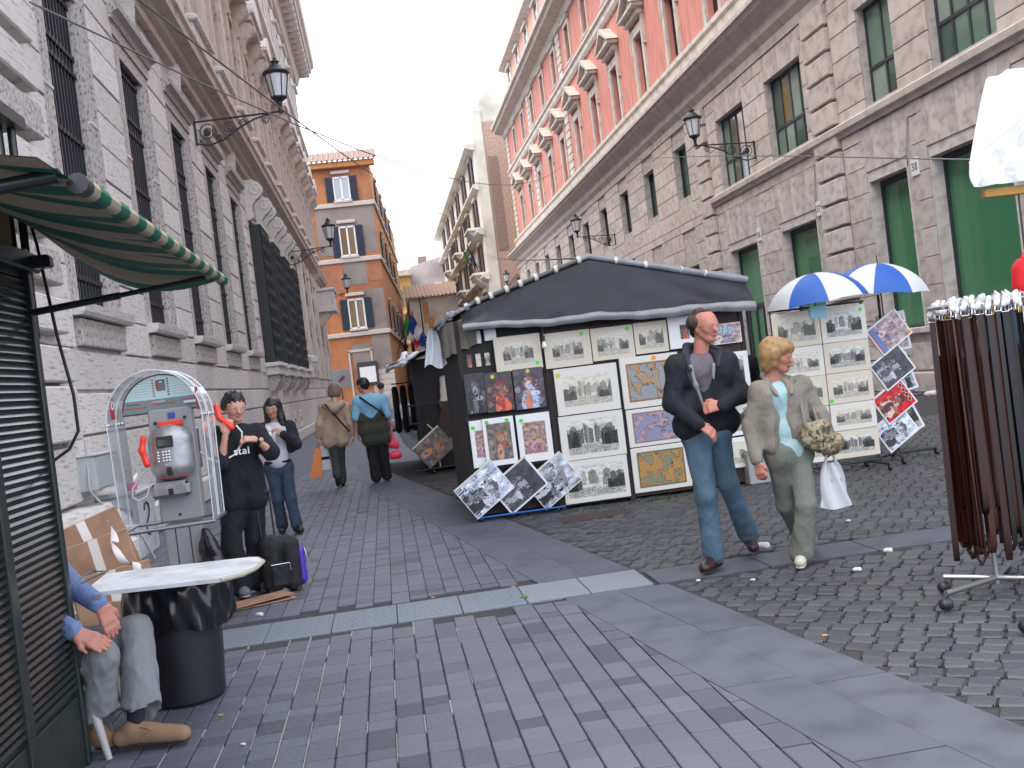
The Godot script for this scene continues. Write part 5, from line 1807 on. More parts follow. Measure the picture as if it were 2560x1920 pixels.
# ---------------------------------------------------------------- lamps and wires
func lamp(at: Vector3, turn: float, label: String) -> void:
	# frame: x out from the wall, plate at the origin, lantern 1.82 m out
	var t := thing("street_lamp", label, "lamp", at, turn, "lanterns on scrolled wall brackets")
	var b := MB.new()
	b.cham(V(0, -0.5, -0.05), V(0.04, 0.06, 0.05), 0.01)
	b.tube([V(0.02, 0, 0), V(1.82, 0.07, 0)], 0.022, 6)
	b.tube([V(0.02, -0.46, 0), V(0.25, -0.52, 0), V(0.55, -0.44, 0), V(0.9, -0.22, 0), V(1.25, -0.05, 0), V(1.6, 0.04, 0)], 0.02, 6)
	part(t, "bracket", b, M.lamp_iron)
	for e in [[0.26, -0.24, 0.2], [0.72, -0.17, 0.13], [1.02, -0.1, 0.085], [1.5, -0.08, 0.10], [0.5, -0.38, 0.07]]:
		var path := []
		for i in 22:
			var a := i * 0.55
			var r: float = e[2] * (1.0 - i / 26.0)
			path.append(V(e[0] + r * cos(a), e[1] + r * sin(a), 0))
		part(t, "scroll", MB.new().tube(path, 0.013, 5), M.lamp_iron)
	part(t, "rosette", MB.new().at(Transform3D(Basis(Vector3(1, 0, 0), PI / 2), V(0.26, -0.24, 0))).lathe([Vector2(0, 0.04), Vector2(0.06, 0.03), Vector2(0.08, 0), Vector2(0.06, -0.03), Vector2(0, -0.04)], 8), M.lamp_iron)
	var o := V(1.84, 0.07, 0)
	var lt := part(t, "lantern_base", MB.new().lathe([Vector2(0, -0.04), Vector2(0.05, -0.03), Vector2(0.05, 0.05), Vector2(0.04, 0.09), Vector2(0.06, 0.2), Vector2(0.13, 0.26), Vector2(0.17, 0.28), Vector2(0.17, 0.31), Vector2(0, 0.31)], 12), M.lamp_iron, o)
	part(t, "glass", MB.new().lathe([Vector2(0.15, 0.31), Vector2(0.235, 0.78), Vector2(0.0, 0.78)], 12), M.lamp_glass, o)
	var rb := MB.new()
	for k in 6:
		var a := TAU * k / 6
		rb.tube([V(0.158 * cos(a), 0.3, 0.158 * sin(a)), V(0.245 * cos(a), 0.8, 0.245 * sin(a))], 0.012, 5)
	part(lt, "glazing_rib", rb, M.lamp_iron)
	part(t, "cap", MB.new().lathe([Vector2(0, 0.77), Vector2(0.25, 0.77), Vector2(0.29, 0.82), Vector2(0.28, 0.85), Vector2(0.18, 0.9), Vector2(0.12, 0.98), Vector2(0.07, 1.0), Vector2(0.07, 1.04), Vector2(0.1, 1.06), Vector2(0.09, 1.08), Vector2(0.04, 1.1), Vector2(0.03, 1.15), Vector2(0, 1.17)], 14), M.lamp_iron, o)


func sag(a: Vector3, b: Vector3, drop: float, n := 14) -> Array:
	var p := []
	for i in n + 1:
		var u := float(i) / n
		p.append(a.lerp(b, u) - V(0, drop * 4 * u * (1 - u), 0))
	return p


func lamps_and_wires() -> void:
	lamp(V(XL + 0.0, 7.66, -22.75), 0.0, "big wall lantern nearest the camera on the travertine palace")
	lamp(V(XL + 0.05, 7.42, -42.5), 0.0, "middle wall lantern on the travertine palace, in front of shuttered orange house")
	lamp(V(XL + 0.05, 7.25, -61.5), 0.0, "smallest, farthest wall lantern on the travertine palace by its balcony")
	lamp(V(XR - 0.02, 7.6, -30.4), PI, "wall lantern on the pink palazzo in front of a mezzanine window")
	lamp(V(XR - 0.02, 7.6, -49.6), PI, "wall lantern on the pink palazzo above the grey stall roof")
	lamp(V(XR - 0.02, 8.05, -78.0), PI, "farthest wall lantern on the pink palazzo before the low orange house")
	var w := [
		[V(XL + 0.2, 6.6, -9.5), V(9.9, 15.5, -92.0), 1.2, 0.016, "dark cable sagging from the travertine palace over the street to the beige house"],
		[V(XL + 0.2, 5.95, -11.2), V(11.9, 13.2, -60.0), 1.5, 0.012, "pale cable running from the travertine palace to the pink palazzo"],
		[V(3.75, 2.53, -6.0), V(11.75, 12.3, -62.0), -0.6, 0.006, "thin pale cord rising from the white canopy to the pink palazzo"],
		[V(9.98, 12.6, -92.0), V(2.45, 2.75, -11.5), 0.3, 0.012, "dark cable running from the grey stall roof to the beige house"]]
	for e in w:
		tag(part(self, "cable", MB.new().tube(sag(e[0], e[1], e[2]), e[3], 5), M.wire), e[4], "cable", "cables over the street")


# ---------------------------------------------------------------- telephone booth
func phone_booth() -> void:
	var base := V(-1.63, 0, -8.2)
	var t := thing("phone_booth", "open telephone booth with clear rounded hood and silver payphone on grey post", "phone booth", base)
	var L := func(x: float, y: float, z: float) -> Vector3: return V(x, y, z) - base
	part(t, "post", MB.new().cham(L.call(-1.77, 0, -8.32), L.call(-1.49, 0.74, -8.14), 0.012), M.grey_paint)
	part(t, "backplate", MB.new().cham(L.call(-1.79, 0.76, -8.30), L.call(-1.47, 1.62, -8.16), 0.012), M.grey_paint)
	part(t, "post_groove", MB.new().box(L.call(-1.69, 0.02, -8.141), L.call(-1.683, 0.74, -8.137)).box(L.call(-1.585, 0.02, -8.141), L.call(-1.578, 0.74, -8.137)), M.iron)
	# hood: clear half cylinder and flat cheeks
	var cx := -1.705
	var hw := 0.345
	var prof := []
	for i in 25:
		var a := PI * i / 24.0
		prof.append(Vector2(cx + hw * cos(a), 1.55 + 0.37 * sin(a)))
	prof.insert(0, Vector2(cx + hw - 0.01, 0.76))
	prof.append(Vector2(cx - hw + 0.02, 0.74))
	for e in [[-7.98, -8.2], [-8.26, -8.5]]:
		var m := MB.new()
		var n1 := prof.size()
		var r1 := []
		var r2 := []
		var nn := []
		for i in n1:
			var p: Vector2 = prof[i]
			var d := (Vector2(p.x - cx, p.y - 1.55) if p.y > 1.55 else Vector2(p.x - cx, 0)).normalized()
			r1.append(L.call(p.x, p.y, e[0]))
			r2.append(L.call(p.x, p.y, e[1]))
			nn.append(V(d.x, d.y, 0))
		m.ring_strip([r1, r2], [nn, nn], false)
		var q1 := []
		var q2 := []
		var qn := []
		for i in n1:
			q1.append(r1[i] - nn[i] * 0.008)
			q2.append(r2[i] - nn[i] * 0.008)
			qn.append(-nn[i])
		m.ring_strip([q1, q2], [qn, qn], false)
		part(t, "clear_hood", m, M.acrylic)
		for z in e:
			var path := []
			for p in prof:
				path.append(L.call(p.x, p.y, z))
			part(t, "hood_edge", MB.new().tube(path, 0.0045, 6), M.acrylic_edge)
	part(t, "bottom_rail", MB.new().tube([L.call(cx - hw + 0.02, 0.73, -7.98), L.call(cx + hw, 0.745, -7.98)], 0.014, 8), M.steel)
	part(t, "bottom_rail", MB.new().tube([L.call(cx - hw + 0.02, 0.73, -8.5), L.call(cx + hw, 0.745, -8.5)], 0.014, 8), M.steel)
	part(t, "bottom_rail", MB.new().tube([L.call(cx - hw + 0.02, 0.735, -8.5), L.call(cx - hw + 0.02, 0.735, -7.98)], 0.012, 8), M.steel)
	part(t, "bottom_rail", MB.new().tube([L.call(cx + hw, 0.745, -8.5), L.call(cx + hw, 0.745, -7.98)], 0.012, 8), M.steel)
	for z in [-8.02, -8.12, -8.32, -8.44]:
		for s in [-1, 1]:
			part(t, "hinge_bolt", MB.new().at(Transform3D(Basis(Vector3(0, 0, 1), PI / 2), L.call(cx + s * hw, 1.545, z))).lathe([Vector2(0, -0.02), Vector2(0.014, -0.018), Vector2(0.014, 0.018), Vector2(0, 0.02)], 8), M.buckle)
	# instruction card filling the arch
	var card := PackedVector2Array()
	for i in 17:
		var a := PI * i / 16.0
		card.append(Vector2(cx + 0.02 + 0.30 * cos(a), 1.60 + 0.285 * sin(a)))
	var cm := MB.new().prism(card, -8.235, -8.225)
	for i in cm.v.size():
		var p: Vector3 = cm.v[i]
		cm.t[i] = Vector2((p.x - cx - 0.02 + 0.31) / 0.62, 1.0 - (p.y - 1.60) / 0.29)
		cm.v[i] = p - base
	part(t, "instruction_card", cm, M.card)
	part(t, "card_frame", MB.new().tube(Array(card).map(func(p): return L.call(p.x, p.y, -8.226)) + [L.call(card[0].x, card[0].y, -8.226)], 0.006, 5), M.window_frame)
	# round red and white emblem stickers on the cheeks
	for s in [-1, 1]:
		var st := part(t, "emblem_sticker", MB.new().cbox(L.call(cx + s * (hw - 0.035), 1.67, -8.06), V(0.006, 0.17, 0.1)), M.dark_red)
		part(st, "emblem_ring", MB.new().at(Transform3D(Basis(Vector3(0, 0, 1), PI / 2), L.call(cx + s * (hw - 0.035), 1.69, -8.06))).lathe([Vector2(0.02, -0.005), Vector2(0.036, -0.005), Vector2(0.036, 0.005), Vector2(0.02, 0.005)], 12), M.ink_white)
	part(t, "rivet", MB.new().cbox(L.call(-1.74, 1.52, -8.155), V(0.022, 0.022, 0.01)).cbox(L.call(-1.52, 1.54, -8.155), V(0.022, 0.022, 0.01)), M.iron)
	part(t, "blue_sticker", MB.new().cbox(L.call(-1.615, 1.565, -8.156), V(0.055, 0.045, 0.006)), M.blue_print)
	part(t, "red_header", MB.new().cham(L.call(-1.71, 1.485, -8.16), L.call(-1.53, 1.525, -8.08), 0.008), M.red_plastic)
	# payphone
	var bod := MB.new().field([
		[L.call(-1.70, 1.19, -8.1), L.call(-1.70, 1.38, -8.1), 0.10, 0.10, Vector3(0, 0, 1), 0.85],
		[L.call(-1.57, 1.19, -8.1), L.call(-1.57, 1.38, -8.1), 0.10, 0.10, Vector3(0, 0, 1), 0.85],
		[L.call(-1.635, 1.19, -8.09), L.call(-1.635, 1.40, -8.09), 0.11, 0.10, Vector3(0, 0, 1), 0.9]], 0.012, 60.0)
	part(t, "phone_body", bod, M.brushed)
	part(t, "phone_seam", MB.new().tube([L.call(-1.75, 1.105, -8.03), L.call(-1.51, 1.105, -8.03)], 0.006, 6), M.dark_red)
	var scr := part(t, "display", MB.new().at(tfm(L.call(-1.655, 1.375, -7.993), 0, -0.12)).cham(V(-0.06, -0.042, -0.02), V(0.06, 0.042, 0.004), 0.004), M.black_plastic)
	part(scr, "screen", MB.new().at(tfm(L.call(-1.655, 1.37, -7.987), 0, -0.12)).cbox(Vector3.ZERO, V(0.1, 0.045, 0.003)), M.screen)
	var keyb := MB.new().at(Transform3D(Basis(Vector3(1, 0, 0), PI / 2), Vector3.ZERO)).lathe([Vector2(0, -0.006), Vector2(0.0085, -0.004), Vector2(0.0085, 0.004), Vector2(0, 0.007)], 8).mesh()
	for r in 4:
		for c in 4:
			part(t, "key", keyb, M.buckle, L.call(-1.70 + 0.022 * c - (0.012 if c == 0 else 0.0), 1.30 - 0.022 * r, -7.99))
	part(t, "coin_slot", MB.new().cham(L.call(-1.665, 1.12, -8.01), L.call(-1.625, 1.19, -7.99), 0.006), M.black_plastic)
	part(t, "badge", MB.new().cbox(L.call(-1.645, 1.205, -7.992), V(0.05, 0.014, 0.006)), M.buckle)
	part(t, "coin_box", MB.new().cham(L.call(-1.80, 0.955, -8.15), L.call(-1.52, 1.075, -8.0), 0.025), M.brushed)
	part(t, "coin_return", MB.new().cbox(L.call(-1.655, 1.0, -7.998), V(0.035, 0.05, 0.008)), M.black_plastic)
	part(t, "keyhole", MB.new().cbox(L.call(-1.64, 0.81, -8.158), V(0.018, 0.018, 0.012)), M.iron)
	var hs := MB.new().field([[L.call(-1.805, 1.42, -8.0), L.call(-1.825, 1.33, -7.99), 0.024, 0.02], [L.call(-1.825, 1.33, -7.99), L.call(-1.80, 1.225, -8.0), 0.02, 0.026]], 0.008, 90.0)
	part(t, "handset", hs, M.red_plastic)
	part(t, "cord", MB.new().tube([L.call(-1.80, 1.2, -8.0), L.call(-1.86, 1.14, -7.99), L.call(-1.92, 1.06, -7.98), L.call(-1.93, 1.0, -7.98), L.call(-1.89, 0.965, -7.98), L.call(-1.83, 0.99, -8.0), L.call(-1.80, 1.08, -8.02)], 0.007, 6), M.cord_grey)
	part(t, "rear_phone", MB.new().cham(L.call(-1.78, 1.1, -8.48), L.call(-1.48, 1.48, -8.31), 0.04), M.brushed)
	# handset and cord in use at the back
	part(t, "handset_cord", MB.new().tube([L.call(-1.49, 1.26, -8.4), L.call(-1.42, 1.17, -8.5), L.call(-1.36, 1.14, -8.62), L.call(-1.25, 1.19, -8.66), L.call(-1.19, 1.28, -8.66), L.call(-1.18, 1.36, -8.66), L.call(-1.22, 1.42, -8.66)], 0.008, 6), M.cord_white)


# ---------------------------------------------------------------- things along the palace wall
func wall_things() -> void:
	var eb := thing("meter_box", "grey metal meter box fixed to the rusticated wall", "electrical box", V(XL + 0.16, 0.88, -11.15))
	part(eb, "case", MB.new().cham(V(-0.15, 0, -0.9), V(0.12, 0.36, 0.0), 0.012), M.grey_box)
	part(eb, "lid", MB.new().cham(V(-0.16, 0.36, -0.92), V(0.14, 0.375, 0.02), 0.004), M.cabinet)
	part(eb, "door", MB.new().cham(V(0.12, 0.02, -0.42), V(0.13, 0.34, -0.02), 0.004), M.grey_box)
	var ub := thing("utility_cabinet", "pale utility cabinet with a hand-drawn 2 standing by the palace wall", "cabinet", V(XL + 0.26, 0, -12.45))
	part(ub, "case", MB.new().cham(V(-0.26, 0.0, -0.5), V(0.16, 0.72, 0.5), 0.015), M.cabinet)
	part(ub, "lid", MB.new().cham(V(-0.28, 0.72, -0.53), V(0.2, 0.77, 0.53), 0.015), M.grey_box)
	var two := []
	for e in [[-0.13, 0.57], [-0.09, 0.63], [0.0, 0.65], [0.09, 0.62], [0.11, 0.55], [0.06, 0.48], [-0.05, 0.42], [-0.10, 0.35], [-0.07, 0.29], [0.02, 0.27], [0.10, 0.29]]:
		two.append(V(0.02 + e[0], e[1] - 0.05, 0.505))
	part(ub, "painted_numeral", MB.new().tube(two, 0.009, 5), M.ink_dark)
	var two2 := []
	for p in two:
		two2.append(V(0.165, p.y, -p.x))
	part(ub, "painted_numeral", MB.new().tube(two2, 0.012, 5), M.ink_dark)
	var cup := thing("paper_cup", "pink ice-cream cup left on the utility cabinet", "cup", V(XL + 0.36, 0.77, -12.2))
	part(cup, "cup", MB.new().lathe([Vector2(0, 0), Vector2(0.05, 0), Vector2(0.065, 0.09), Vector2(0, 0.085)], 12), M.pink_cup)
	part(cup, "napkin", MB.new().field([[V(0.0, 0.09, 0), V(0.05, 0.14, 0.01), 0.03, 0.015], [V(0.02, 0.1, 0.02), V(0.07, 0.18, 0.02), 0.018, 0.01]], 0.01, 90.0, 0.01, 20.0), M.ink_white)
	var cb := tag(part(self, "conduit", MB.new().tube([V(XL + 0.2, 1.42, -11.2), V(XL + 0.2, 0.9, -11.12), V(XL + 0.24, 0.75, -11.3), V(XL + 0.55, 0.3, -11.6), V(XL + 0.6, 0.02, -11.8)], 0.014, 6), M.cord_grey), "thin grey conduit looping down the wall beside the meter box", "cable")
	tag(part(self, "security_camera", MB.new().cham(V(XL + 0.35, 3.0, -46.2), V(XL + 0.6, 3.3, -45.2), 0.04).tube([V(XL, 3.35, -45.5), V(XL + 0.35, 3.3, -45.6)], 0.05, 6).box(V(XL + 0.1, 2.6, -45.7), V(XL + 0.4, 2.95, -45.3)), M.white_paint), "white security camera on the palace wall past the basket grilles", "camera")
	# flattened cartons behind the bin
	var cbx := [
		[V(-1.83, 0.0, -7.3), V(0.5, 0.98, 0.02), V(-0.22, 0.25, 0.30), "cardboard_b", "brown carton sheet leaning at the back against the phone post"],
		[V(-1.83, 0.0, -7.02), V(0.44, 0.84, 0.06), V(-0.16, 0.1, 0.2), "cardboard", "flattened brown box with taped seam standing behind the bin"],
		[V(-1.75, 0.0, -6.75), V(0.48, 0.66, 0.03), V(-0.3, 0.2, 0.12), "cardboard", "brown carton panel with pale tape leaning on the flattened box"],
		[V(-1.62, 0.0, -6.45), V(0.42, 0.5, 0.04), V(-0.4, 0.3, -0.1), "cardboard_b", "folded carton nearest the bin, edges showing"]]
	for e in cbx:
		var t := thing("cardboard_sheet", e[4], "cardboard", e[0], e[2].y, "cartons piled behind the bin")
		var a := part(t, "board", MB.new().cham(V(-e[1].x * 0.5, 0, -e[1].z * 0.5), V(e[1].x * 0.5, e[1].y, e[1].z * 0.5), 0.003), M[e[3]])
		a.rotation = V(e[2].x, 0, e[2].z)
		part(a, "cut_edge", MB.new().box(V(-e[1].x * 0.5, e[1].y, -e[1].z * 0.5), V(e[1].x * 0.5, e[1].y + 0.006, e[1].z * 0.5)), M.cardboard_edge)
		part(a, "tape", MB.new().box(V(-0.03, 0.1, e[1].z * 0.5), V(0.03, e[1].y, e[1].z * 0.5 + 0.002)), M.tape)
	tag(part(self, "ribbon", MB.new().sheet(3, 26, func(u, v):
		var tw: float = v * 13.0
		return V(-1.88 + 0.28 * v + 0.03 * sin(v * 12.0), 0.94 - 0.44 * v + 0.03 * sin(v * 21.0), -6.93 + 0.25 * v) + V(cos(tw), 0.5 * sin(tw), sin(tw)) * (u - 0.5) * 0.05, 0.002), M.tape), "crumpled white packing tape hanging over the cartons", "tape")
	# flattened carton on the ground under the phone user
	var fl := thing("cardboard_mat", "brown carton flattened on the ground beside the suitcase", "cardboard", V(-1.22, 0, -8.45), 0.35)
	part(fl, "board", MB.new().cham(V(-0.3, 0.005, -0.16), V(0.3, 0.014, 0.16), 0.002), M.cardboard)
	part(fl, "flap", MB.new().at(tfm(V(0.02, 0.03, 0.05), 0.1, 0.0, 0.03)).cham(V(-0.27, 0, -0.12), V(0.26, 0.008, 0.12), 0.002), M.cardboard_b)
	# bin with its bag
	var bn := thing("rubbish_bin", "round black rubbish bin lined with a black bag", "bin", V(-1.27, 0, -5.95))
	part(bn, "body", MB.new().lathe([Vector2(0, 0.0), Vector2(0.185, 0.0), Vector2(0.2, 0.02), Vector2(0.235, 0.6), Vector2(0.245, 0.61), Vector2(0.245, 0.63), Vector2(0.2, 0.62), Vector2(0.18, 0.3), Vector2(0, 0.3)], 28), M.bin_plastic)
	var bag := MB.new().sheet(64, 16, func(u, v):
		var a: float = u * TAU
		var low: float = 0.34 + 0.09 * sin(a * 1.0 + 2.4) + 0.035 * sin(a * 3.0 + 0.5)
		var y: float = lerpf(0.70, low, v)
		var r: float = 0.262 + 0.012 * sin(a * 9.0 + v * 3.0) + 0.009 * sin(a * 17.0 - v * 6.0) + 0.016 * sin(v * PI)
		if v < 0.15:
			r -= (0.15 - v) * 0.25
		return V(r * cos(a), y, -r * sin(a)), 0.003)
	part(bn, "bag", bag, M.bin_bag)
	part(bn, "bag_top", MB.new().sheet(24, 6, func(u, v):
		var a: float = u * TAU
		var r: float = 0.235 * (1.0 - 0.8 * v)
		return V(r * cos(a), 0.70 - 0.16 * v + 0.02 * sin(a * 7.0) * (1.0 - v), -r * sin(a)), 0.003), M.bin_bag)
	var bg := thing("refuse_sack", "limp black refuse sack hanging behind the phone post", "sack", V(-1.42, 0, -8.05))
	part(bg, "sack", MB.new().field([[V(0, 0.08, 0), V(-0.02, 0.55, 0), 0.1, 0.07, Vector3(0, 0, 1), 0.6], [V(0.05, 0.1, 0.02), V(0.02, 0.5, 0.01), 0.08, 0.05], [V(-0.02, 0.55, 0), V(-0.03, 0.66, 0), 0.05, 0.035]], 0.018, 50.0, 0.02, 9.0), M.bin_bag)


# ---------------------------------------------------------------- newspaper stall at the left edge
func stall() -> void:
	var x := -1.58
	var t := thing("shuttered_stall", "dark green stall with ribbed shutter and green striped awning by the camera", "stall", V(x, 0, -4.0))
	var b := V(x, 0, -4.0)
	part(t, "side_panel", MB.new().box(V(-0.7, 0.0, -1.08), V(-0.012, 2.34, 1.6)), M.panel_green)
	for k in 56:
		var y := 0.36 + 0.0345 * k
		var sl := MB.new().prism(PackedVector2Array([Vector2(-0.012, y), Vector2(0.004, y), Vector2(0.014, y + 0.009), Vector2(0.004, y + 0.022), Vector2(-0.012, y + 0.026)]), -1.04, 1.5)
		part(t, "slat", sl, M.slat)
	part(t, "shutter_bed", MB.new().box(V(-0.012, 0.33, -1.04), V(-0.008, 2.31, 1.5)), M.shutter_green)
	part(t, "corner_post", MB.new().cham(V(-0.05, 0.0, -1.10), V(0.022, 2.42, -1.045), 0.006), M.shutter_green)
	part(t, "corner_post", MB.new().cham(V(-0.02, 0.0, -0.42), V(0.026, 2.36, -0.34), 0.006), M.shutter_green)
	part(t, "base_panel", MB.new().cham(V(-0.012, 0.0, -1.045), V(0.008, 0.33, 1.5), 0.006), M.panel_green)
	part(t, "head_rail", MB.new().cham(V(-0.03, 2.31, -1.16), V(0.05, 2.40, 1.5), 0.01), M.shutter_green)
	part(t, "end_bracket", MB.new().cham(V(0.0, 2.32, -1.1), V(0.13, 2.38, -1.02), 0.012), M.shutter_green)
	part(t, "upper_board", MB.new().box(V(-0.6, 2.42, -1.02), V(-0.02, 3.0, 1.5)), M.ochre_panel)
	part(t, "upright", MB.new().tube([V(0.0, 2.0, -1.12), V(0.0, 3.0, -1.14)], 0.02, 8), M.shutter_green)
	part(t, "upright", MB.new().tube([V(-0.06, 2.3, -1.1), V(-0.06, 3.0, -1.1)], 0.035, 8), M.shutter_green)
	part(t, "cable", MB.new().tube([V(0.0, 2.75, -1.14), V(0.05, 2.45, -1.14), V(0.09, 2.0, -1.14), V(0.13, 1.72, -1.14), V(0.13, 1.55, -1.14), V(0.08, 1.47, -1.14), V(0.0, 1.42, -1.12)], 0.008, 6), M.rubber)
	part(t, "hinge", MB.new().cham(V(0.01, 0.45, -1.12), V(0.05, 0.6, -1.06), 0.008), M.shutter_green)
	part(t, "roof", MB.new().box(V(-0.75, 3.0, -1.2), V(0.05, 3.06, 1.6)), M.panel_green)
	# awning: cloth, rolled front edge, arms
	var cl := MB.new().sheet(44, 14, func(u, v):
		var z: float = lerpf(-1.22, 1.5, u)
		var xx: float = lerpf(-0.02, 0.86, v)
		var y: float = lerpf(2.60, 2.20, v) - 0.07 * sin(v * PI) * (1.0 + 1.6 * exp(-u * 9.0)) - 0.016 * sin(u * 40.0) * sin(v * PI)
		return V(xx, y, z), 0.003)
	part(t, "awning_cloth", cl, M.awning)
	var roll := MB.new().sheet(44, 10, func(u, v):
		var z: float = lerpf(-1.2, 1.2, u)
		var a: float = v * TAU
		return V(0.87 + 0.026 * cos(a), 2.195 + 0.026 * sin(a), z), 0.001)
	part(t, "awning_roll", roll, M.awning)
	part(t, "roll_end", MB.new().tube([V(0.87, 2.195, 1.16), V(0.87, 2.195, 1.22)], 0.028, 10), M.iron_worn)
	part(t, "roll_end", MB.new().tube([V(0.87, 2.195, -1.17), V(0.87, 2.195, -1.28)], [0.03, 0.015], 8), M.iron_worn)
	part(t, "awning_arm", MB.new().tube([V(0.0, 2.12, -1.06), V(0.42, 2.155, -1.04)], 0.017, 8).tube([V(0.36, 2.15, -1.045), V(0.82, 2.19, -1.0)], 0.012, 8), M.shutter_green)
	part(t, "awning_arm", MB.new().tube([V(0.0, 2.14, 1.2), V(0.85, 2.2, 1.3)], 0.02, 8), M.shutter_green)
	part(t, "wire_loop", MB.new().tube([V(0.02, 0.84, -1.14), V(0.10, 0.88, -1.16), V(0.18, 0.87, -1.16), V(0.05, 0.83, -1.15)], 0.004, 5), M.steel)
	# loose white board laid across the bin
	var bb := V(-1.2, 0.712, -5.7)
	var t2 := thing("white_board", "chipped white board with a rounded end lying across the black bin", "board", bb)
	var pts := PackedVector2Array([Vector2(-1.64, 5.62), Vector2(-1.55, 5.45), Vector2(-0.92, 5.34), Vector2(-0.82, 5.42), Vector2(-0.77, 5.56), Vector2(-0.755, 5.75), Vector2(-0.80, 5.89), Vector2(-0.86, 5.94), Vector2(-1.56, 6.07), Vector2(-1.66, 6.04)])
	var flat := Transform3D(Basis(Vector3(1, 0, 0), Vector3(0, 0, -1), Vector3(0, 1, 0)), V(-bb.x, 0, -bb.z))
	part(t2, "board", MB.new().at(flat).prism(pts, 0.0, 0.02), M.white_board)
	var rim := []
	for q in [2, 3, 4, 5, 6, 7]:
		rim.append(V(pts[q].x - bb.x, 0.012, -pts[q].y - bb.z))
	part(t2, "worn_edge", MB.new().tube(rim, 0.0105, 6), M.worn_edge)


# ---------------------------------------------------------------- people
func head_frame(c: Vector3, face: Vector3, tilt := 0.0) -> Transform3D:
	var z := face.normalized()
	var y := (Vector3.UP - z * z.y).normalized()
	y = y.rotated(z, tilt)
	var x := y.cross(z)
	return Transform3D(Basis(x, y, z), c)


func bones_in(f: Transform3D, list: Array, s := 1.0) -> Array:
	var out := []
	for b in list:
		var q := [f * (b[0] * s), f * (b[1] * s), b[2] * s, b[3] * s]
		if b.size() > 4:
			q.append((f.basis * b[4]).normalized())
			q.append(b[5])
		out.append(q)
	return out


func head_bones() -> Array:
	var l := [
		[V(0, 0.03, -0.035), V(0, 0.035, 0.018), 0.082, 0.077],
		[V(0, -0.01, 0.03), V(0, -0.07, 0.038), 0.062, 0.044],
		[V(0, -0.098, 0.058), V(0, -0.09, 0.05), 0.019, 0.022],
		[V(0, 0.0, 0.088), V(0, -0.034, 0.108), 0.009, 0.014],
		[V(-0.034, 0.018, 0.078), V(0.034, 0.018, 0.078), 0.014, 0.014],
		[V(0, -0.06, -0.03), V(0, -0.19, -0.045), 0.05, 0.056]]
	for s in [-1, 1]:
		l.append([V(s * 0.046, -0.045, -0.005), V(s * 0.022, -0.088, 0.046), 0.022, 0.018])
		l.append([V(s * 0.042, -0.022, 0.056), V(s * 0.036, -0.03, 0.06), 0.024, 0.022])
		l.append([V(s * 0.079, 0.008, -0.012), V(s * 0.078, -0.03, -0.004), 0.017, 0.011, Vector3(1, 0, 0), 0.5])
	return l


func hand_bones(w: Vector3, dir: Vector3, back: Vector3, curl: float, thumb: float, s := 1.0) -> Array:
	var d := dir.normalized()
	var nr := (back - d * back.dot(d)).normalized()
	var ac := d.cross(nr)
	var l := [[w - d * 0.03, w + d * 0.02, 0.026 * s, 0.024 * s, nr, 0.75]]
	for i in 4:
		var o := (i - 1.5) * 0.0195 * s
		l.append([w + d * 0.02 + ac * o * 0.6, w + d * 0.088 * s + ac * o, 0.0135 * s, 0.0115 * s])
		var len: float = [0.070, 0.078, 0.073, 0.056][i] * s
		if thumb < 0:
			len = [0.056, 0.073, 0.078, 0.070][i] * s
		var b := w + d * 0.088 * s + ac * o
		var d1 := (d * cos(curl * 0.6) - nr * sin(curl * 0.6))
		var d2 := (d * cos(curl * 1.4) - nr * sin(curl * 1.4))
		var m := b + d1 * len * 0.52 + ac * o * 0.12
		l.append([b, m, 0.0092 * s, 0.0085 * s])
		l.append([m, m + d2 * len * 0.5, 0.0084 * s, 0.007 * s])
	var tb := w + d * 0.025 * s + ac * thumb * 0.03 * s
	var tm := tb + (d * 0.034 + ac * thumb * 0.022 - nr * 0.012) * s
	l.append([w + d * 0.01, tb, 0.015 * s, 0.013 * s])
	l.append([tb, tm, 0.0125 * s, 0.0105 * s])
	l.append([tm, tm + (d * 0.03 + ac * thumb * 0.004 - nr * 0.012) * s, 0.0102 * s, 0.008 * s])
	return l


# J: joints in world space. g: extra thickness over the body
func torso(J: Dictionary, g := 0.0, w := 1.0, low := 1.0) -> Array:
	var n: Vector3 = J.N
	var p: Vector3 = J.P
	var lat: Vector3 = (J.s2 - J.s1).normalized()
	var fd: Vector3 = J.fd.normalized()
	var c: Vector3 = n.lerp(p, 0.24)
	var wst: Vector3 = n.lerp(p, 0.68)
	var hs: float = (J.s2 - J.s1).length() * 0.5
	var l := [
		[J.s1, J.s2, 0.058 * w + g, 0.058 * w + g],
		[c - lat * hs * 0.52, c + lat * hs * 0.52, 0.105 * w + g, 0.105 * w + g, fd, 0.92],
		[c, wst, 0.145 * w + g, 0.125 * w + g, fd, 0.74],
		[wst - lat * 0.04, wst + lat * 0.04, 0.105 * w + g, 0.105 * w + g, fd, 0.85]]
	if low > 0.0:
		l.append([p - lat * 0.065 * w, p + lat * 0.065 * w, 0.108 * w + g, 0.108 * w + g, fd, 0.9])
		l.append([wst, p, 0.12 * w + g, 0.13 * w + g, fd, 0.8])
	return l


func arms(J: Dictionary, g := 0.0, cut := 1.0) -> Array:
	var l := []
	for q in ["1", "2"]:
		var s: Vector3 = J["s" + q]
		var e: Vector3 = J["e" + q]
		var w: Vector3 = J["w" + q]
		l.append([s, e, 0.052 + g, 0.043 + g])
		if cut > 0.0:
			l.append([e, e.lerp(w, cut), 0.042 + g, lerpf(0.042, 0.03, cut) + g])
	return l


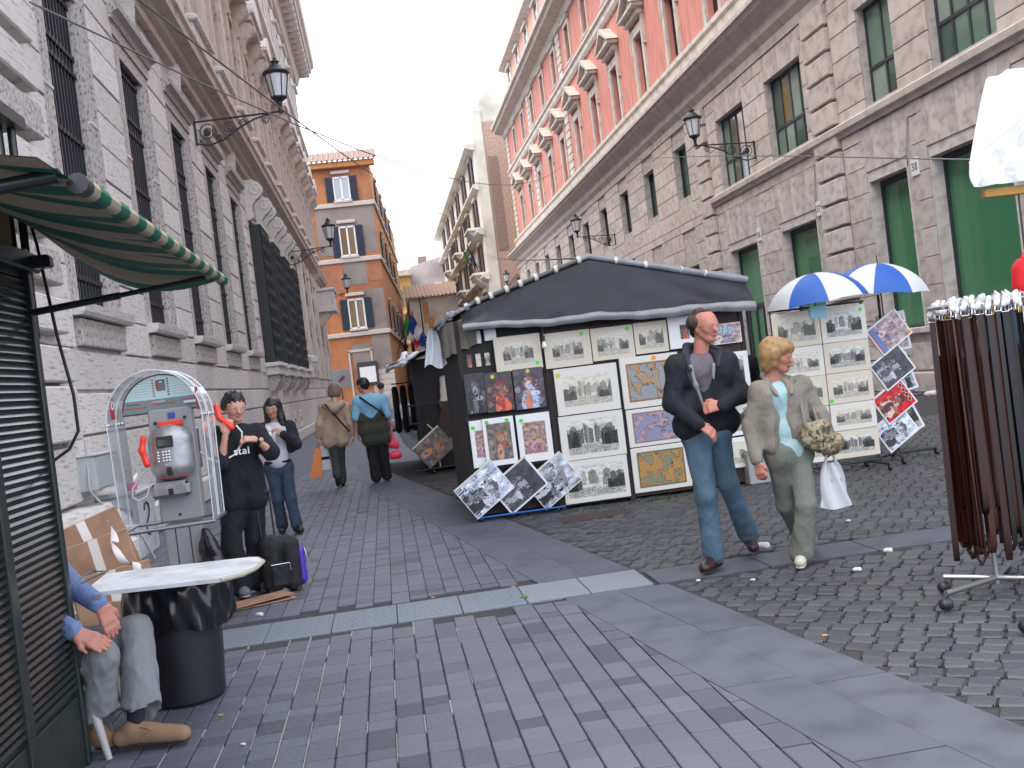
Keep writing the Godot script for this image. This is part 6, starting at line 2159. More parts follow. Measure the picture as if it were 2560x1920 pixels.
func legs(J: Dictionary, g := 0.0, flare := 0.0, stop := 1.0) -> Array:
	var l := []
	for q in ["1", "2"]:
		var h: Vector3 = J["h" + q]
		var k: Vector3 = J["k" + q]
		var a: Vector3 = J["a" + q]
		l.append([h, k, 0.082 + g, 0.056 + g])
		l.append([k, k.lerp(a, stop), 0.055 + g, 0.037 + g + flare])
	return l


func shoe(t: Node3D, base: Vector3, a: Vector3, toe: Vector3, mat: Material, sole: Material, s := 1.0) -> void:
	var d := (toe - a)
	d.y = 0
	d = d.normalized()
	var drop := (toe.y - a.y) + 0.055
	var heel := a - d * 0.045 * s + V(0, -0.045, 0)
	var tip := toe - d * 0.04 * s + V(0, 0.005, 0)
	var up := MB.new().at(Transform3D(Basis.IDENTITY, -base)).field([
		[a + V(0, 0.0, 0), heel + V(0, 0.012, 0), 0.042 * s, 0.037 * s],
		[heel + V(0, 0.01, 0), tip, 0.036 * s, 0.037 * s, Vector3.UP, 0.8],
		[a + d * 0.02, tip + V(0, 0.008, 0), 0.04 * s, 0.03 * s]], 0.011, 80.0)
	part(t, "shoe", up, mat)
	var sl := MB.new().at(Transform3D(Basis.IDENTITY, -base)).field([[heel + V(0, -0.025, 0), tip + V(0, -0.027, 0), 0.036 * s, 0.04 * s, Vector3.UP, 0.28]], 0.009, 100.0)
	part(t, "shoe_sole", sl, sole)


func face_parts(t: Node3D, base: Vector3, f: Transform3D, brow: Material, smile := 0.0, detail := true) -> void:
	var o := Transform3D(Basis.IDENTITY, -base) * f
	for s in [-1, 1]:
		var e := part(t, "eye", MB.new().at(o).field([[V(s * 0.031, 0.0, 0.073), V(s * 0.036, 0.0, 0.072), 0.0125, 0.0115]], 0.005, 150.0), M.eye_white)
		part(e, "iris", MB.new().at(o).field([[V(s * 0.031, 0.0, 0.081), V(s * 0.031, -0.001, 0.081), 0.0068, 0.0068]], 0.004, 200.0), M.eye_dark)
		part(t, "eyebrow", MB.new().at(o).tube([V(s * 0.014, 0.022, 0.092), V(s * 0.032, 0.028, 0.088), V(s * 0.05, 0.021, 0.074)], [0.004, 0.005, 0.003], 6), brow)
	part(t, "mouth", MB.new().at(o).tube([V(-0.026, -0.064 + smile, 0.081), V(-0.012, -0.067, 0.091), V(0, -0.068, 0.094), V(0.012, -0.067, 0.091), V(0.026, -0.064 + smile, 0.081)], [0.003, 0.0065, 0.0065, 0.0065, 0.003], 6), M.lips)


func glasses(t: Node3D, base: Vector3, f: Transform3D) -> void:
	var o := Transform3D(Basis.IDENTITY, -base) * f
	var m := MB.new().at(o)
	for s in [-1, 1]:
		var p := []
		for i in 15:
			var a := TAU * i / 14.0
			p.append(V(s * 0.034 + 0.024 * cos(a), -0.003 + 0.018 * sin(a), 0.1))
		m.tube(p, 0.0018, 5)
		m.tube([V(s * 0.058, 0.004, 0.098), V(s * 0.083, 0.006, 0.02), V(s * 0.086, 0.0, -0.01)], 0.0018, 5)
	m.tube([V(-0.01, 0.0, 0.103), V(0.01, 0.0, 0.103)], 0.0018, 5)
	part(t, "spectacles", m, M.steel)


func person(called: String, label: String, base: Vector3, J: Dictionary, skin: String, opt := {}) -> Node3D:
	var t := thing(called, label, "person", base)
	var f := head_frame(J.H, J.hf, opt.get("tilt", 0.0))
	var m := MB.new().at(Transform3D(Basis.IDENTITY, -base))
	m.field(torso(J, -0.035) + arms(J, -0.004) + legs(J, -0.006) + [[J.N, J.N + (J.H - J.N) * 0.4, 0.052, 0.05]], opt.get("cell", 0.02), 70.0)
	m.field(bones_in(f, head_bones(), opt.get("hs", 1.0)), opt.get("hcell", 0.008), 110.0)
	for q in ["1", "2"]:
		if J.has("d" + q):
			m.field(hand_bones(J["w" + q], J["d" + q], J["b" + q], J.get("c" + q, 0.5), -1.0 if q == "1" else 1.0, opt.get("hand", 1.0)), opt.get("fcell", 0.006), 190.0)
	part(t, "body", m, M[skin])
	if not opt.get("faceless", false):
		face_parts(t, base, f, M[opt.get("brow", "hair_brown")], opt.get("smile", 0.0))
	return t


func garment(t: Node3D, base: Vector3, called: String, bones: Array, mat: String, cell := 0.015, k := 80.0, amp := 0.005, freq := 14.0) -> MeshInstance3D:
	return part(t, called, MB.new().at(Transform3D(Basis.IDENTITY, -base)).field(bones, cell, k, amp, freq), M[mat])


func people() -> void:
	var b: Vector3
	var J: Dictionary
	var t: Node3D
	var f: Transform3D
	# --- man walking, navy jacket and jeans
	b = V(2.2, 0, -7.25)
	J = {"N": V(2.26, 1.55, -7.22), "P": V(2.24, 0.98, -7.25), "H": V(2.30, 1.735, -7.18), "hf": V(0.55, -0.06, 0.85), "fd": V(-0.25, 0, 0.97),
		"s1": V(2.06, 1.475, -7.16), "s2": V(2.46, 1.465, -7.28), "e1": V(1.985, 1.225, -7.13), "e2": V(2.535, 1.22, -7.24), "w1": V(2.12, 1.06, -7.0), "w2": V(2.30, 1.165, -7.02),
		"d1": V(0.75, -0.6, 0.2), "b1": V(0.3, 0.5, 0.8), "c1": 0.5, "d2": V(-1, 0.05, 0.15), "b2": V(0, 0.3, 1), "c2": 1.5,
		"h1": V(2.155, 0.96, -7.22), "h2": V(2.33, 0.96, -7.28), "k1": V(2.15, 0.54, -7.12), "k2": V(2.38, 0.59, -7.32), "a1": V(2.165, 0.1, -7.17), "a2": V(2.57, 0.15, -7.55)}
	t = person("person", "man in navy zip jacket and blue jeans with glasses, walking past the stall", b, J, "skin_ruddy", {"cell": 0.02})
	f = head_frame(J.H, J.hf)
	garment(t, b, "sweater", torso(J, 0.006, 1.0, 0.0), "sweater", 0.014, 80.0, 0.003)
	garment(t, b, "jacket", torso(J, 0.026, 1.05, 0.0) + arms(J, 0.022, 0.96) + [[V(2.11, 1.05, -7.2), V(2.4, 1.05, -7.3), 0.12, 0.12, V(-0.25, 0, 0.97), 0.85], [V(2.15, 1.2, -7.2), V(2.36, 1.2, -7.28), 0.125, 0.125],
		[V(2.225, 1.66, -7.13), V(2.215, 1.44, -7.075), 0.125, 0.11, V(1, 0, 0), 1.0, -6.0], [V(2.215, 1.44, -7.075), V(2.20, 1.12, -7.045), 0.11, 0.04, V(1, 0, 0), 1.0, -6.0]], "navy", 0.011, 80.0, 0.006, 13.0)
	garment(t, b, "jacket_collar", [[V(2.135, 1.54, -7.17), V(2.19, 1.605, -7.29), 0.026, 0.028], [V(2.19, 1.605, -7.29), V(2.34, 1.605, -7.33), 0.028, 0.028], [V(2.34, 1.605, -7.33), V(2.395, 1.545, -7.2), 0.028, 0.026], [V(2.135, 1.54, -7.17), V(2.125, 1.44, -7.06), 0.026, 0.016], [V(2.395, 1.545, -7.2), V(2.335, 1.45, -7.085), 0.026, 0.016]], "navy_collar", 0.011, 90.0, 0.003)
	garment(t, b, "jacket_lining", [[V(2.135, 1.46, -7.075), V(2.15, 1.33, -7.05), 0.018, 0.014], [V(2.305, 1.46, -7.09), V(2.285, 1.36, -7.065), 0.014, 0.01], [V(2.15, 1.33, -7.05), V(2.185, 1.17, -7.05), 0.013, 0.008]], "lining", 0.009, 90.0)
	garment(t, b, "jeans", [[V(2.155, 0.97, -7.22), V(2.33, 0.97, -7.28), 0.105, 0.105, V(-0.25, 0, 0.97), 0.9]] + legs(J, 0.016, 0.026, 0.97), "denim", 0.014, 80.0, 0.0075, 13.0)
	garment(t, b, "hair", bones_in(f, [[V(-0.055, 0.03, -0.05), V(0.055, 0.03, -0.05), 0.055, 0.055], [V(0, 0.06, -0.06), V(0, -0.03, -0.075), 0.062, 0.05], [V(-0.075, 0.03, -0.005), V(-0.074, -0.0, -0.012), 0.016, 0.012], [V(0.075, 0.03, -0.005), V(0.074, -0.0, -0.012), 0.016, 0.012], [V(-0.03, 0.105, -0.04), V(0.03, 0.105, -0.04), 0.022, 0.022], [V(-0.03, 0.106, -0.02), V(-0.025, 0.103, 0.035), 0.018, 0.01], [V(0.03, 0.106, -0.02), V(0.025, 0.103, 0.035), 0.018, 0.01], [V(0, 0.112, -0.02), V(0, 0.108, 0.045), 0.016, 0.01]]), "hair_brown", 0.009, 90.0, 0.006, 30.0)
	glasses(t, b, f)
	shoe(t, b, J.a1, V(2.03, 0.045, -7.03), M.leather_brown, M.sole, 1.05)
	shoe(t, b, J.a2, V(2.56, 0.05, -7.42), M.leather_brown, M.sole, 1.05)
	# --- woman walking
	b = V(2.72, 0, -6.98)
	J = {"N": V(2.69, 1.295, -6.97), "P": V(2.73, 0.80, -6.98), "H": V(2.715, 1.465, -6.93), "hf": V(0.75, -0.12, 0.65), "fd": V(-0.25, 0, 0.97),
		"s1": V(2.56, 1.235, -6.93), "s2": V(2.895, 1.235, -7.02), "e1": V(2.475, 1.0, -6.96), "e2": V(3.0, 1.01, -7.0), "w1": V(2.46, 0.765, -6.88), "w2": V(3.02, 0.83, -6.9),
		"d1": V(0.12, -1, 0.12), "b1": V(-0.8, 0, 0.6), "c1": 0.7, "d2": V(-0.35, -0.9, 0.1), "b2": V(0.6, 0, 0.8), "c2": 1.5,
		"h1": V(2.655, 0.78, -6.96), "h2": V(2.81, 0.78, -7.0), "k1": V(2.71, 0.41, -7.08), "k2": V(2.765, 0.42, -6.86), "a1": V(2.93, 0.085, -7.33), "a2": V(2.71, 0.085, -6.91)}
	t = person("person", "blond woman in khaki jacket and grey-green trousers carrying a plastic bag", b, J, "skin_ruddy", {"hs": 0.97, "hand": 0.92, "brow": "hair_grey"})
	f = head_frame(J.H, J.hf)
	garment(t, b, "trousers", [[J.h1, J.h2, 0.108, 0.108, V(-0.25, 0, 0.97), 0.92]] + legs(J, 0.012, 0.035, 0.98), "sage", 0.014, 80.0, 0.0072, 13.0)
	garment(t, b, "top", torso(J, 0.004, 0.9, 1.0), "aqua_top", 0.013, 80.0, 0.004)
	garment(t, b, "jacket", torso(J, 0.02, 0.96, 0.0) + arms(J, 0.015, 0.95) + [[V(2.61, 1.2, -6.93), V(2.605, 0.87, -6.91), 0.075, 0.08], [V(2.82, 1.18, -6.97), V(2.83, 0.87, -6.95), 0.075, 0.08], [V(2.63, 1.2, -7.04), V(2.68, 0.87, -7.05), 0.085, 0.09], [V(2.8, 1.2, -7.06), V(2.78, 0.87, -7.07), 0.085, 0.09],
		[V(2.68, 1.40, -6.88), V(2.675, 1.2, -6.83), 0.07, 0.065, V(1, 0, 0), 1.0, -6.0], [V(2.675, 1.2, -6.83), V(2.67, 1.0, -6.82), 0.065, 0.07, V(1, 0, 0), 1.0, -6.0], [V(2.67, 1.0, -6.82), V(2.68, 0.76, -6.82), 0.07, 0.095, V(1, 0, 0), 1.0, -6.0]], "khaki_grey", 0.0125, 80.0, 0.006, 13.0)
	garment(t, b, "collar", [[V(2.615, 1.30, -6.93), V(2.64, 1.335, -7.03), 0.022, 0.022], [V(2.64, 1.335, -7.03), V(2.75, 1.335, -7.04), 0.022, 0.022], [V(2.75, 1.335, -7.04), V(2.79, 1.29, -6.92), 0.022, 0.022], [V(2.615, 1.3, -6.93), V(2.645, 1.2, -6.835), 0.022, 0.014], [V(2.79, 1.29, -6.92), V(2.745, 1.2, -6.83), 0.022, 0.014]], "khaki_grey", 0.01, 80.0)
	garment(t, b, "hair", bones_in(f, [[V(0, 0.045, -0.035), V(0, 0.05, 0.02), 0.10, 0.086], [V(-0.06, 0.0, -0.05), V(-0.055, -0.07, -0.055), 0.055, 0.045], [V(0.06, 0.0, -0.05), V(0.055, -0.07, -0.055), 0.055, 0.045], [V(-0.078, 0.02, 0.01), V(-0.078, -0.055, 0.005), 0.032, 0.022], [V(0.078, 0.02, 0.01), V(0.078, -0.055, 0.005), 0.032, 0.022], [V(-0.045, 0.062, 0.07), V(0.045, 0.06, 0.07), 0.03, 0.03]], 0.97), "hair_blond", 0.009, 70.0, 0.008, 26.0)
	shoe(t, b, J.a1, V(2.87, 0.05, -7.22), M.cream_shoe, M.cream_shoe, 0.9)
	shoe(t, b, J.a2, V(2.64, 0.04, -6.79), M.cream_shoe, M.cream_shoe, 0.9)
	# her bags
	var hb := thing("shoulder_bag", "camouflage shoulder bag hanging at the blond woman's side", "bag", V(2.93, 0.78, -6.84))
	part(hb, "pouch", MB.new().field([[V(-0.09, 0.1, 0), V(0.08, 0.05, 0), 0.075, 0.07, Vector3(0, 0, 1), 0.7], [V(-0.06, 0.16, 0), V(0.02, 0.17, 0), 0.05, 0.05], [V(-0.03, 0.04, 0.02), V(0.06, 0.02, 0.02), 0.05, 0.045]], 0.012, 60.0, 0.012, 16.0), M.camo_bag)
	part(hb, "strap", MB.new().tube([V(-0.11, 0.18, 0), V(-0.11, 0.33, -0.03), V(-0.06, 0.48, -0.1), V(-0.02, 0.525, -0.18), V(0.02, 0.4, -0.2), V(0.0, 0.2, -0.05)], 0.011, 6), M.khaki_grey)
	part(hb, "pocket_flap", MB.new().field([[V(-0.05, 0.1, 0.06), V(0.03, 0.08, 0.06), 0.03, 0.03, Vector3(0, 0, 1), 0.5]], 0.01, 80.0), M.camo_bag)
	var pbg := thing("plastic_bag", "thin white plastic bag hanging from the blond woman's hand", "bag", V(2.98, 0.38, -6.87))
	part(pbg, "bag", MB.new().sheet(28, 16, func(u, v):
		var a: float = u * TAU
		var w: float = lerpf(0.045, 0.115, pow(v, 0.7))
		var d: float = lerpf(0.015, 0.035, v)
		return V(w * cos(a) + 0.008 * sin(a * 3.0 + v * 6.0), lerpf(0.31, 0.0, v) + 0.01 * cos(a * 2.0) * v, d * sin(a) + 0.01 * sin(a * 5.0 + v * 5.0)), 0.002), M.thin_bag)
	part(pbg, "contents", MB.new().cham(V(-0.07, 0.012, -0.015), V(0.06, 0.2, 0.015), 0.005), M.grey_paint)
	for s in [-1, 1]:
		part(pbg, "handle", MB.new().tube([V(s * 0.04, 0.29, 0.004 * s), V(s * 0.025, 0.36, 0), V(0.005, 0.405, 0)], [0.014, 0.008, 0.006], 6), M.thin_bag)
	# --- couple seen from behind
	b = V(-0.88, 0, -17.8)
	J = {"N": V(-0.86, 1.45, -17.8), "P": V(-0.9, 0.88, -17.8), "H": V(-0.83, 1.615, -17.82), "hf": V(0.1, -0.1, -1), "fd": V(0, 0, -1),
		"s1": V(-1.05, 1.365, -17.8), "s2": V(-0.67, 1.335, -17.8), "e1": V(-1.14, 1.1, -17.75), "e2": V(-0.63, 1.04, -17.75), "w1": V(-1.19, 0.87, -17.8), "w2": V(-0.62, 0.84, -17.8),
		"d1": V(-0.05, -1, 0), "b1": V(-1, 0, 0), "c1": 1.2, "d2": V(0, -1, 0), "b2": V(1, 0, 0), "c2": 0.6,
		"h1": V(-0.98, 0.85, -17.8), "h2": V(-0.82, 0.85, -17.8), "k1": V(-0.95, 0.47, -17.78), "k2": V(-0.87, 0.46, -17.9), "a1": V(-0.94, 0.22, -17.5), "a2": V(-0.88, 0.09, -17.9)}
	t = person("person", "woman in beige hooded coat with cross strap, walking away along the street", b, J, "skin", {"faceless": true, "hcell": 0.012, "fcell": 0.01, "cell": 0.026})
	f = head_frame(J.H, J.hf)
	garment(t, b, "coat", torso(J, 0.022, 1.05) + arms(J, 0.02, 0.95) + [[V(-0.99, 1.0, -17.8), V(-1.01, 0.78, -17.8), 0.12, 0.13], [V(-0.82, 1.0, -17.8), V(-0.81, 0.78, -17.8), 0.12, 0.13]], "beige_coat", 0.02, 80.0, 0.0075, 13.0)
	garment(t, b, "hood", [[V(-1.0, 1.40, -17.68), V(-0.86, 1.33, -17.64), 0.06, 0.07], [V(-0.86, 1.33, -17.64), V(-0.72, 1.40, -17.68), 0.07, 0.06], [V(-0.86, 1.33, -17.64), V(-0.86, 1.24, -17.66), 0.05, 0.03]], "beige_coat", 0.018, 50.0)
	garment(t, b, "trousers", legs(J, 0.016, 0.02, 0.97), "dark_trouser", 0.02, 80.0, 0.0072, 13.0)
	garment(t, b, "hair", bones_in(f, [[V(0, 0.04, -0.03), V(0, 0.04, 0.02), 0.105, 0.09], [V(-0.04, -0.04, -0.05), V(0.04, -0.04, -0.05), 0.075, 0.075]]), "hair_grey", 0.014, 60.0, 0.006, 20.0)
	part(t, "cross_strap", MB.new().tube([V(-1.0, 1.42, -17.62) - b, V(-0.86, 1.22, -17.585) - b, V(-0.7, 0.98, -17.63) - b, V(-0.66, 0.92, -17.7) - b], 0.016, 6), M.black_cloth)
	shoe(t, b, J.a1, V(-0.94, 0.05, -17.56), M.black_shoe, M.sole)
	shoe(t, b, J.a2, V(-0.88, 0.04, -18.05), M.black_shoe, M.sole)
	var og := thing("paper_bag", "tall orange paper carrier carried low by the woman in beige coat", "bag", V(-1.28, 0.22, -17.75))
	part(og, "bag", MB.new().prism(PackedVector2Array([Vector2(-0.12, 0), Vector2(0.08, 0), Vector2(0.11, 0.45), Vector2(0.02, 0.48)]), -0.05, 0.05), M.orange_bag)
	part(og, "handle", MB.new().tube([V(0.04, 0.45, 0), V(0.08, 0.57, 0), V(0.095, 0.45, 0)], 0.006, 5), M.black_cloth)
	var wg := thing("carrier_bag", "white carrier bag with a dark band beside the orange carrier", "bag", V(-1.12, 0.32, -17.85))
	part(wg, "bag", MB.new().prism(PackedVector2Array([Vector2(-0.08, 0), Vector2(0.10, 0), Vector2(0.02, 0.42), Vector2(-0.06, 0.42)]), -0.04, 0.04), M.white_bag)
	part(wg, "band", MB.new().box(V(-0.07, 0.17, -0.042), V(0.07, 0.22, 0.042)), M.black_cloth)
	part(wg, "handle", MB.new().tube([V(-0.05, 0.41, 0), V(-0.06, 0.5, 0.02), V(0.0, 0.41, 0)], 0.006, 5), M.white_bag)
	b = V(-0.22, 0, -17.7)
	J = {"N": V(-0.29, 1.50, -17.7), "P": V(-0.25, 0.9, -17.7), "H": V(-0.355, 1.655, -17.74), "hf": V(-0.75, -0.08, -0.65), "fd": V(0, 0, -1),
		"s1": V(-0.47, 1.41, -17.7), "s2": V(-0.05, 1.38, -17.7), "e1": V(-0.53, 1.13, -17.68), "e2": V(0.01, 1.11, -17.68), "w1": V(-0.53, 0.87, -17.75), "w2": V(0.045, 0.89, -17.75),
		"d1": V(0, -1, 0), "b1": V(-1, 0, 0), "c1": 0.6, "d2": V(0, -1, 0), "b2": V(1, 0, 0), "c2": 1.2,
		"h1": V(-0.34, 0.86, -17.7), "h2": V(-0.16, 0.86, -17.7), "k1": V(-0.33, 0.47, -17.72), "k2": V(-0.15, 0.47, -17.72), "a1": V(-0.31, 0.09, -17.68), "a2": V(-0.13, 0.09, -17.78)}
	t = person("person", "man in sky-blue shirt with dark jumper tied round his waist, walking away", b, J, "skin_ruddy", {"hcell": 0.012, "fcell": 0.01, "cell": 0.026, "faceless": true})
	f = head_frame(J.H, J.hf)
	garment(t, b, "shirt", torso(J, 0.018, 1.06, 0.0) + arms(J, 0.026, -1.0), "sky_shirt", 0.018, 80.0, 0.0075, 13.0)
	garment(t, b, "trousers", [[J.h1, J.h2, 0.11, 0.11]] + legs(J, 0.024, 0.03, 0.98), "black_cloth", 0.02, 80.0, 0.0072, 13.0)
	garment(t, b, "tied_jumper", [[V(-0.37, 1.08, -17.7), V(-0.14, 1.08, -17.7), 0.14, 0.14, Vector3(0, 0, 1), 0.85], [V(-0.37, 0.9, -17.68), V(-0.13, 0.9, -17.68), 0.15, 0.15, Vector3(0, 0, 1), 0.8], [V(-0.35, 0.74, -17.66), V(-0.12, 0.74, -17.66), 0.13, 0.13, Vector3(0, 0, 1), 0.7]], "olive", 0.02, 80.0, 0.0075, 13.0)
	garment(t, b, "hair", bones_in(f, [[V(0, 0.045, -0.035), V(0, 0.05, 0.01), 0.095, 0.085], [V(0, 0.0, -0.06), V(0, -0.03, -0.06), 0.07, 0.06]]), "hair_black", 0.014, 60.0, 0.005, 20.0)
	part(t, "cross_strap", MB.new().tube([V(-0.42, 1.47, -17.6) - b, V(-0.3, 1.36, -17.53) - b, V(-0.12, 1.2, -17.52) - b, V(-0.04, 1.1, -17.58) - b], 0.016, 6), M.black_cloth)
	shoe(t, b, J.a1, V(-0.31, 0.04, -17.84), M.black_shoe, M.sole)
	shoe(t, b, J.a2, V(-0.12, 0.04, -17.93), M.black_shoe, M.sole)
	var pk := thing("shopping_bag", "shiny pink and red shopping bag in the sky-blue shirted man's hand", "bag", V(0.05, 0.34, -17.72))
	part(pk, "bag", MB.new().field([[V(-0.04, 0.08, 0), V(0.05, 0.08, 0), 0.07, 0.07, Vector3(0, 0, 1), 0.5], [V(-0.03, 0.25, 0), V(0.03, 0.25, 0), 0.07, 0.065, Vector3(0, 0, 1), 0.5], [V(-0.01, 0.3, 0), V(0.0, 0.46, 0), 0.05, 0.02, Vector3(0, 0, 1), 0.5]], 0.014, 50.0, 0.015, 12.0), M.pink_bag)
	# --- man on the telephone
	b = V(-1.28, 0, -8.8)
	J = {"N": V(-1.265, 1.405, -8.80), "P": V(-1.265, 0.84, -8.84), "H": V(-1.225, 1.565, -8.76), "hf": V(0.42, -0.12, 0.9), "fd": V(0.35, 0, 0.94),
		"s1": V(-1.41, 1.345, -8.74), "s2": V(-1.095, 1.325, -8.86), "e1": V(-1.37, 1.13, -8.65), "e2": V(-0.98, 1.165, -8.74), "w1": V(-1.305, 1.36, -8.62), "w2": V(-1.065, 1.285, -8.62),
		"d1": V(0.3, 0.9, -0.05), "b1": V(0.2, -0.1, 1.0), "c1": 1.3, "d2": V(-1, 0.2, 0.25), "b2": V(0, 1, 0.5), "c2": 1.0,
		"h1": V(-1.345, 0.81, -8.82), "h2": V(-1.195, 0.81, -8.88), "k1": V(-1.385, 0.46, -8.74), "k2": V(-1.21, 0.44, -8.88), "a1": V(-1.36, 0.10, -8.80), "a2": V(-1.22, 0.10, -8.93)}
	t = person("person", "smiling man in black T-shirt talking on the red handset", b, J, "skin", {"smile": 0.008, "brow": "hair_black", "hs": 0.98, "fcell": 0.006})
	f = head_frame(J.H, J.hf)
	garment(t, b, "t_shirt", torso(J, 0.024, 1.04, 0.0) + arms(J, 0.032, -1.0) + [[V(-1.34, 1.05, -8.8), V(-1.345, 0.8, -8.8), 0.12, 0.125], [V(-1.19, 1.05, -8.86), V(-1.185, 0.8, -8.86), 0.12, 0.125]], "black_cloth", 0.014, 80.0, 0.0075, 13.0)
	garment(t, b, "trousers", [[J.h1, J.h2, 0.11, 0.11]] + legs(J, 0.026, 0.045, 0.96), "black_cloth", 0.016, 80.0, 0.0075, 13.0)
	garment(t, b, "hair", bones_in(f, [[V(0, 0.05, -0.04), V(0, 0.055, 0.015), 0.09, 0.078], [V(-0.05, 0.01, -0.06), V(0.05, 0.01, -0.06), 0.05, 0.05], [V(-0.078, 0.03, 0.005), V(-0.078, 0.0, 0.0), 0.016, 0.01], [V(0.078, 0.03, 0.005), V(0.078, 0.0, 0.0), 0.016, 0.01], [V(-0.03, 0.1, 0.06), V(-0.035, 0.135, 0.065), 0.012, 0.004], [V(0.0, 0.11, 0.05), V(0.0, 0.145, 0.05), 0.012, 0.004], [V(0.03, 0.1, 0.055), V(0.04, 0.135, 0.06), 0.012, 0.004], [V(-0.05, 0.1, 0.0), V(-0.06, 0.135, 0.0), 0.012, 0.004]], 0.98), "hair_black", 0.008, 90.0, 0.012, 34.0)
	glasses(t, b, f)
	text(t, "stal", 0.075, Transform3D(Basis(Vector3.UP, 0.36), V(-1.2, 1.205, -8.655) - b), M.ink_white)
	part(t, "wristband", MB.new().tube([V(-1.075, 1.28, -8.625) - b, V(-1.05, 1.27, -8.64) - b], 0.038, 10), M.black_cloth)
	shoe(t, b, J.a1, V(-1.30, 0.05, -8.64), M.grey_shoe, M.grey_paint, 1.08)
	shoe(t, b, J.a2, V(-1.13, 0.05, -8.80), M.grey_shoe, M.grey_paint, 1.08)
	var hs := thing("telephone_handset", "red telephone handset held to the smiling man's ear", "handset", V(-1.3, 1.40, -8.66))
	part(hs, "grip", MB.new().field([[V(-0.055, 0.19, 0), V(-0.04, 0.1, 0.025), 0.026, 0.022], [V(-0.04, 0.1, 0.025), V(0.05, 0.01, 0.045), 0.02, 0.026]], 0.008, 90.0), M.red_plastic)
	# --- girl eating ice cream
	b = V(-1.32, 0, -12.5)
	J = {"N": V(-1.31, 1.325, -12.5), "P": V(-1.335, 0.82, -12.52), "H": V(-1.315, 1.495, -12.46), "hf": V(-0.2, -0.14, 0.96), "fd": V(0, 0, 1),
		"s1": V(-1.475, 1.275, -12.5), "s2": V(-1.145, 1.265, -12.5), "e1": V(-1.52, 1.05, -12.42), "e2": V(-1.09, 1.04, -12.42), "w1": V(-1.44, 1.17, -12.26), "w2": V(-1.22, 1.19, -12.26),
		"d1": V(0.8, 0.5, 0.2), "b1": V(-0.3, 0, 1), "c1": 1.0, "d2": V(-0.9, 0.3, 0.2), "b2": V(0.3, 0, 1), "c2": 0.8,
		"h1": V(-1.41, 0.79, -12.52), "h2": V(-1.26, 0.79, -12.52), "k1": V(-1.39, 0.43, -12.5), "k2": V(-1.235, 0.42, -12.44), "a1": V(-1.385, 0.09, -12.6), "a2": V(-1.20, 0.09, -12.44)}
	t = person("person", "girl with long black hair in navy cardigan and jeans eating an ice cream", b, J, "skin_tan", {"hs": 0.98, "hand": 0.88, "brow": "hair_black", "fcell": 0.008})
	f = head_frame(J.H, J.hf)
	garment(t, b, "top", torso(J, 0.006, 0.92, 0.0) + [[V(-1.31, 1.2, -12.47), V(-1.33, 0.9, -12.47), 0.125, 0.13, Vector3(0, 0, 1), 0.75]], "white_top", 0.016, 80.0, 0.0048, 13.0)
	garment(t, b, "cardigan", arms(J, 0.018, 0.95) + [[V(-1.45, 1.27, -12.48), V(-1.45, 1.0, -12.45), 0.055, 0.05], [V(-1.165, 1.26, -12.48), V(-1.16, 1.0, -12.45), 0.06, 0.055], [V(-1.40, 1.22, -12.58), V(-1.22, 1.2, -12.58), 0.075, 0.075], [V(-1.39, 1.02, -12.58), V(-1.23, 1.02, -12.58), 0.075, 0.075]], "navy", 0.014, 80.0, 0.0072, 13.0)
	garment(t, b, "jeans", [[J.h1, J.h2, 0.1, 0.1]] + legs(J, 0.01, 0.022, 0.98), "denim_dark", 0.015, 80.0, 0.0072, 13.0)
	garment(t, b, "belt", [[V(-1.375, 0.865, -12.5), V(-1.295, 0.86, -12.5), 0.118, 0.118, Vector3.UP, 0.3]], "black_cloth", 0.012, 60.0)
	garment(t, b, "hair", bones_in(f, [[V(0, 0.045, -0.04), V(0, 0.05, 0.015), 0.095, 0.082], [V(-0.07, 0.02, -0.01), V(-0.085, -0.2, 0.0), 0.045, 0.045], [V(0.07, 0.02, -0.01), V(0.095, -0.2, 0.01), 0.045, 0.05], [V(0, -0.02, -0.08), V(0, -0.22, -0.09), 0.08, 0.07]], 0.98), "hair_black", 0.011, 70.0, 0.006, 16.0)
	shoe(t, b, J.a1, V(-1.39, 0.045, -12.46), M.black_shoe, M.sole, 0.95)
	shoe(t, b, J.a2, V(-1.14, 0.045, -12.3), M.black_shoe, M.sole, 0.95)
	var ic := thing("ice_cream", "ice-cream cone in a paper napkin held by the girl", "ice cream", V(-1.36, 1.18, -12.2))
	part(ic, "cone", MB.new().lathe([Vector2(0.005, -0.06), Vector2(0.03, 0.05), Vector2(0, 0.05)], 10), M.ink_white)
	part(ic, "scoop", MB.new().field([[V(0, 0.07, 0), V(-0.01, 0.1, 0), 0.034, 0.026]], 0.01, 80.0, 0.006, 30.0), M.mount_cream)
	part(ic, "napkin", MB.new().field([[V(0.03, -0.02, 0), V(0.06, 0.03, 0.01), 0.03, 0.02], [V(0.04, -0.02, 0), V(0.05, -0.1, 0.0), 0.02, 0.012]], 0.01, 80.0, 0.008, 30.0), M.white_top)
	# --- seated man, mostly behind the stall shutter
	b = V(-1.72, 0, -5.35)
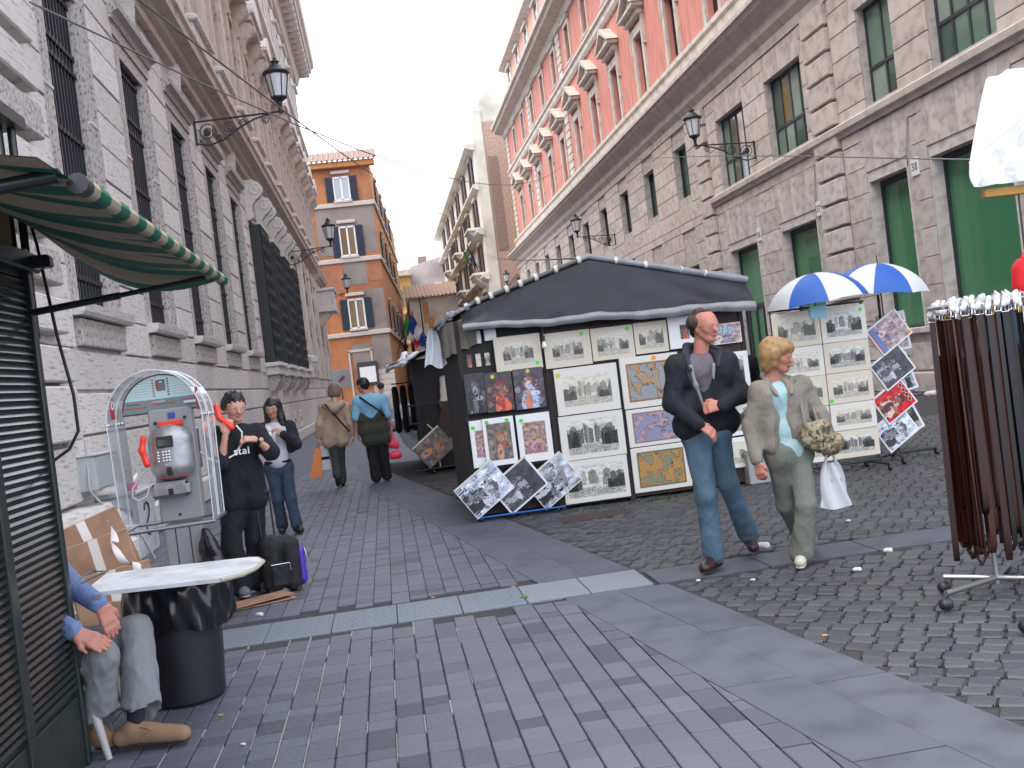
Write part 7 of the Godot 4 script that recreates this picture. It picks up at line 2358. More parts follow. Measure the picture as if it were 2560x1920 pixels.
	J = {"N": V(-1.80, 0.99, -5.34), "P": V(-1.76, 0.52, -5.32), "H": V(-1.78, 1.17, -5.32), "hf": V(0.9, -0.1, 0.2), "fd": V(1, 0, 0),
		"s1": V(-1.78, 0.93, -5.52), "s2": V(-1.78, 0.93, -5.15), "e1": V(-1.66, 0.82, -5.36), "e2": V(-1.76, 0.74, -5.15), "w1": V(-1.475, 0.705, -5.22), "w2": V(-1.535, 0.635, -5.0),
		"d1": V(0.36, -0.92, 0.05), "b1": V(0.5, 0.3, 0.8), "c1": 0.2, "d2": V(0.83, -0.55, 0.02), "b2": V(0.35, 0.55, 0.75), "c2": 0.2,
		"h1": V(-1.70, 0.46, -5.46), "h2": V(-1.72, 0.45, -5.24), "k1": V(-1.37, 0.52, -5.41), "k2": V(-1.465, 0.485, -5.11), "a1": V(-1.37, 0.13, -5.17), "a2": V(-1.57, 0.12, -5.22)}
	t = person("person", "seated man in grey trousers and blue jumper, hands on knees behind the shutter", b, J, "skin_ruddy", {"fcell": 0.0045, "cell": 0.02})
	garment(t, b, "vest", torso(J, 0.02, 1.05), "blue_vest", 0.016, 80.0, 0.0048, 13.0)
	garment(t, b, "jumper_sleeve", arms(J, 0.016, 0.93), "blue_sleeve", 0.012, 80.0, 0.0048, 13.0)
	garment(t, b, "trousers", [[J.h1, J.h2, 0.12, 0.12], [J.h1, J.k1, 0.098, 0.074], [J.k1, V(-1.335, 0.14, -5.18), 0.07, 0.098], [J.k1, J.k1.lerp(J.a1, 0.5) + V(0.02, 0, 0.01), 0.07, 0.075], [J.h2, J.k2, 0.098, 0.074], [J.k2, V(-1.55, 0.1, -5.2), 0.07, 0.085], [V(-1.5, 0.1, -5.16), V(-1.2, 0.115, -5.16), 0.10, 0.105, V(1, 0, 0), 1.0, -8.0]], "grey_trouser", 0.011, 80.0, 0.0075, 13.0)
	garment(t, b, "sock", [[J.a1 + V(0.01, 0.05, -0.01), J.a1 + V(-0.0, -0.04, 0.0), 0.04, 0.042]], "sock", 0.01, 80.0)
	garment(t, b, "hair", bones_in(head_frame(J.H, J.hf), [[V(0, 0.045, -0.04), V(0, 0.05, 0.01), 0.09, 0.08]]), "hair_grey", 0.012, 80.0, 0.006)
	shoe(t, b, J.a1 + V(-0.02, -0.03, 0), V(-1.11, 0.045, -5.13), M.suede, M.sole, 1.08)
	shoe(t, b, J.a2 + V(0, -0.02, 0), V(-1.46, 0.045, -5.2), M.suede, M.sole, 1.05)
	part(t, "shoelace", MB.new().tube([V(-1.33, 0.125, -5.105) - b, V(-1.29, 0.115, -5.09) - b, V(-1.27, 0.10, -5.085) - b, V(-1.30, 0.085, -5.075) - b], 0.005, 5), M.suede)
	var wt := part(t, "wrist_watch", MB.new().tube([V(-1.515, 0.74, -5.25) - b, V(-1.49, 0.722, -5.232) - b], 0.04, 12), M.buckle)
	part(wt, "dial", MB.new().cbox(V(-1.475, 0.75, -5.205) - b, V(0.03, 0.02, 0.03)), M.steel)
	part(t, "bandage", MB.new().tube([V(-1.575, 0.655, -5.02) - b, V(-1.55, 0.643, -5.01) - b], 0.038, 12), M.ink_white)
	var ch := thing("plastic_chair", "pale plastic chair under the seated man", "chair", V(-1.78, 0, -5.33))
	part(ch, "seat", MB.new().cham(V(-0.22, 0.33, -0.22), V(0.24, 0.37, 0.22), 0.015), M.chair_white)
	part(ch, "backrest", MB.new().at(tfm(V(-0.21, 0.36, 0), 0, 0, 0.15)).cham(V(-0.03, 0, -0.22), V(0.0, 0.48, 0.22), 0.012), M.chair_white)
	for e in [[-0.2, -0.2], [-0.2, 0.2], [0.22, -0.2], [0.22, 0.2]]:
		part(ch, "leg", MB.new().tube([V(e[0], 0.35, e[1]), V(e[0] * 1.35, 0.0, e[1] * 1.2)], [0.028, 0.016], 8), M.chair_white)
	# --- passer-by hidden behind the blond woman and a far walker
	b = V(4.28, 0, -12.3)
	J = {"N": V(4.28, 1.42, -12.3), "P": V(4.28, 0.88, -12.3), "H": V(4.29, 1.59, -12.28), "hf": V(0.3, 0, -1), "fd": V(0, 0, -1), "s1": V(4.08, 1.35, -12.3), "s2": V(4.48, 1.35, -12.3), "e1": V(4.04, 1.1, -12.3), "e2": V(4.52, 1.1, -12.3), "w1": V(4.06, 0.86, -12.35), "w2": V(4.5, 0.86, -12.35),
		"h1": V(4.2, 0.85, -12.3), "h2": V(4.36, 0.85, -12.3), "k1": V(4.2, 0.47, -12.3), "k2": V(4.36, 0.47, -12.3), "a1": V(4.2, 0.09, -12.3), "a2": V(4.36, 0.09, -12.3)}
	t = person("person", "dark-clad passer-by with orange scarf, half hidden behind the blond woman", b, J, "skin", {"faceless": true, "hcell": 0.012, "cell": 0.026})
	f = head_frame(J.H, J.hf)
	garment(t, b, "coat", torso(J, 0.02) + arms(J, 0.02), "black_cloth", 0.02)
	garment(t, b, "trousers", legs(J, 0.02), "black_cloth", 0.02)
	garment(t, b, "scarf", [[V(4.2, 1.42, -12.2), V(4.3, 1.3, -12.15), 0.04, 0.03]], "sticker_orange", 0.014)
	garment(t, b, "hair", bones_in(f, [[V(0, 0.045, -0.035), V(0, 0.05, 0.01), 0.1, 0.09]]), "hair_grey", 0.014, 60.0, 0.006)
	shoe(t, b, J.a1, V(4.2, 0.04, -12.45), M.black_shoe, M.sole)
	shoe(t, b, J.a2, V(4.36, 0.04, -12.45), M.black_shoe, M.sole)
	b = V(-0.08, 0, -30.0)
	J = {"N": V(-0.08, 1.42, -30), "P": V(-0.08, 0.88, -30), "H": V(-0.08, 1.59, -30), "hf": V(0, 0, -1), "fd": V(0, 0, -1), "s1": V(-0.27, 1.35, -30), "s2": V(0.11, 1.35, -30), "e1": V(-0.32, 1.1, -30), "e2": V(0.17, 1.1, -30), "w1": V(-0.3, 0.86, -30), "w2": V(0.15, 0.86, -30),
		"h1": V(-0.16, 0.85, -30), "h2": V(0, 0.85, -30), "k1": V(-0.16, 0.47, -30), "k2": V(0, 0.47, -30), "a1": V(-0.16, 0.09, -30), "a2": V(0, 0.09, -30)}
	t = person("person", "distant walker in white shirt beyond the sky-blue shirted man", b, J, "skin", {"faceless": true, "hcell": 0.014, "cell": 0.03})
	f = head_frame(J.H, J.hf)
	garment(t, b, "shirt", torso(J, 0.02, 1.0, 0.0) + arms(J, 0.02, 0.6), "flag_white", 0.026)
	garment(t, b, "trousers", [[J.h1, J.h2, 0.11, 0.11]] + legs(J, 0.02), "dark_trouser", 0.026)
	garment(t, b, "hair", bones_in(f, [[V(0, 0.045, -0.035), V(0, 0.05, 0.01), 0.1, 0.09]]), "hair_brown", 0.02, 60.0)
	shoe(t, b, J.a1, V(-0.16, 0.04, -30.15), M.black_shoe, M.sole)
	shoe(t, b, J.a2, V(0, 0.04, -30.15), M.black_shoe, M.sole)
	# --- suitcase
	var sc := thing("wheeled_suitcase", "black wheeled suitcase with purple front pocket and raised handle", "suitcase", V(-1.0, 0, -8.78), 0.25)
	part(sc, "body", MB.new().field([[V(-0.09, 0.09, 0), V(-0.09, 0.4, 0), 0.09, 0.085], [V(0.07, 0.09, 0), V(0.07, 0.38, 0), 0.09, 0.08], [V(-0.05, 0.42, 0), V(0.04, 0.42, 0), 0.055, 0.05]], 0.014, 70.0, 0.012, 9.0), M.luggage)
	part(sc, "pocket", MB.new().field([[V(0.15, 0.1, 0.0), V(0.15, 0.3, 0.0), 0.065, 0.06, Vector3(1, 0, 0), 0.6]], 0.012, 70.0, 0.005), M.purple)
	part(sc, "side_pocket", MB.new().cham(V(-0.12, 0.06, 0.07), V(0.05, 0.26, 0.105), 0.02), M.luggage)
	part(sc, "zip", MB.new().tube([V(-0.11, 0.25, 0.107), V(0.04, 0.25, 0.107), V(0.045, 0.19, 0.107)], 0.004, 5).tube([V(0.185, 0.06, 0.06), V(0.2, 0.2, 0.06), V(0.18, 0.34, 0.05)], 0.006, 5), M.buckle)
	part(sc, "handle", MB.new().tube([V(-0.14, 0.35, -0.06), V(-0.145, 0.84, -0.06)], 0.009, 6).tube([V(-0.03, 0.35, -0.06), V(-0.035, 0.84, -0.06)], 0.009, 6).tube([V(-0.15, 0.84, -0.06), V(-0.03, 0.845, -0.06)], 0.013, 6), M.iron)
	for x in [-0.12, 0.1]:
		part(sc, "wheel", MB.new().at(Transform3D(Basis(Vector3(1, 0, 0), PI / 2), V(x, 0.025, 0.05))).lathe([Vector2(0, 0.012), Vector2(0.025, 0.012), Vector2(0.025, -0.012), Vector2(0, -0.012)], 10), M.rubber)


# ---------------------------------------------------------------- pictures for sale
func picture(label: String, c: Vector3, w: float, h: float, roll: float, mount: String, image: String, mx := 0.05, my := 0.05, group := "", yaw := 0.0) -> Node3D:
	var t := thing("framed_print", label, "print", Vector3.ZERO, 0.0, group)
	t.transform = Transform3D(Basis(Vector3.UP, yaw) * Basis(Vector3(0, 0, 1), roll), c)
	part(t, "mount", MB.new().cham(V(-w * 0.5, -h * 0.5, -0.012), V(w * 0.5, h * 0.5, 0.01), 0.004), M[mount])
	part(t, "backing", MB.new().box(V(-w * 0.5 + 0.004, -h * 0.5 + 0.004, -0.02), V(w * 0.5 - 0.004, h * 0.5 - 0.004, -0.012)), M.frame_edge)
	var a := w * 0.5 - mx
	var b := h * 0.5 - my
	part(t, "image", MB.new().quad(V(-a, -b, 0.0115), V(a, -b, 0.0115), V(a, b, 0.0115), V(-a, b, 0.0115)), M[image])
	return t


func dot(t: Node3D, x: float, y: float, mat: String, r := 0.022) -> void:
	part(t, "price_sticker", MB.new().at(Transform3D(Basis(Vector3(1, 0, 0), PI / 2), V(x, y, 0.013))).lathe([Vector2(0, 0.0015), Vector2(r, 0.0015), Vector2(r, -0.001), Vector2(0, -0.001)], 12), M[mat])


func rect(label: String, x0: float, x1: float, y0: float, y1: float, z: float, mount: String, image: String, mx: float, my: float, group := "") -> Node3D:
	return picture(label, V((x0 + x1) * 0.5, (y0 + y1) * 0.5, z), x1 - x0, y1 - y0, 0.0, mount, image, mx, my, group)


func kiosk() -> void:
	var b := V(2.45, 0, -12.8)
	var t := thing("print_kiosk", "dark wooden picture kiosk under a sagging grey tarpaulin roof", "kiosk", b)
	var o := Transform3D(Basis.IDENTITY, -b)
	var K := func() -> MB: return MB.new().at(o)
	part(t, "cabinet", K.call().box(V(0.84, 0.06, -14.3), V(4.1, 2.15, -11.36)), M.kiosk_dark)
	part(t, "front_panel", K.call().box(V(1.76, 0.03, -11.36), V(4.08, 1.98, -11.34)), M.kiosk_wood)
	for x in [0.86, 1.80, 2.585, 3.30, 4.06]:
		part(t, "post", K.call().cham(V(x - 0.025, 0, -11.37), V(x + 0.025, 2.2, -11.325), 0.004), M.kiosk_dark)
	for y in [1.14, 0.6]:
		part(t, "shelf_lip", K.call().box(V(0.84, y - 0.05, -11.36), V(1.76, y - 0.02, -11.28)), M.kiosk_dark)
	part(t, "wire_shelf", K.call().tube([V(0.86, 1.19, -11.27), V(1.74, 1.17, -11.27)], 0.005, 5).tube([V(0.86, 0.62, -11.27), V(1.75, 0.60, -11.27)], 0.005, 5), M.iron)
	for i in 4:
		part(t, "hanging_card", K.call().box(V(0.93 + 0.1 * i, 1.68, -11.35), V(0.985 + 0.1 * i, 1.82, -11.345)), M[["poster_red", "mount_cream", "view_1", "poster_dark"][i]])
	part(t, "ground_rail", K.call().tube([V(0.80, 0.05, -11.22), V(1.80, 0.05, -11.22)], 0.012, 6), M.umb_blue)
	for x in [0.88, 1.72]:
		part(t, "castor", K.call().at(o * Transform3D(Basis(Vector3(0, 0, 1), PI / 2), V(x, 0.028, -11.24))).lathe([Vector2(0, 0.012), Vector2(0.028, 0.012), Vector2(0.028, -0.012), Vector2(0, -0.012)], 10), M.rubber)
	# roof
	var gx := [0.62, 1.09, 2.41, 4.22]
	var gy := [2.16, 2.37, 2.735, 2.27]
	var ridge := func(x: float) -> float:
		for i in 3:
			if x <= gx[i + 1]:
				return lerpf(gy[i], gy[i + 1], (x - gx[i]) / (gx[i + 1] - gx[i]))
		return gy[3]
	part(t, "roof_sheet", K.call().sheet(40, 12, func(u, v):
		var x: float = lerpf(0.62, 4.22, u)
		return V(x, ridge.call(x) - 0.03 * sin(v * PI) - 0.012 * sin(u * 23.0) * sin(v * 9.0), lerpf(-11.36, -14.4, v)), 0.004), M.tarp)
	# hanging front of the tarpaulin with folds
	part(t, "tarpaulin_front", K.call().sheet(70, 16, func(u, v):
		var x: float = lerpf(0.92, 4.17, u)
		var top: float = ridge.call(x) - 0.03
		var bot: float = lerpf(2.14, 2.045, u) + 0.012 * sin(u * 17.0)
		var fold: float = 0.022 * sin((u - 0.33 * v) * 16.0) + 0.018 * sin((u + 0.25 * v) * 27.0 + 1.0) + 0.03 * exp(-pow((u - 0.36 - 0.18 * v) * 14.0, 2.0)) + 0.03 * exp(-pow((u - 0.70 - 0.22 * (v - 0.3)) * 16.0, 2.0))
		return V(x, lerpf(top, bot, v), lerpf(-11.35, -11.12, v) + fold * (0.35 + 0.65 * v)), 0.004), M.tarp)
	part(t, "tarpaulin_hem", K.call().sheet(70, 5, func(u, v):
		var x: float = lerpf(0.905, 4.18, u)
		var bot: float = lerpf(2.14, 2.045, u) + 0.012 * sin(u * 17.0)
		var h: float = lerpf(0.065, 0.11, u)
		return V(x, bot - h * v + 0.004 * sin(u * 60.0), -11.11 + 0.03 * sin(v * PI) + 0.022 * sin((u - 0.33) * 16.0) + 0.018 * sin(u * 27.0 + 8.0)), 0.006), M.tarp_hem)
	# taped edge pole with white clips
	var pole := []
	for i in 31:
		var x := lerpf(0.62, 4.2, i / 30.0)
		pole.append(V(x, ridge.call(x) + 0.015, -11.36))
	part(t, "edge_pole", K.call().tube(pole.slice(0, 19), 0.024, 7), M.frame_edge)
	part(t, "edge_wrap", K.call().tube(pole.slice(14, 31), [0.026, 0.032, 0.036, 0.034, 0.04, 0.036, 0.034, 0.04, 0.036, 0.042, 0.044, 0.04, 0.042, 0.046, 0.05, 0.048, 0.04], 8), M.tarp_hem)
	for x in [0.80, 1.0, 1.13, 1.28, 1.46, 1.62, 1.80, 2.03, 2.30, 2.72, 3.05, 3.45, 3.72]:
		part(t, "clip", K.call().tube([V(x - 0.02, ridge.call(x) + 0.011, -11.36), V(x + 0.02, ridge.call(x) + 0.021, -11.36)], 0.042, 8), M.clip_white)
	# brown canvas valance round the street corner, and clear plastic tied up
	part(t, "canvas_valance", K.call().sheet(36, 8, func(u, v):
		var p: Vector3
		if u < 0.4:
			p = V(1.06, 0, -11.26).lerp(V(0.70, 0, -11.4), u / 0.4)
		else:
			p = V(0.70, 0, -11.4).lerp(V(0.66, 0, -14.3), (u - 0.4) / 0.6)
		var y1: float = 1.92 - 0.10 * minf(1.0, u / 0.4)
		return V(p.x + 0.02 * sin(u * 60.0) * v, lerpf(2.2, y1 + 0.015 * sin(u * 45.0), v), p.z + 0.02 * sin(u * 50.0) * v), 0.004), M.canvas_brown)
	part(t, "plastic_curtain", K.call().sheet(16, 14, func(u, v):
		var w: float = lerpf(0.05, 0.17, pow(v, 0.8))
		return V(0.60 + (u - 0.5) * w * 1.5, 2.14 - 0.40 * v + 0.03 * sin(u * 7.0) * v, -11.55 + 0.04 * sin(u * 14.0 + v * 4.0)), 0.003), M.clear_plastic)
	part(t, "plastic_roll", K.call().field([[V(0.66, 2.15, -11.4), V(0.8, 2.27, -11.32), 0.02, 0.03], [V(0.8, 2.27, -11.32), V(1.05, 2.36, -11.3), 0.028, 0.015]], 0.012, 80.0, 0.02, 22.0), M.tarp_hem)
	part(t, "bulb_holder", K.call().tube([V(1.77, 2.08, -11.2), V(1.775, 1.9, -11.2)], 0.008, 6).tube([V(1.775, 1.93, -11.2), V(1.775, 1.87, -11.2)], 0.018, 8), M.black_plastic)
	part(t, "bulb", K.call().field([[V(1.776, 1.85, -11.2), V(1.778, 1.815, -11.2), 0.02, 0.03]], 0.008, 90.0), M.bulb)
	part(t, "notice_card", K.call().box(V(1.0, 1.93, -11.31), V(1.11, 2.07, -11.305)), M.mount_white)
	part(t, "notice_card", K.call().box(V(1.15, 1.95, -11.31), V(1.28, 2.07, -11.305)), M.mount_white)
	part(t, "side_crate", K.call().cham(V(3.9, 0.0, -11.9), V(4.25, 0.35, -11.2), 0.01), M.grey_paint)
	# pictures on the front
	var zf := -11.305
	var p: Node3D
	p = rect("cream mounted engraving of roofs, leftmost of the top row under the tarpaulin", 1.235, 1.75, 1.585, 1.97, zf + 0.02, "mount_cream", "view_0", 0.09, 0.075)
	dot(p, 0.2, -0.13, "sticker_green")
	p = rect("cream mounted engraving beside the bulb, second in the top row", 1.785, 2.31, 1.56, 1.95, zf, "mount_cream", "view_1", 0.09, 0.075)
	dot(p, 0.17, 0.15, "sticker_green")
	p = rect("cream mounted engraving with green sticker, third in the top row", 2.32, 2.80, 1.58, 1.945, zf, "mount_cream", "view_2", 0.06, 0.05)
	dot(p, 0.18, 0.14, "sticker_green")
	rect("cream mounted engraving left of the walking man's head", 2.81, 3.19, 1.6, 1.95, zf, "mount_cream", "view_3", 0.05, 0.05)
	rect("white sheet with a small dark red picture behind the walking man", 3.20, 3.56, 1.61, 1.97, zf + 0.02, "mount_white", "poster_red", 0.13, 0.1)
	p = rect("wide coloured poster of a crowd reading Pupp, beside the man's face", 3.60, 4.03, 1.60, 1.83, zf + 0.02, "mount_white", "pale_film", 0.01, 0.01)
	text(p, "Pupp", 0.1, tfm(V(0.0, 0.05, 0.013)), M.sign_blue)
	p = rect("large pale panorama engraving with yellow sticker", 1.855, 2.565, 1.03, 1.545, zf + 0.012, "mount", "view_4", 0.085, 0.09)
	dot(p, -0.31, 0.19, "sticker_yellow", 0.026)
	rect("dark engraving of a street with columns, middle of the large white prints", 1.845, 2.57, 0.525, 1.02, zf + 0.004, "mount", "photo_0", 0.08, 0.06)
	rect("grey city view, lowest of the large white prints", 1.82, 2.56, 0.05, 0.52, zf, "mount", "photo_1", 0.05, 0.06)
	p = rect("antique map of the hemispheres with orange sticker", 2.60, 3.27, 1.01, 1.58, zf + 0.012, "mount", "map_0", 0.065, 0.07)
	dot(p, 0.06, 0.25, "sticker_orange", 0.026)
	rect("lilac tinted antique map in the middle of the map column", 2.61, 3.27, 0.58, 1.0, zf + 0.004, "mount", "map_1", 0.06, 0.04)
	rect("ochre and green antique map at the foot of the map column", 2.61, 3.27, 0.07, 0.57, zf, "mount", "map_2", 0.06, 0.05)
	rect("grey print showing right of the walking man's jacket", 3.42, 4.08, 1.02, 1.5, zf, "mount_white", "photo_2", 0.06, 0.05)
	rect("grey print showing right of the walking man's hip", 3.42, 4.08, 0.56, 1.0, zf, "mount_white", "photo_3", 0.06, 0.05)
	rect("pale print showing right of the walking man's knees", 3.42, 4.08, 0.2, 0.54, zf, "mount_white", "view_2", 0.06, 0.05)
	rect("dark poster, leftmost above the fresco prints", 0.865, 1.085, 1.175, 1.61, zf + 0.035, "frame_edge", "poster_dark", 0.004, 0.004)
	p = rect("dark poster crowded with orange figures", 1.085, 1.385, 1.165, 1.595, zf + 0.045, "frame_edge", "poster_red", 0.004, 0.004)
	dot(p, -0.06, 0.17, "sticker_yellow")
	p = rect("dark poster with a pale blue figure", 1.40, 1.735, 1.155, 1.60, zf + 0.035, "frame_edge", "poster_blue", 0.004, 0.004)
	dot(p, 0.0, 0.19, "sticker_yellow")
	p = rect("white bordered brown print half hidden at the left of the frescoes", 0.86, 1.12, 0.585, 1.10, zf + 0.035, "mount_white", "fresco_b", 0.05, 0.11)
	dot(p, -0.09, 0.18, "sticker_green")
	p = rect("white bordered fresco print of a blue-hooded head", 1.0, 1.345, 0.585, 1.105, zf + 0.06, "mount_white", "fresco_a", 0.04, 0.06)
	dot(p, -0.12, 0.22, "sticker_green")
	dot(p, 0.1, 0.22, "sticker_green")
	p = rect("white bordered rosy fresco print next to the big engravings", 1.375, 1.75, 0.575, 1.10, zf + 0.035, "mount_white", "fresco_b", 0.06, 0.09)
	dot(p, -0.13, 0.2, "sticker_green")
	var rl := -0.988
	p = picture("tilted white poster lettered DELITTO, leftmost on the ground rail", V(0.935, 0.355, -11.20), 0.41, 0.527, rl, "mount_white", "bw_a", 0.012, 0.01)
	part(p, "clip_bar", MB.new().cham(V(-0.203, -0.262, 0.012), V(-0.185, 0.262, 0.02), 0.002), M.clip_white)
	text(p, "Blue Bar", 0.09, tfm(V(-0.01, -0.215, 0.013), 0, 0, 0.03), M.ink_dark, true)
	text(p, "DELITTO", 0.055, tfm(V(0.02, -0.12, 0.013)), M.ink_dark, true)
	p = picture("tilted dark poster of a man with raised hand, middle on the ground rail", V(1.315, 0.345, -11.235), 0.41, 0.527, rl, "mount_white", "bw_b", 0.022, 0.022)
	part(p, "clip_bar", MB.new().cham(V(-0.203, -0.262, 0.012), V(-0.185, 0.262, 0.02), 0.002), M.clip_white)
	p = picture("tilted pale grey poster of a dark-haired man, by the big engravings", V(1.70, 0.34, -11.26), 0.41, 0.527, rl, "mount_white", "bw_c", 0.012, 0.01)
	part(p, "clip_bar", MB.new().cham(V(-0.203, -0.262, 0.012), V(-0.185, 0.262, 0.02), 0.002), M.clip_white)
	# moss and weeds in the joint at the foot
	var ms := MB.new()
	for i in 260:
		var q := V(1.7 + 1.7 * rng.randf(), 0, -11.12 + 0.16 * rng.randf() * rng.randf())
		var h := 0.012 + 0.03 * rng.randf()
		var a := rng.randf() * TAU
		var d := V(cos(a), 0, sin(a)) * 0.007
		ms.tri(q - d, q + d, q + V(0.012 * cos(a * 3.0), h, 0.012))
	var mo := part(self, "moss", ms, M.moss)
	mo.set_meta("label", "green moss and weeds along the foot of the picture kiosk")
	mo.set_meta("category", "moss")
	stuff(mo)


func umbrella(label: String, base: Vector3, top: float, tilt: Vector3) -> void:
	var t := thing("umbrella", label, "umbrella", base, 0.0, "blue and white umbrellas over the print racks")
	var pivot := V(0, top - base.y, 0)
	var tb := Basis.from_euler(tilt)
	part(t, "pole", MB.new().tube([Vector3.ZERO, pivot * 0.5, pivot + V(0, 0.09, 0)], [0.012, 0.011, 0.006], 8), M.black_plastic)
	for k in 8:
		var a0 := TAU * k / 8 + 0.2
		var a1 := TAU * (k + 1) / 8 + 0.2
		var m := MB.new().at(Transform3D(tb, pivot)).sheet(6, 8, func(u, v):
			var a: float = lerpf(a0, a1, u)
			var r: float = 0.57 * sin(v * 1.25) / sin(1.25)
			r *= 1.0 - 0.05 * v * sin(u * PI)
			return V(r * cos(a), 0.40 * (cos(v * 1.25) - 1.0) * 1.25 + 0.012 * v * sin(u * PI), r * sin(a)), 0.002)
		var pn := part(t, "panel", m, M.umb_white if k % 2 else M.umb_blue)
		part(t, "rib", MB.new().at(Transform3D(tb, pivot)).tube([V(0, -0.01, 0), V(0.28 * cos(a0), -0.09, 0.28 * sin(a0)), V(0.555 * cos(a0), -0.345, 0.555 * sin(a0))], 0.004, 4), M.steel)
		if k % 2 == 1:
			var am := (a0 + a1) * 0.5
			var e := MB.new().at(Transform3D(tb, pivot) * Transform3D(Basis(Vector3.UP, -am) * Basis(Vector3(0, 0, 1), -0.75), V(0.36 * cos(am), -0.125, 0.36 * sin(am))))
			e.lathe([Vector2(0, 0.004), Vector2(0.05, 0.004), Vector2(0.05, -0.002), Vector2(0, -0.002)], 14)
			var em := part(pn, "emblem", e, M.emblem)
			part(pn, "emblem_core", MB.new().at(e.tf).lathe([Vector2(0, 0.006), Vector2(0.022, 0.006), Vector2(0.022, 0.0), Vector2(0, 0.0)], 10), M.emblem_red)


func racks() -> void:
	# upright rack of engravings
	var b := V(4.88, 0, -11.15)
	var t := thing("print_rack", "wheeled rack hung with two columns of engravings", "rack", b)
	var fr := MB.new()
	for x in [-0.54, 0.0, 0.53]:
		fr.tube([V(x, 0.1, 0), V(x, 1.9, 0)], 0.012, 6)
	fr.tube([V(-0.56, 1.89, 0), V(0.56, 1.89, 0)], 0.012, 6).tube([V(-0.56, 0.1, 0), V(0.56, 0.1, 0)], 0.014, 6)
	part(t, "frame", fr, M.iron)
	for x in [-0.5, 0.5]:
		part(t, "foot", MB.new().tube([V(x, 0.07, -0.25), V(x, 0.07, 0.3)], 0.014, 6), M.iron)
		for z in [-0.25, 0.3]:
			part(t, "castor", MB.new().at(Transform3D(Basis(Vector3(0, 0, 1), PI / 2), V(x, 0.032, z))).lathe([Vector2(0, 0.014), Vector2(0.032, 0.014), Vector2(0.032, -0.014), Vector2(0, -0.014)], 10), M.rubber)
	part(t, "price_sign", MB.new().cham(V(-0.10, 1.76, 0.05), V(0.10, 1.9, 0.06), 0.003), M.sign_blue)
	var ys := [1.86, 1.465, 1.12, 0.775, 0.47, 0.155]
	var nm := ["top", "second", "middle", "fourth", "bottom"]
	var ims := ["view_3", "photo_1", "view_2", "photo_3", "view_0", "view_4", "photo_2", "view_1", "view_4", "photo_0"]
	for r in 5:
		for c in 2:
			var x0 := 4.33 if c == 0 else 4.895
			var x1 := 4.885 if c == 0 else 5.43
			var p := rect("%s engraving in the %s column of the wheeled rack" % [nm[r], "nearer the kiosk" if c == 0 else "farther from the kiosk"], x0, x1, ys[r + 1] + 0.004, ys[r], -11.115 - 0.006 * r, "mount_cream" if (r + c) % 3 != 1 else "mount", ims[r * 2 + c], 0.06, 0.06, "engravings on the wheeled rack")
			if (r == 0 and c == 1) or (r == 2 and c == 1):
				dot(p, 0.21 if r == 0 else -0.24, 0.14 if r == 0 else -0.13, "sticker_green")
	umbrella("tilted blue and white umbrella over the wheeled rack of engravings", V(4.90, 0.1, -11.2), 2.27, V(0.0, 0.0, 0.08))
	# second stand with tilted film posters
	b = V(5.8, 0, -11.5)
	t = thing("poster_stand", "wheeled stand hung with tilted film posters", "rack", b)
	part(t, "pole", MB.new().tube([V(0, 0.08, 0), V(0, 1.95, 0)], 0.016, 8), M.iron)
	for y in [0.45, 0.8, 1.2, 1.6]:
		part(t, "arm", MB.new().tube([V(-0.3, y, 0.02), V(0.3, y, 0.02)], 0.008, 6), M.iron)
	for e in [[0.55, -0.1], [-0.45, 0.15], [0.15, -0.4], [-0.1, 0.35]]:
		part(t, "foot", MB.new().tube([V(0, 0.09, 0), V(e[0], 0.08, e[1])], 0.015, 6), M.iron)
		part(t, "castor", MB.new().at(Transform3D(Basis(Vector3(0, 0, 1), PI / 2), V(e[0], 0.035, e[1]))).lathe([Vector2(0, 0.014), Vector2(0.035, 0.014), Vector2(0.035, -0.014), Vector2(0, -0.014)], 10), M.rubber)
	var rl := -1.02
	var q: Node3D
	q = picture("tilted pale film poster with blue and red band, topmost on the poster stand", V(5.81, 1.507, -11.36), 0.367, 0.448, rl, "mount_white", "pale_film", 0.02, 0.02, "film posters on the stand")
	dot(q, 0.14, 0.19, "sticker_orange")
	part(q, "band", MB.new().box(V(-0.16, -0.19, 0.0118), V(0.16, -0.13, 0.0128)), M.emblem)
	part(q, "band", MB.new().box(V(-0.16, -0.205, 0.0118), V(0.16, -0.19, 0.0128)), M.emblem_red)
	picture("tilted grey photograph of performers, second on the poster stand", V(5.81, 1.10, -11.375), 0.367, 0.448, rl, "mount_white", "bw_b", 0.02, 0.02, "film posters on the stand")
	q = picture("tilted red film poster with diamond pattern on the poster stand", V(5.79, 0.71, -11.39), 0.367, 0.448, rl, "mount_white", "red_film", 0.02, 0.02, "film posters on the stand")
	for i in 4:
		part(q, "diamond", MB.new().at(tfm(V(-0.10 + 0.065 * i, 0.165, 0.0125), 0, 0, PI / 4)).cbox(Vector3.ZERO, V(0.034, 0.034, 0.001)), M.ink_dark)
		part(q, "diamond_edge", MB.new().at(tfm(V(-0.10 + 0.065 * i, 0.165, 0.0118), 0, 0, PI / 4)).cbox(Vector3.ZERO, V(0.044, 0.044, 0.001)), M.mount_cream)
	picture("tilted black and white photograph of a group, lowest on the poster stand", V(5.78, 0.383, -11.405), 0.367, 0.448, rl, "mount_white", "bw_a", 0.02, 0.02, "film posters on the stand")
	for i in 3:
		picture("white framed sheet on the back of the poster stand, %s" % ["upper", "middle", "lower"][i], V(5.98, 1.5 - 0.5 * i, -11.58), 0.36, 0.46, 0.1 + 0.15 * i, "mount_white", ["photo_2", "bw_c", "photo_1"][i], 0.03, 0.03, "film posters on the stand")
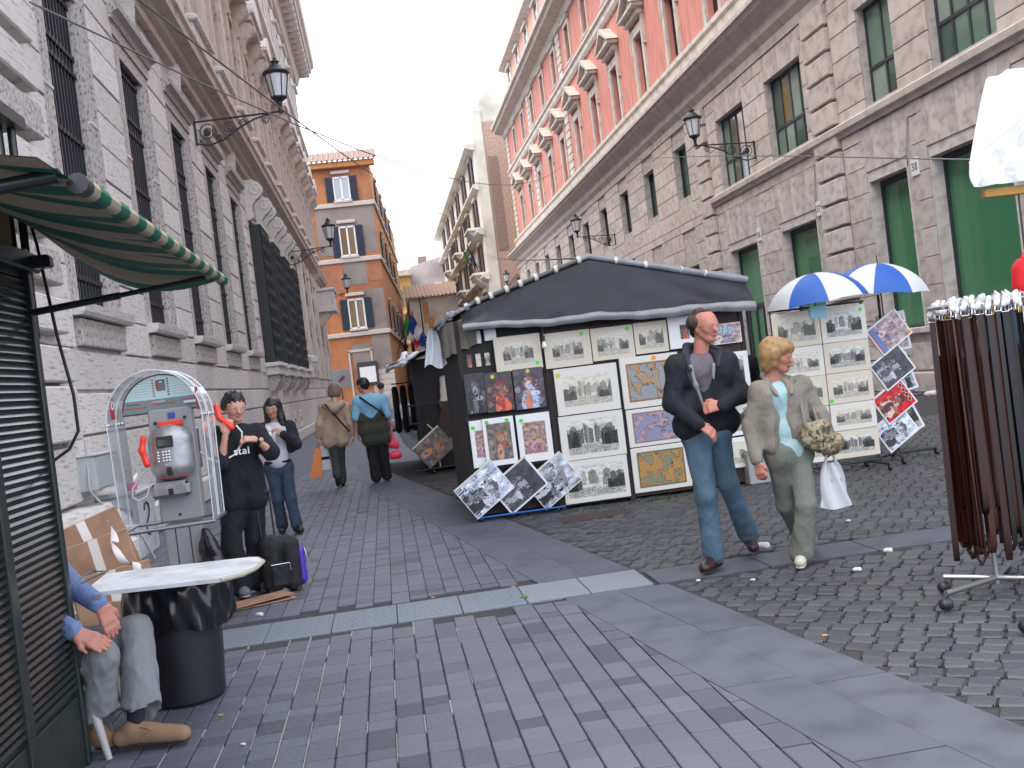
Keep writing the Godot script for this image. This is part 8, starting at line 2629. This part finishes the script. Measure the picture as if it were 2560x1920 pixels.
	umbrella("level blue and white umbrella over the poster stand", V(5.85, 0.1, -11.52), 2.32, V(0.12, 0.45, -0.03))


# ---------------------------------------------------------------- stalls behind the kiosk
func back_stalls() -> void:
	var b := V(1.4, 0, -19.5)
	var t := thing("covered_stall", "dark stall with drooping roof and tied plastic behind the kiosk", "stall", b)
	var o := Transform3D(Basis.IDENTITY, -b)
	part(t, "cabinet", MB.new().at(o).box(V(0.55, 0.05, -21.5), V(2.6, 2.0, -18.4)), M.kiosk_dark)
	part(t, "roof_sheet", MB.new().at(o).sheet(14, 20, func(u, v):
		return V(lerpf(0.1, 2.6, u), lerpf(1.92, 2.65, u) + 0.03 * sin(v * 20.0) * (1.0 - u), lerpf(-17.4, -22.0, v)), 0.004), M.tarp)
	part(t, "plastic_roll", MB.new().at(o).field([[V(0.12, 1.90, -17.5), V(0.35, 1.95, -17.45), 0.025, 0.04], [V(0.35, 1.95, -17.45), V(0.62, 2.1, -17.4), 0.04, 0.03], [V(0.12, 1.90, -17.5), V(0.1, 1.88, -20.0), 0.03, 0.03], [V(0.3, 1.95, -17.45), V(0.42, 2.1, -17.5), 0.025, 0.045]], 0.022, 60.0, 0.03, 14.0), M.clear_plastic)
	part(t, "railing", MB.new().at(o).tube([V(0.36, 1.2, -18.2), V(1.1, 1.2, -18.2)], 0.018, 6).tube([V(0.36, 0.88, -18.2), V(0.6, 0.88, -18.2)], 0.018, 6).tube([V(0.37, 1.2, -18.2), V(0.37, 0.86, -18.2)], 0.018, 6).tube([V(0.55, 1.2, -18.2), V(0.55, 0.0, -18.2)], 0.018, 6), M.iron)
	part(t, "goods", MB.new().at(o).field([[V(1.02, 1.1, -18.3), V(1.05, 1.6, -18.3), 0.09, 0.07], [V(0.9, 0.7, -18.3), V(1.1, 0.9, -18.3), 0.1, 0.08]], 0.03, 30.0, 0.03, 8.0), M.mount_cream)
	part(t, "clothes_rail", MB.new().at(o).tube([V(0.15, 1.62, -20.5), V(0.7, 1.62, -20.5)], 0.015, 6), M.iron)
	for i in 3:
		part(t, "hanging_coat", MB.new().at(o).field([[V(0.2 + 0.16 * i, 1.5, -20.5), V(0.2 + 0.16 * i, 0.75, -20.5), 0.09, 0.1, Vector3(1, 0, 0), 0.7]], 0.04, 30.0, 0.02), M.navy)
	# covered trestle table
	b = V(0.35, 0, -21.2)
	t = thing("trestle_table", "low trestle table under crumpled white covers beside the far stall", "table", b)
	part(t, "top", MB.new().cham(V(-0.45, 0.68, -0.4), V(0.3, 0.72, 0.4), 0.01), M.kiosk_wood)
	for e in [[-0.4, -0.3], [-0.4, 0.3], [0.25, -0.3], [0.25, 0.3]]:
		part(t, "leg", MB.new().tube([V(e[0], 0.7, e[1]), V(e[0] * 1.1, 0, e[1])], 0.02, 6), M.iron)
	part(t, "cover", MB.new().field([[V(-0.4, 0.78, 0.2), V(0.2, 0.85, 0.1), 0.1, 0.13], [V(-0.1, 0.74, 0.4), V(0.1, 0.4, 0.45), 0.13, 0.17, Vector3(0, 0, 1), 0.4], [V(-0.42, 0.74, 0.35), V(-0.42, 0.5, 0.42), 0.1, 0.06]], 0.035, 30.0, 0.06, 6.0), M.clear_plastic)
	# folding trestle with a tilted old print
	b = V(0.78, 0, -17.95)
	t = thing("display_trestle", "folding wooden trestle on castors beside the far stall", "trestle", b)
	part(t, "rail", MB.new().tube([V(-0.42, 0.08, 0.05), V(0.4, 0.1, 0.0)], 0.016, 6), M.iron)
	for e in [[-0.1, 0.03], [0.38, 0.0]]:
		part(t, "castor", MB.new().at(Transform3D(Basis(Vector3(0, 0, 1), PI / 2), V(e[0], 0.035, e[1]))).lathe([Vector2(0, 0.014), Vector2(0.035, 0.014), Vector2(0.035, -0.014), Vector2(0, -0.014)], 10), M.rubber)
	part(t, "strut", MB.new().tube([V(0.02, 0.1, 0), V(-0.02, 0.72, -0.1)], 0.014, 6).tube([V(0.3, 0.1, 0), V(0.36, 0.98, -0.12)], 0.016, 6).tube([V(-0.12, 0.85, -0.1), V(0.1, 0.62, 0)], 0.016, 6), M.cardboard_edge)
	part(t, "back_board", MB.new().at(tfm(V(0.22, 0.82, -0.08), 0, 0.1, -0.25)).cham(V(-0.14, -0.38, -0.01), V(0.14, 0.38, 0.01), 0.004), M.kiosk_wood)
	var p := picture("tilted brown old print leaning on the folding trestle", V(0.72, 0.46, -17.88), 0.48, 0.6, -0.95, "canvas_brown", "fresco_a", 0.03, 0.03)
	part(p, "clip_bar", MB.new().cham(V(-0.235, -0.3, 0.012), V(-0.21, 0.3, 0.02), 0.002), M.clip_white)
	part(t, "hanging_cloth", MB.new().field([[V(0.3, 0.5, 0.0), V(0.34, 0.25, 0.02), 0.1, 0.07, Vector3(0, 0, 1), 0.4]], 0.03, 40.0, 0.03), M.canvas_brown)


# ---------------------------------------------------------------- belts and canopy at the right edge
func belts() -> void:
	var b := V(3.42, 0, -5.5)
	var t := thing("belt_rack", "chrome rack on ball castors carrying hanging leather belts", "rack", b)
	part(t, "pole", MB.new().tube([V(-0.14, 0.06, 0), V(-0.14, 1.66, 0)], 0.014, 10), M.steel)
	part(t, "pole", MB.new().tube([V(0.5, 0.06, 0), V(0.5, 1.66, 0)], 0.014, 10), M.steel)
	part(t, "top_bar", MB.new().tube([V(-0.3, 1.645, 0.06), V(0.7, 1.645, 0.06)], 0.012, 8).tube([V(-0.3, 1.645, -0.1), V(0.7, 1.645, -0.1)], 0.012, 8).tube([V(-0.3, 1.645, -0.1), V(-0.3, 1.645, 0.06)], 0.012, 8), M.steel)
	for e in [[-0.36, -0.17, 0], [-0.55, 0.18, 1], [0.05, 0.2, 0], [0.1, -0.25, 1]]:
		part(t, "foot", MB.new().tube([V(-0.14, 0.095, 0), V(e[0], 0.1, e[1])], 0.016, 6), M.steel if e[2] == 0 else M.frame_edge)
		part(t, "ball_castor", MB.new().field([[V(e[0], 0.042, e[1]), V(e[0] - 0.01, 0.042, e[1]), 0.036, 0.036]], 0.012, 90.0), M.rubber)
	part(t, "foot", MB.new().tube([V(0.5, 0.095, 0), V(-0.42, 0.1, 0.72)], 0.016, 6), M.frame_edge)
	part(t, "ball_castor", MB.new().field([[V(-0.46, 0.042, 0.76), V(-0.47, 0.042, 0.76), 0.038, 0.038]], 0.012, 90.0), M.rubber)
	# belt kinds
	var straps := []
	for L in [1.42, 1.28, 1.14, 1.36]:
		var w := 0.034
		straps.append(MB.new().sheet(2, 26, func(u, v):
			var s: float = v * 2.0
			var y: float
			var z: float
			if s < 0.94:
				y = -L * s / 0.97
				z = 0.012 + 0.012 * s
			elif s < 1.06:
				var a: float = (s - 0.94) / 0.12 * PI
				y = -L * 0.969 - 0.022 * sin(a)
				z = 0.024 * cos(a)
			else:
				y = -L * 0.969 + L * 0.80 * (s - 1.06) / 0.94
				z = -0.024 + 0.01 * (s - 1.06)
			return V((u - 0.5) * w, y, z), 0.0035).mesh())
	var buck := MB.new()
	buck.tube([V(-0.022, -0.02, 0.014), V(-0.022, 0.035, 0.02), V(0.022, 0.035, 0.02), V(0.022, -0.02, 0.014), V(-0.022, -0.02, 0.014)], 0.0045, 5)
	buck.tube([V(0, -0.015, 0.016), V(0.003, 0.03, 0.026)], 0.003, 5)
	var bm := buck.mesh()
	var hook := MB.new().tube([V(0, 0.0, 0.0), V(0.0, 0.05, 0.005), V(0, 0.075, -0.012), V(0, 0.06, -0.03)], 0.003, 5).mesh()
	var wraps := []
	for k in 3:
		wraps.append(MB.new().field([[V(-0.012, 0.02, 0.02), V(0.014, 0.055, 0.01), 0.016, 0.018], [V(0.0, 0.05, 0.0), V(0.012 * k, 0.085, 0.01), 0.014, 0.008]], 0.011, 110.0, 0.012, 34.0).mesh())
	var names := ["reddish brown", "dark brown", "blackish brown", "blue-black", "chestnut", "turquoise", "blue", "white"]
	var ords := ["first", "second", "third", "fourth", "fifth", "sixth", "seventh", "eighth", "ninth", "tenth", "eleventh", "twelfth", "thirteenth", "fourteenth", "fifteenth"]
	var count := {}
	var n := 0
	for row in 2:
		for i in 26:
			var x := 3.135 + 0.0215 * i + rng.randf_range(-0.006, 0.006)
			var z := -5.43 if row == 0 else -5.6
			var f := i / 25.0
			var c := 0
			if f < 0.34:
				c = [0, 0, 1, 4, 1][rng.randi() % 5]
			elif f < 0.55:
				c = [0, 1, 2, 2, 4, 1][rng.randi() % 6]
			elif f < 0.88:
				c = [2, 3, 3, 1, 3][rng.randi() % 5]
			elif f < 0.93:
				c = 6
			elif f < 0.97:
				c = 5
			else:
				c = 7
			var ky := c * 2 + row
			count[ky] = count.get(ky, 0) + 1
			var o := thing("leather_belt", "%s %s belt from the kiosk side in the %s row of the chrome rack" % [ords[mini(count[ky], 15) - 1], names[c], "front" if row == 0 else "rear"], "belt", V(x, 1.60 + rng.randf_range(-0.012, 0.012), z + rng.randf_range(-0.02, 0.02)), rng.randf_range(-0.75, 0.75), "belts on the chrome rack")
			o.rotation.z = rng.randf_range(-0.012, 0.012)
			part(o, "strap", straps[2 if c > 4 else rng.randi() % 4], M["belt_%d" % c])
			part(o, "buckle", bm, M.buckle if rng.randf() < 0.86 else M.brass)
			part(o, "hook", hook, M.steel)
			if rng.randf() < 0.6:
				part(o, "wrapper", wraps[rng.randi() % 3], M.wrap if rng.randf() < 0.85 else M.brass)
			n += 1
	# white canopy corner
	b = V(4.7, 0, -6.3)
	t = thing("market_canopy", "corner of a white cloth market canopy over the belts", "canopy", b)
	var o2 := Transform3D(Basis.IDENTITY, -b)
	part(t, "front_cloth", MB.new().at(o2).sheet(24, 10, func(u, v):
		var x: float = lerpf(3.715, 5.4, u)
		var top: float = 2.53 + 0.60 * (x - 3.73)
		var bot: float = 2.355 + 0.04 * u
		return V(x - 0.03 * v * (1.0 - u), lerpf(minf(top, 3.1), bot, v), -6.0 + 0.03 * sin(u * 60.0 - v * 4.0) * v + 0.05 * v), 0.004), M.canopy_white)
	part(t, "roof_cloth", MB.new().at(o2).sheet(10, 10, func(u, v):
		var x: float = lerpf(lerpf(3.72, 5.0, v), 6.4, u)
		return V(x, minf(2.53 + 0.60 * (x - 3.73), 3.1) + 0.25 * sin(v * PI * 0.5), -6.0 - 1.6 * v), 0.004), M.canopy_white)
	part(t, "crossbar", MB.new().at(o2).cham(V(3.79, 2.29, -6.04), V(5.3, 2.345, -5.99), 0.006), M.fringe)
	part(t, "pole", MB.new().at(o2).tube([V(5.3, 0, -6.02), V(5.3, 2.6, -6.02)], 0.025, 8), M.steel)
	part(t, "pole", MB.new().at(o2).tube([V(6.2, 0, -7.4), V(6.2, 3.2, -7.4)], 0.025, 8), M.steel)
	part(t, "hanger", MB.new().at(o2).tube([V(4.02, 2.3, -6.01), V(4.02, 1.9, -6.01)], 0.006, 5), M.iron)
	var rb := thing("red_bag", "red cloth bag hanging under the white canopy", "bag", V(4.02, 1.62, -6.01))
	part(rb, "bag", MB.new().field([[V(0, 0.1, 0), V(0, 0.2, 0), 0.1, 0.09]], 0.02, 50.0, 0.01), M.red_cloth)
	part(rb, "loop", MB.new().tube([V(-0.03, 0.28, 0), V(0, 0.32, 0), V(0.03, 0.28, 0)], 0.006, 5), M.red_cloth)


func litter() -> void:
	var l := [
		[V(2.72, 0, -7.72), "paper_scrap", 0.09, "crumpled white paper between the two walkers"], [V(3.36, 0, -6.96), "paper_scrap", 0.05, "small white paper on the smooth strip by the belts"], [V(2.93, 0, -6.54), "paper_scrap", 0.045, "white ticket on the cobbles before the blond woman"],
		[V(3.68, 0, -8.27), "paper_scrap", 0.03, "small white scrap on the cobbles behind the blond woman"], [V(1.96, 0, -6.92), "paper_scrap", 0.025, "tiny white scrap in front of the man's shoe"], [V(2.27, 0, -6.7), "paper_scrap", 0.025, "tiny white scrap on cobbles between the walkers' shoes"],
		[V(-0.18, 0, -9.0), "butt", 0.025, "orange cigarette end on the paving past the suitcase"], [V(0.76, 0, -7.6), "butt", 0.025, "orange cigarette end on the guide strip"], [V(0.17, 0, -7.64), "butt", 0.025, "orange cigarette end beside the ribbed strip"],
		[V(2.12, 0, -5.22), "butt", 0.025, "orange cigarette end on the near cobbles"], [V(0.79, 0, -7.2), "leaf_scrap", 0.04, "green leaf scrap on the guide strip"], [V(-1.12, 0, -7.95), "paper_scrap", 0.045, "white scrap on the paving below the suitcase"],
		[V(-1.17, 0, -8.5), "paper_scrap", 0.035, "white scrap beside the flattened carton"], [V(-1.03, 0, -5.5), "butt", 0.02, "cigarette end near the bin"], [V(-0.85, 0, -4.98), "paper_scrap", 0.02, "tiny white scrap on the near paving"],
		[V(12.0 - 0.5, 0, -21.0), "paper_scrap", 0.2, "white sheet on the ground at the foot of the pink palazzo"]]
	for e in l:
		var s: float = e[2]
		var o := part(self, "litter_scrap", MB.new().field([[V(-s * 0.5, s * 0.12, 0), V(s * 0.4, s * 0.16, s * 0.15), s * 0.16, s * 0.12], [V(0, s * 0.1, -s * 0.2), V(s * 0.2, s * 0.1, s * 0.3), s * 0.13, s * 0.1]], maxf(0.004, s * 0.12), 3.0 / s, s * 0.12, 1.2 / s) if e[1] != "butt" else MB.new().tube([V(-s * 0.5, 0.006, 0), V(s * 0.5, 0.006, s * 0.3)], 0.005, 6), M[e[1]], e[0] + V(0, 0.004, 0))
		tag(o, e[3], "litter", "scraps of litter")


func _ready() -> void:
	rng.seed = 20050
	view()
	materials()
	print("materials ", Time.get_ticks_msec())
	ground()
	print("ground ", Time.get_ticks_msec())
	palace()
	right_block()
	far_houses()
	print("buildings ", Time.get_ticks_msec())
	lamps_and_wires()
	kiosk()
	racks()
	back_stalls()
	stall()
	phone_booth()
	wall_things()
	belts()
	print("market ", Time.get_ticks_msec())
	people()
	litter()
	print("people ", Time.get_ticks_msec())
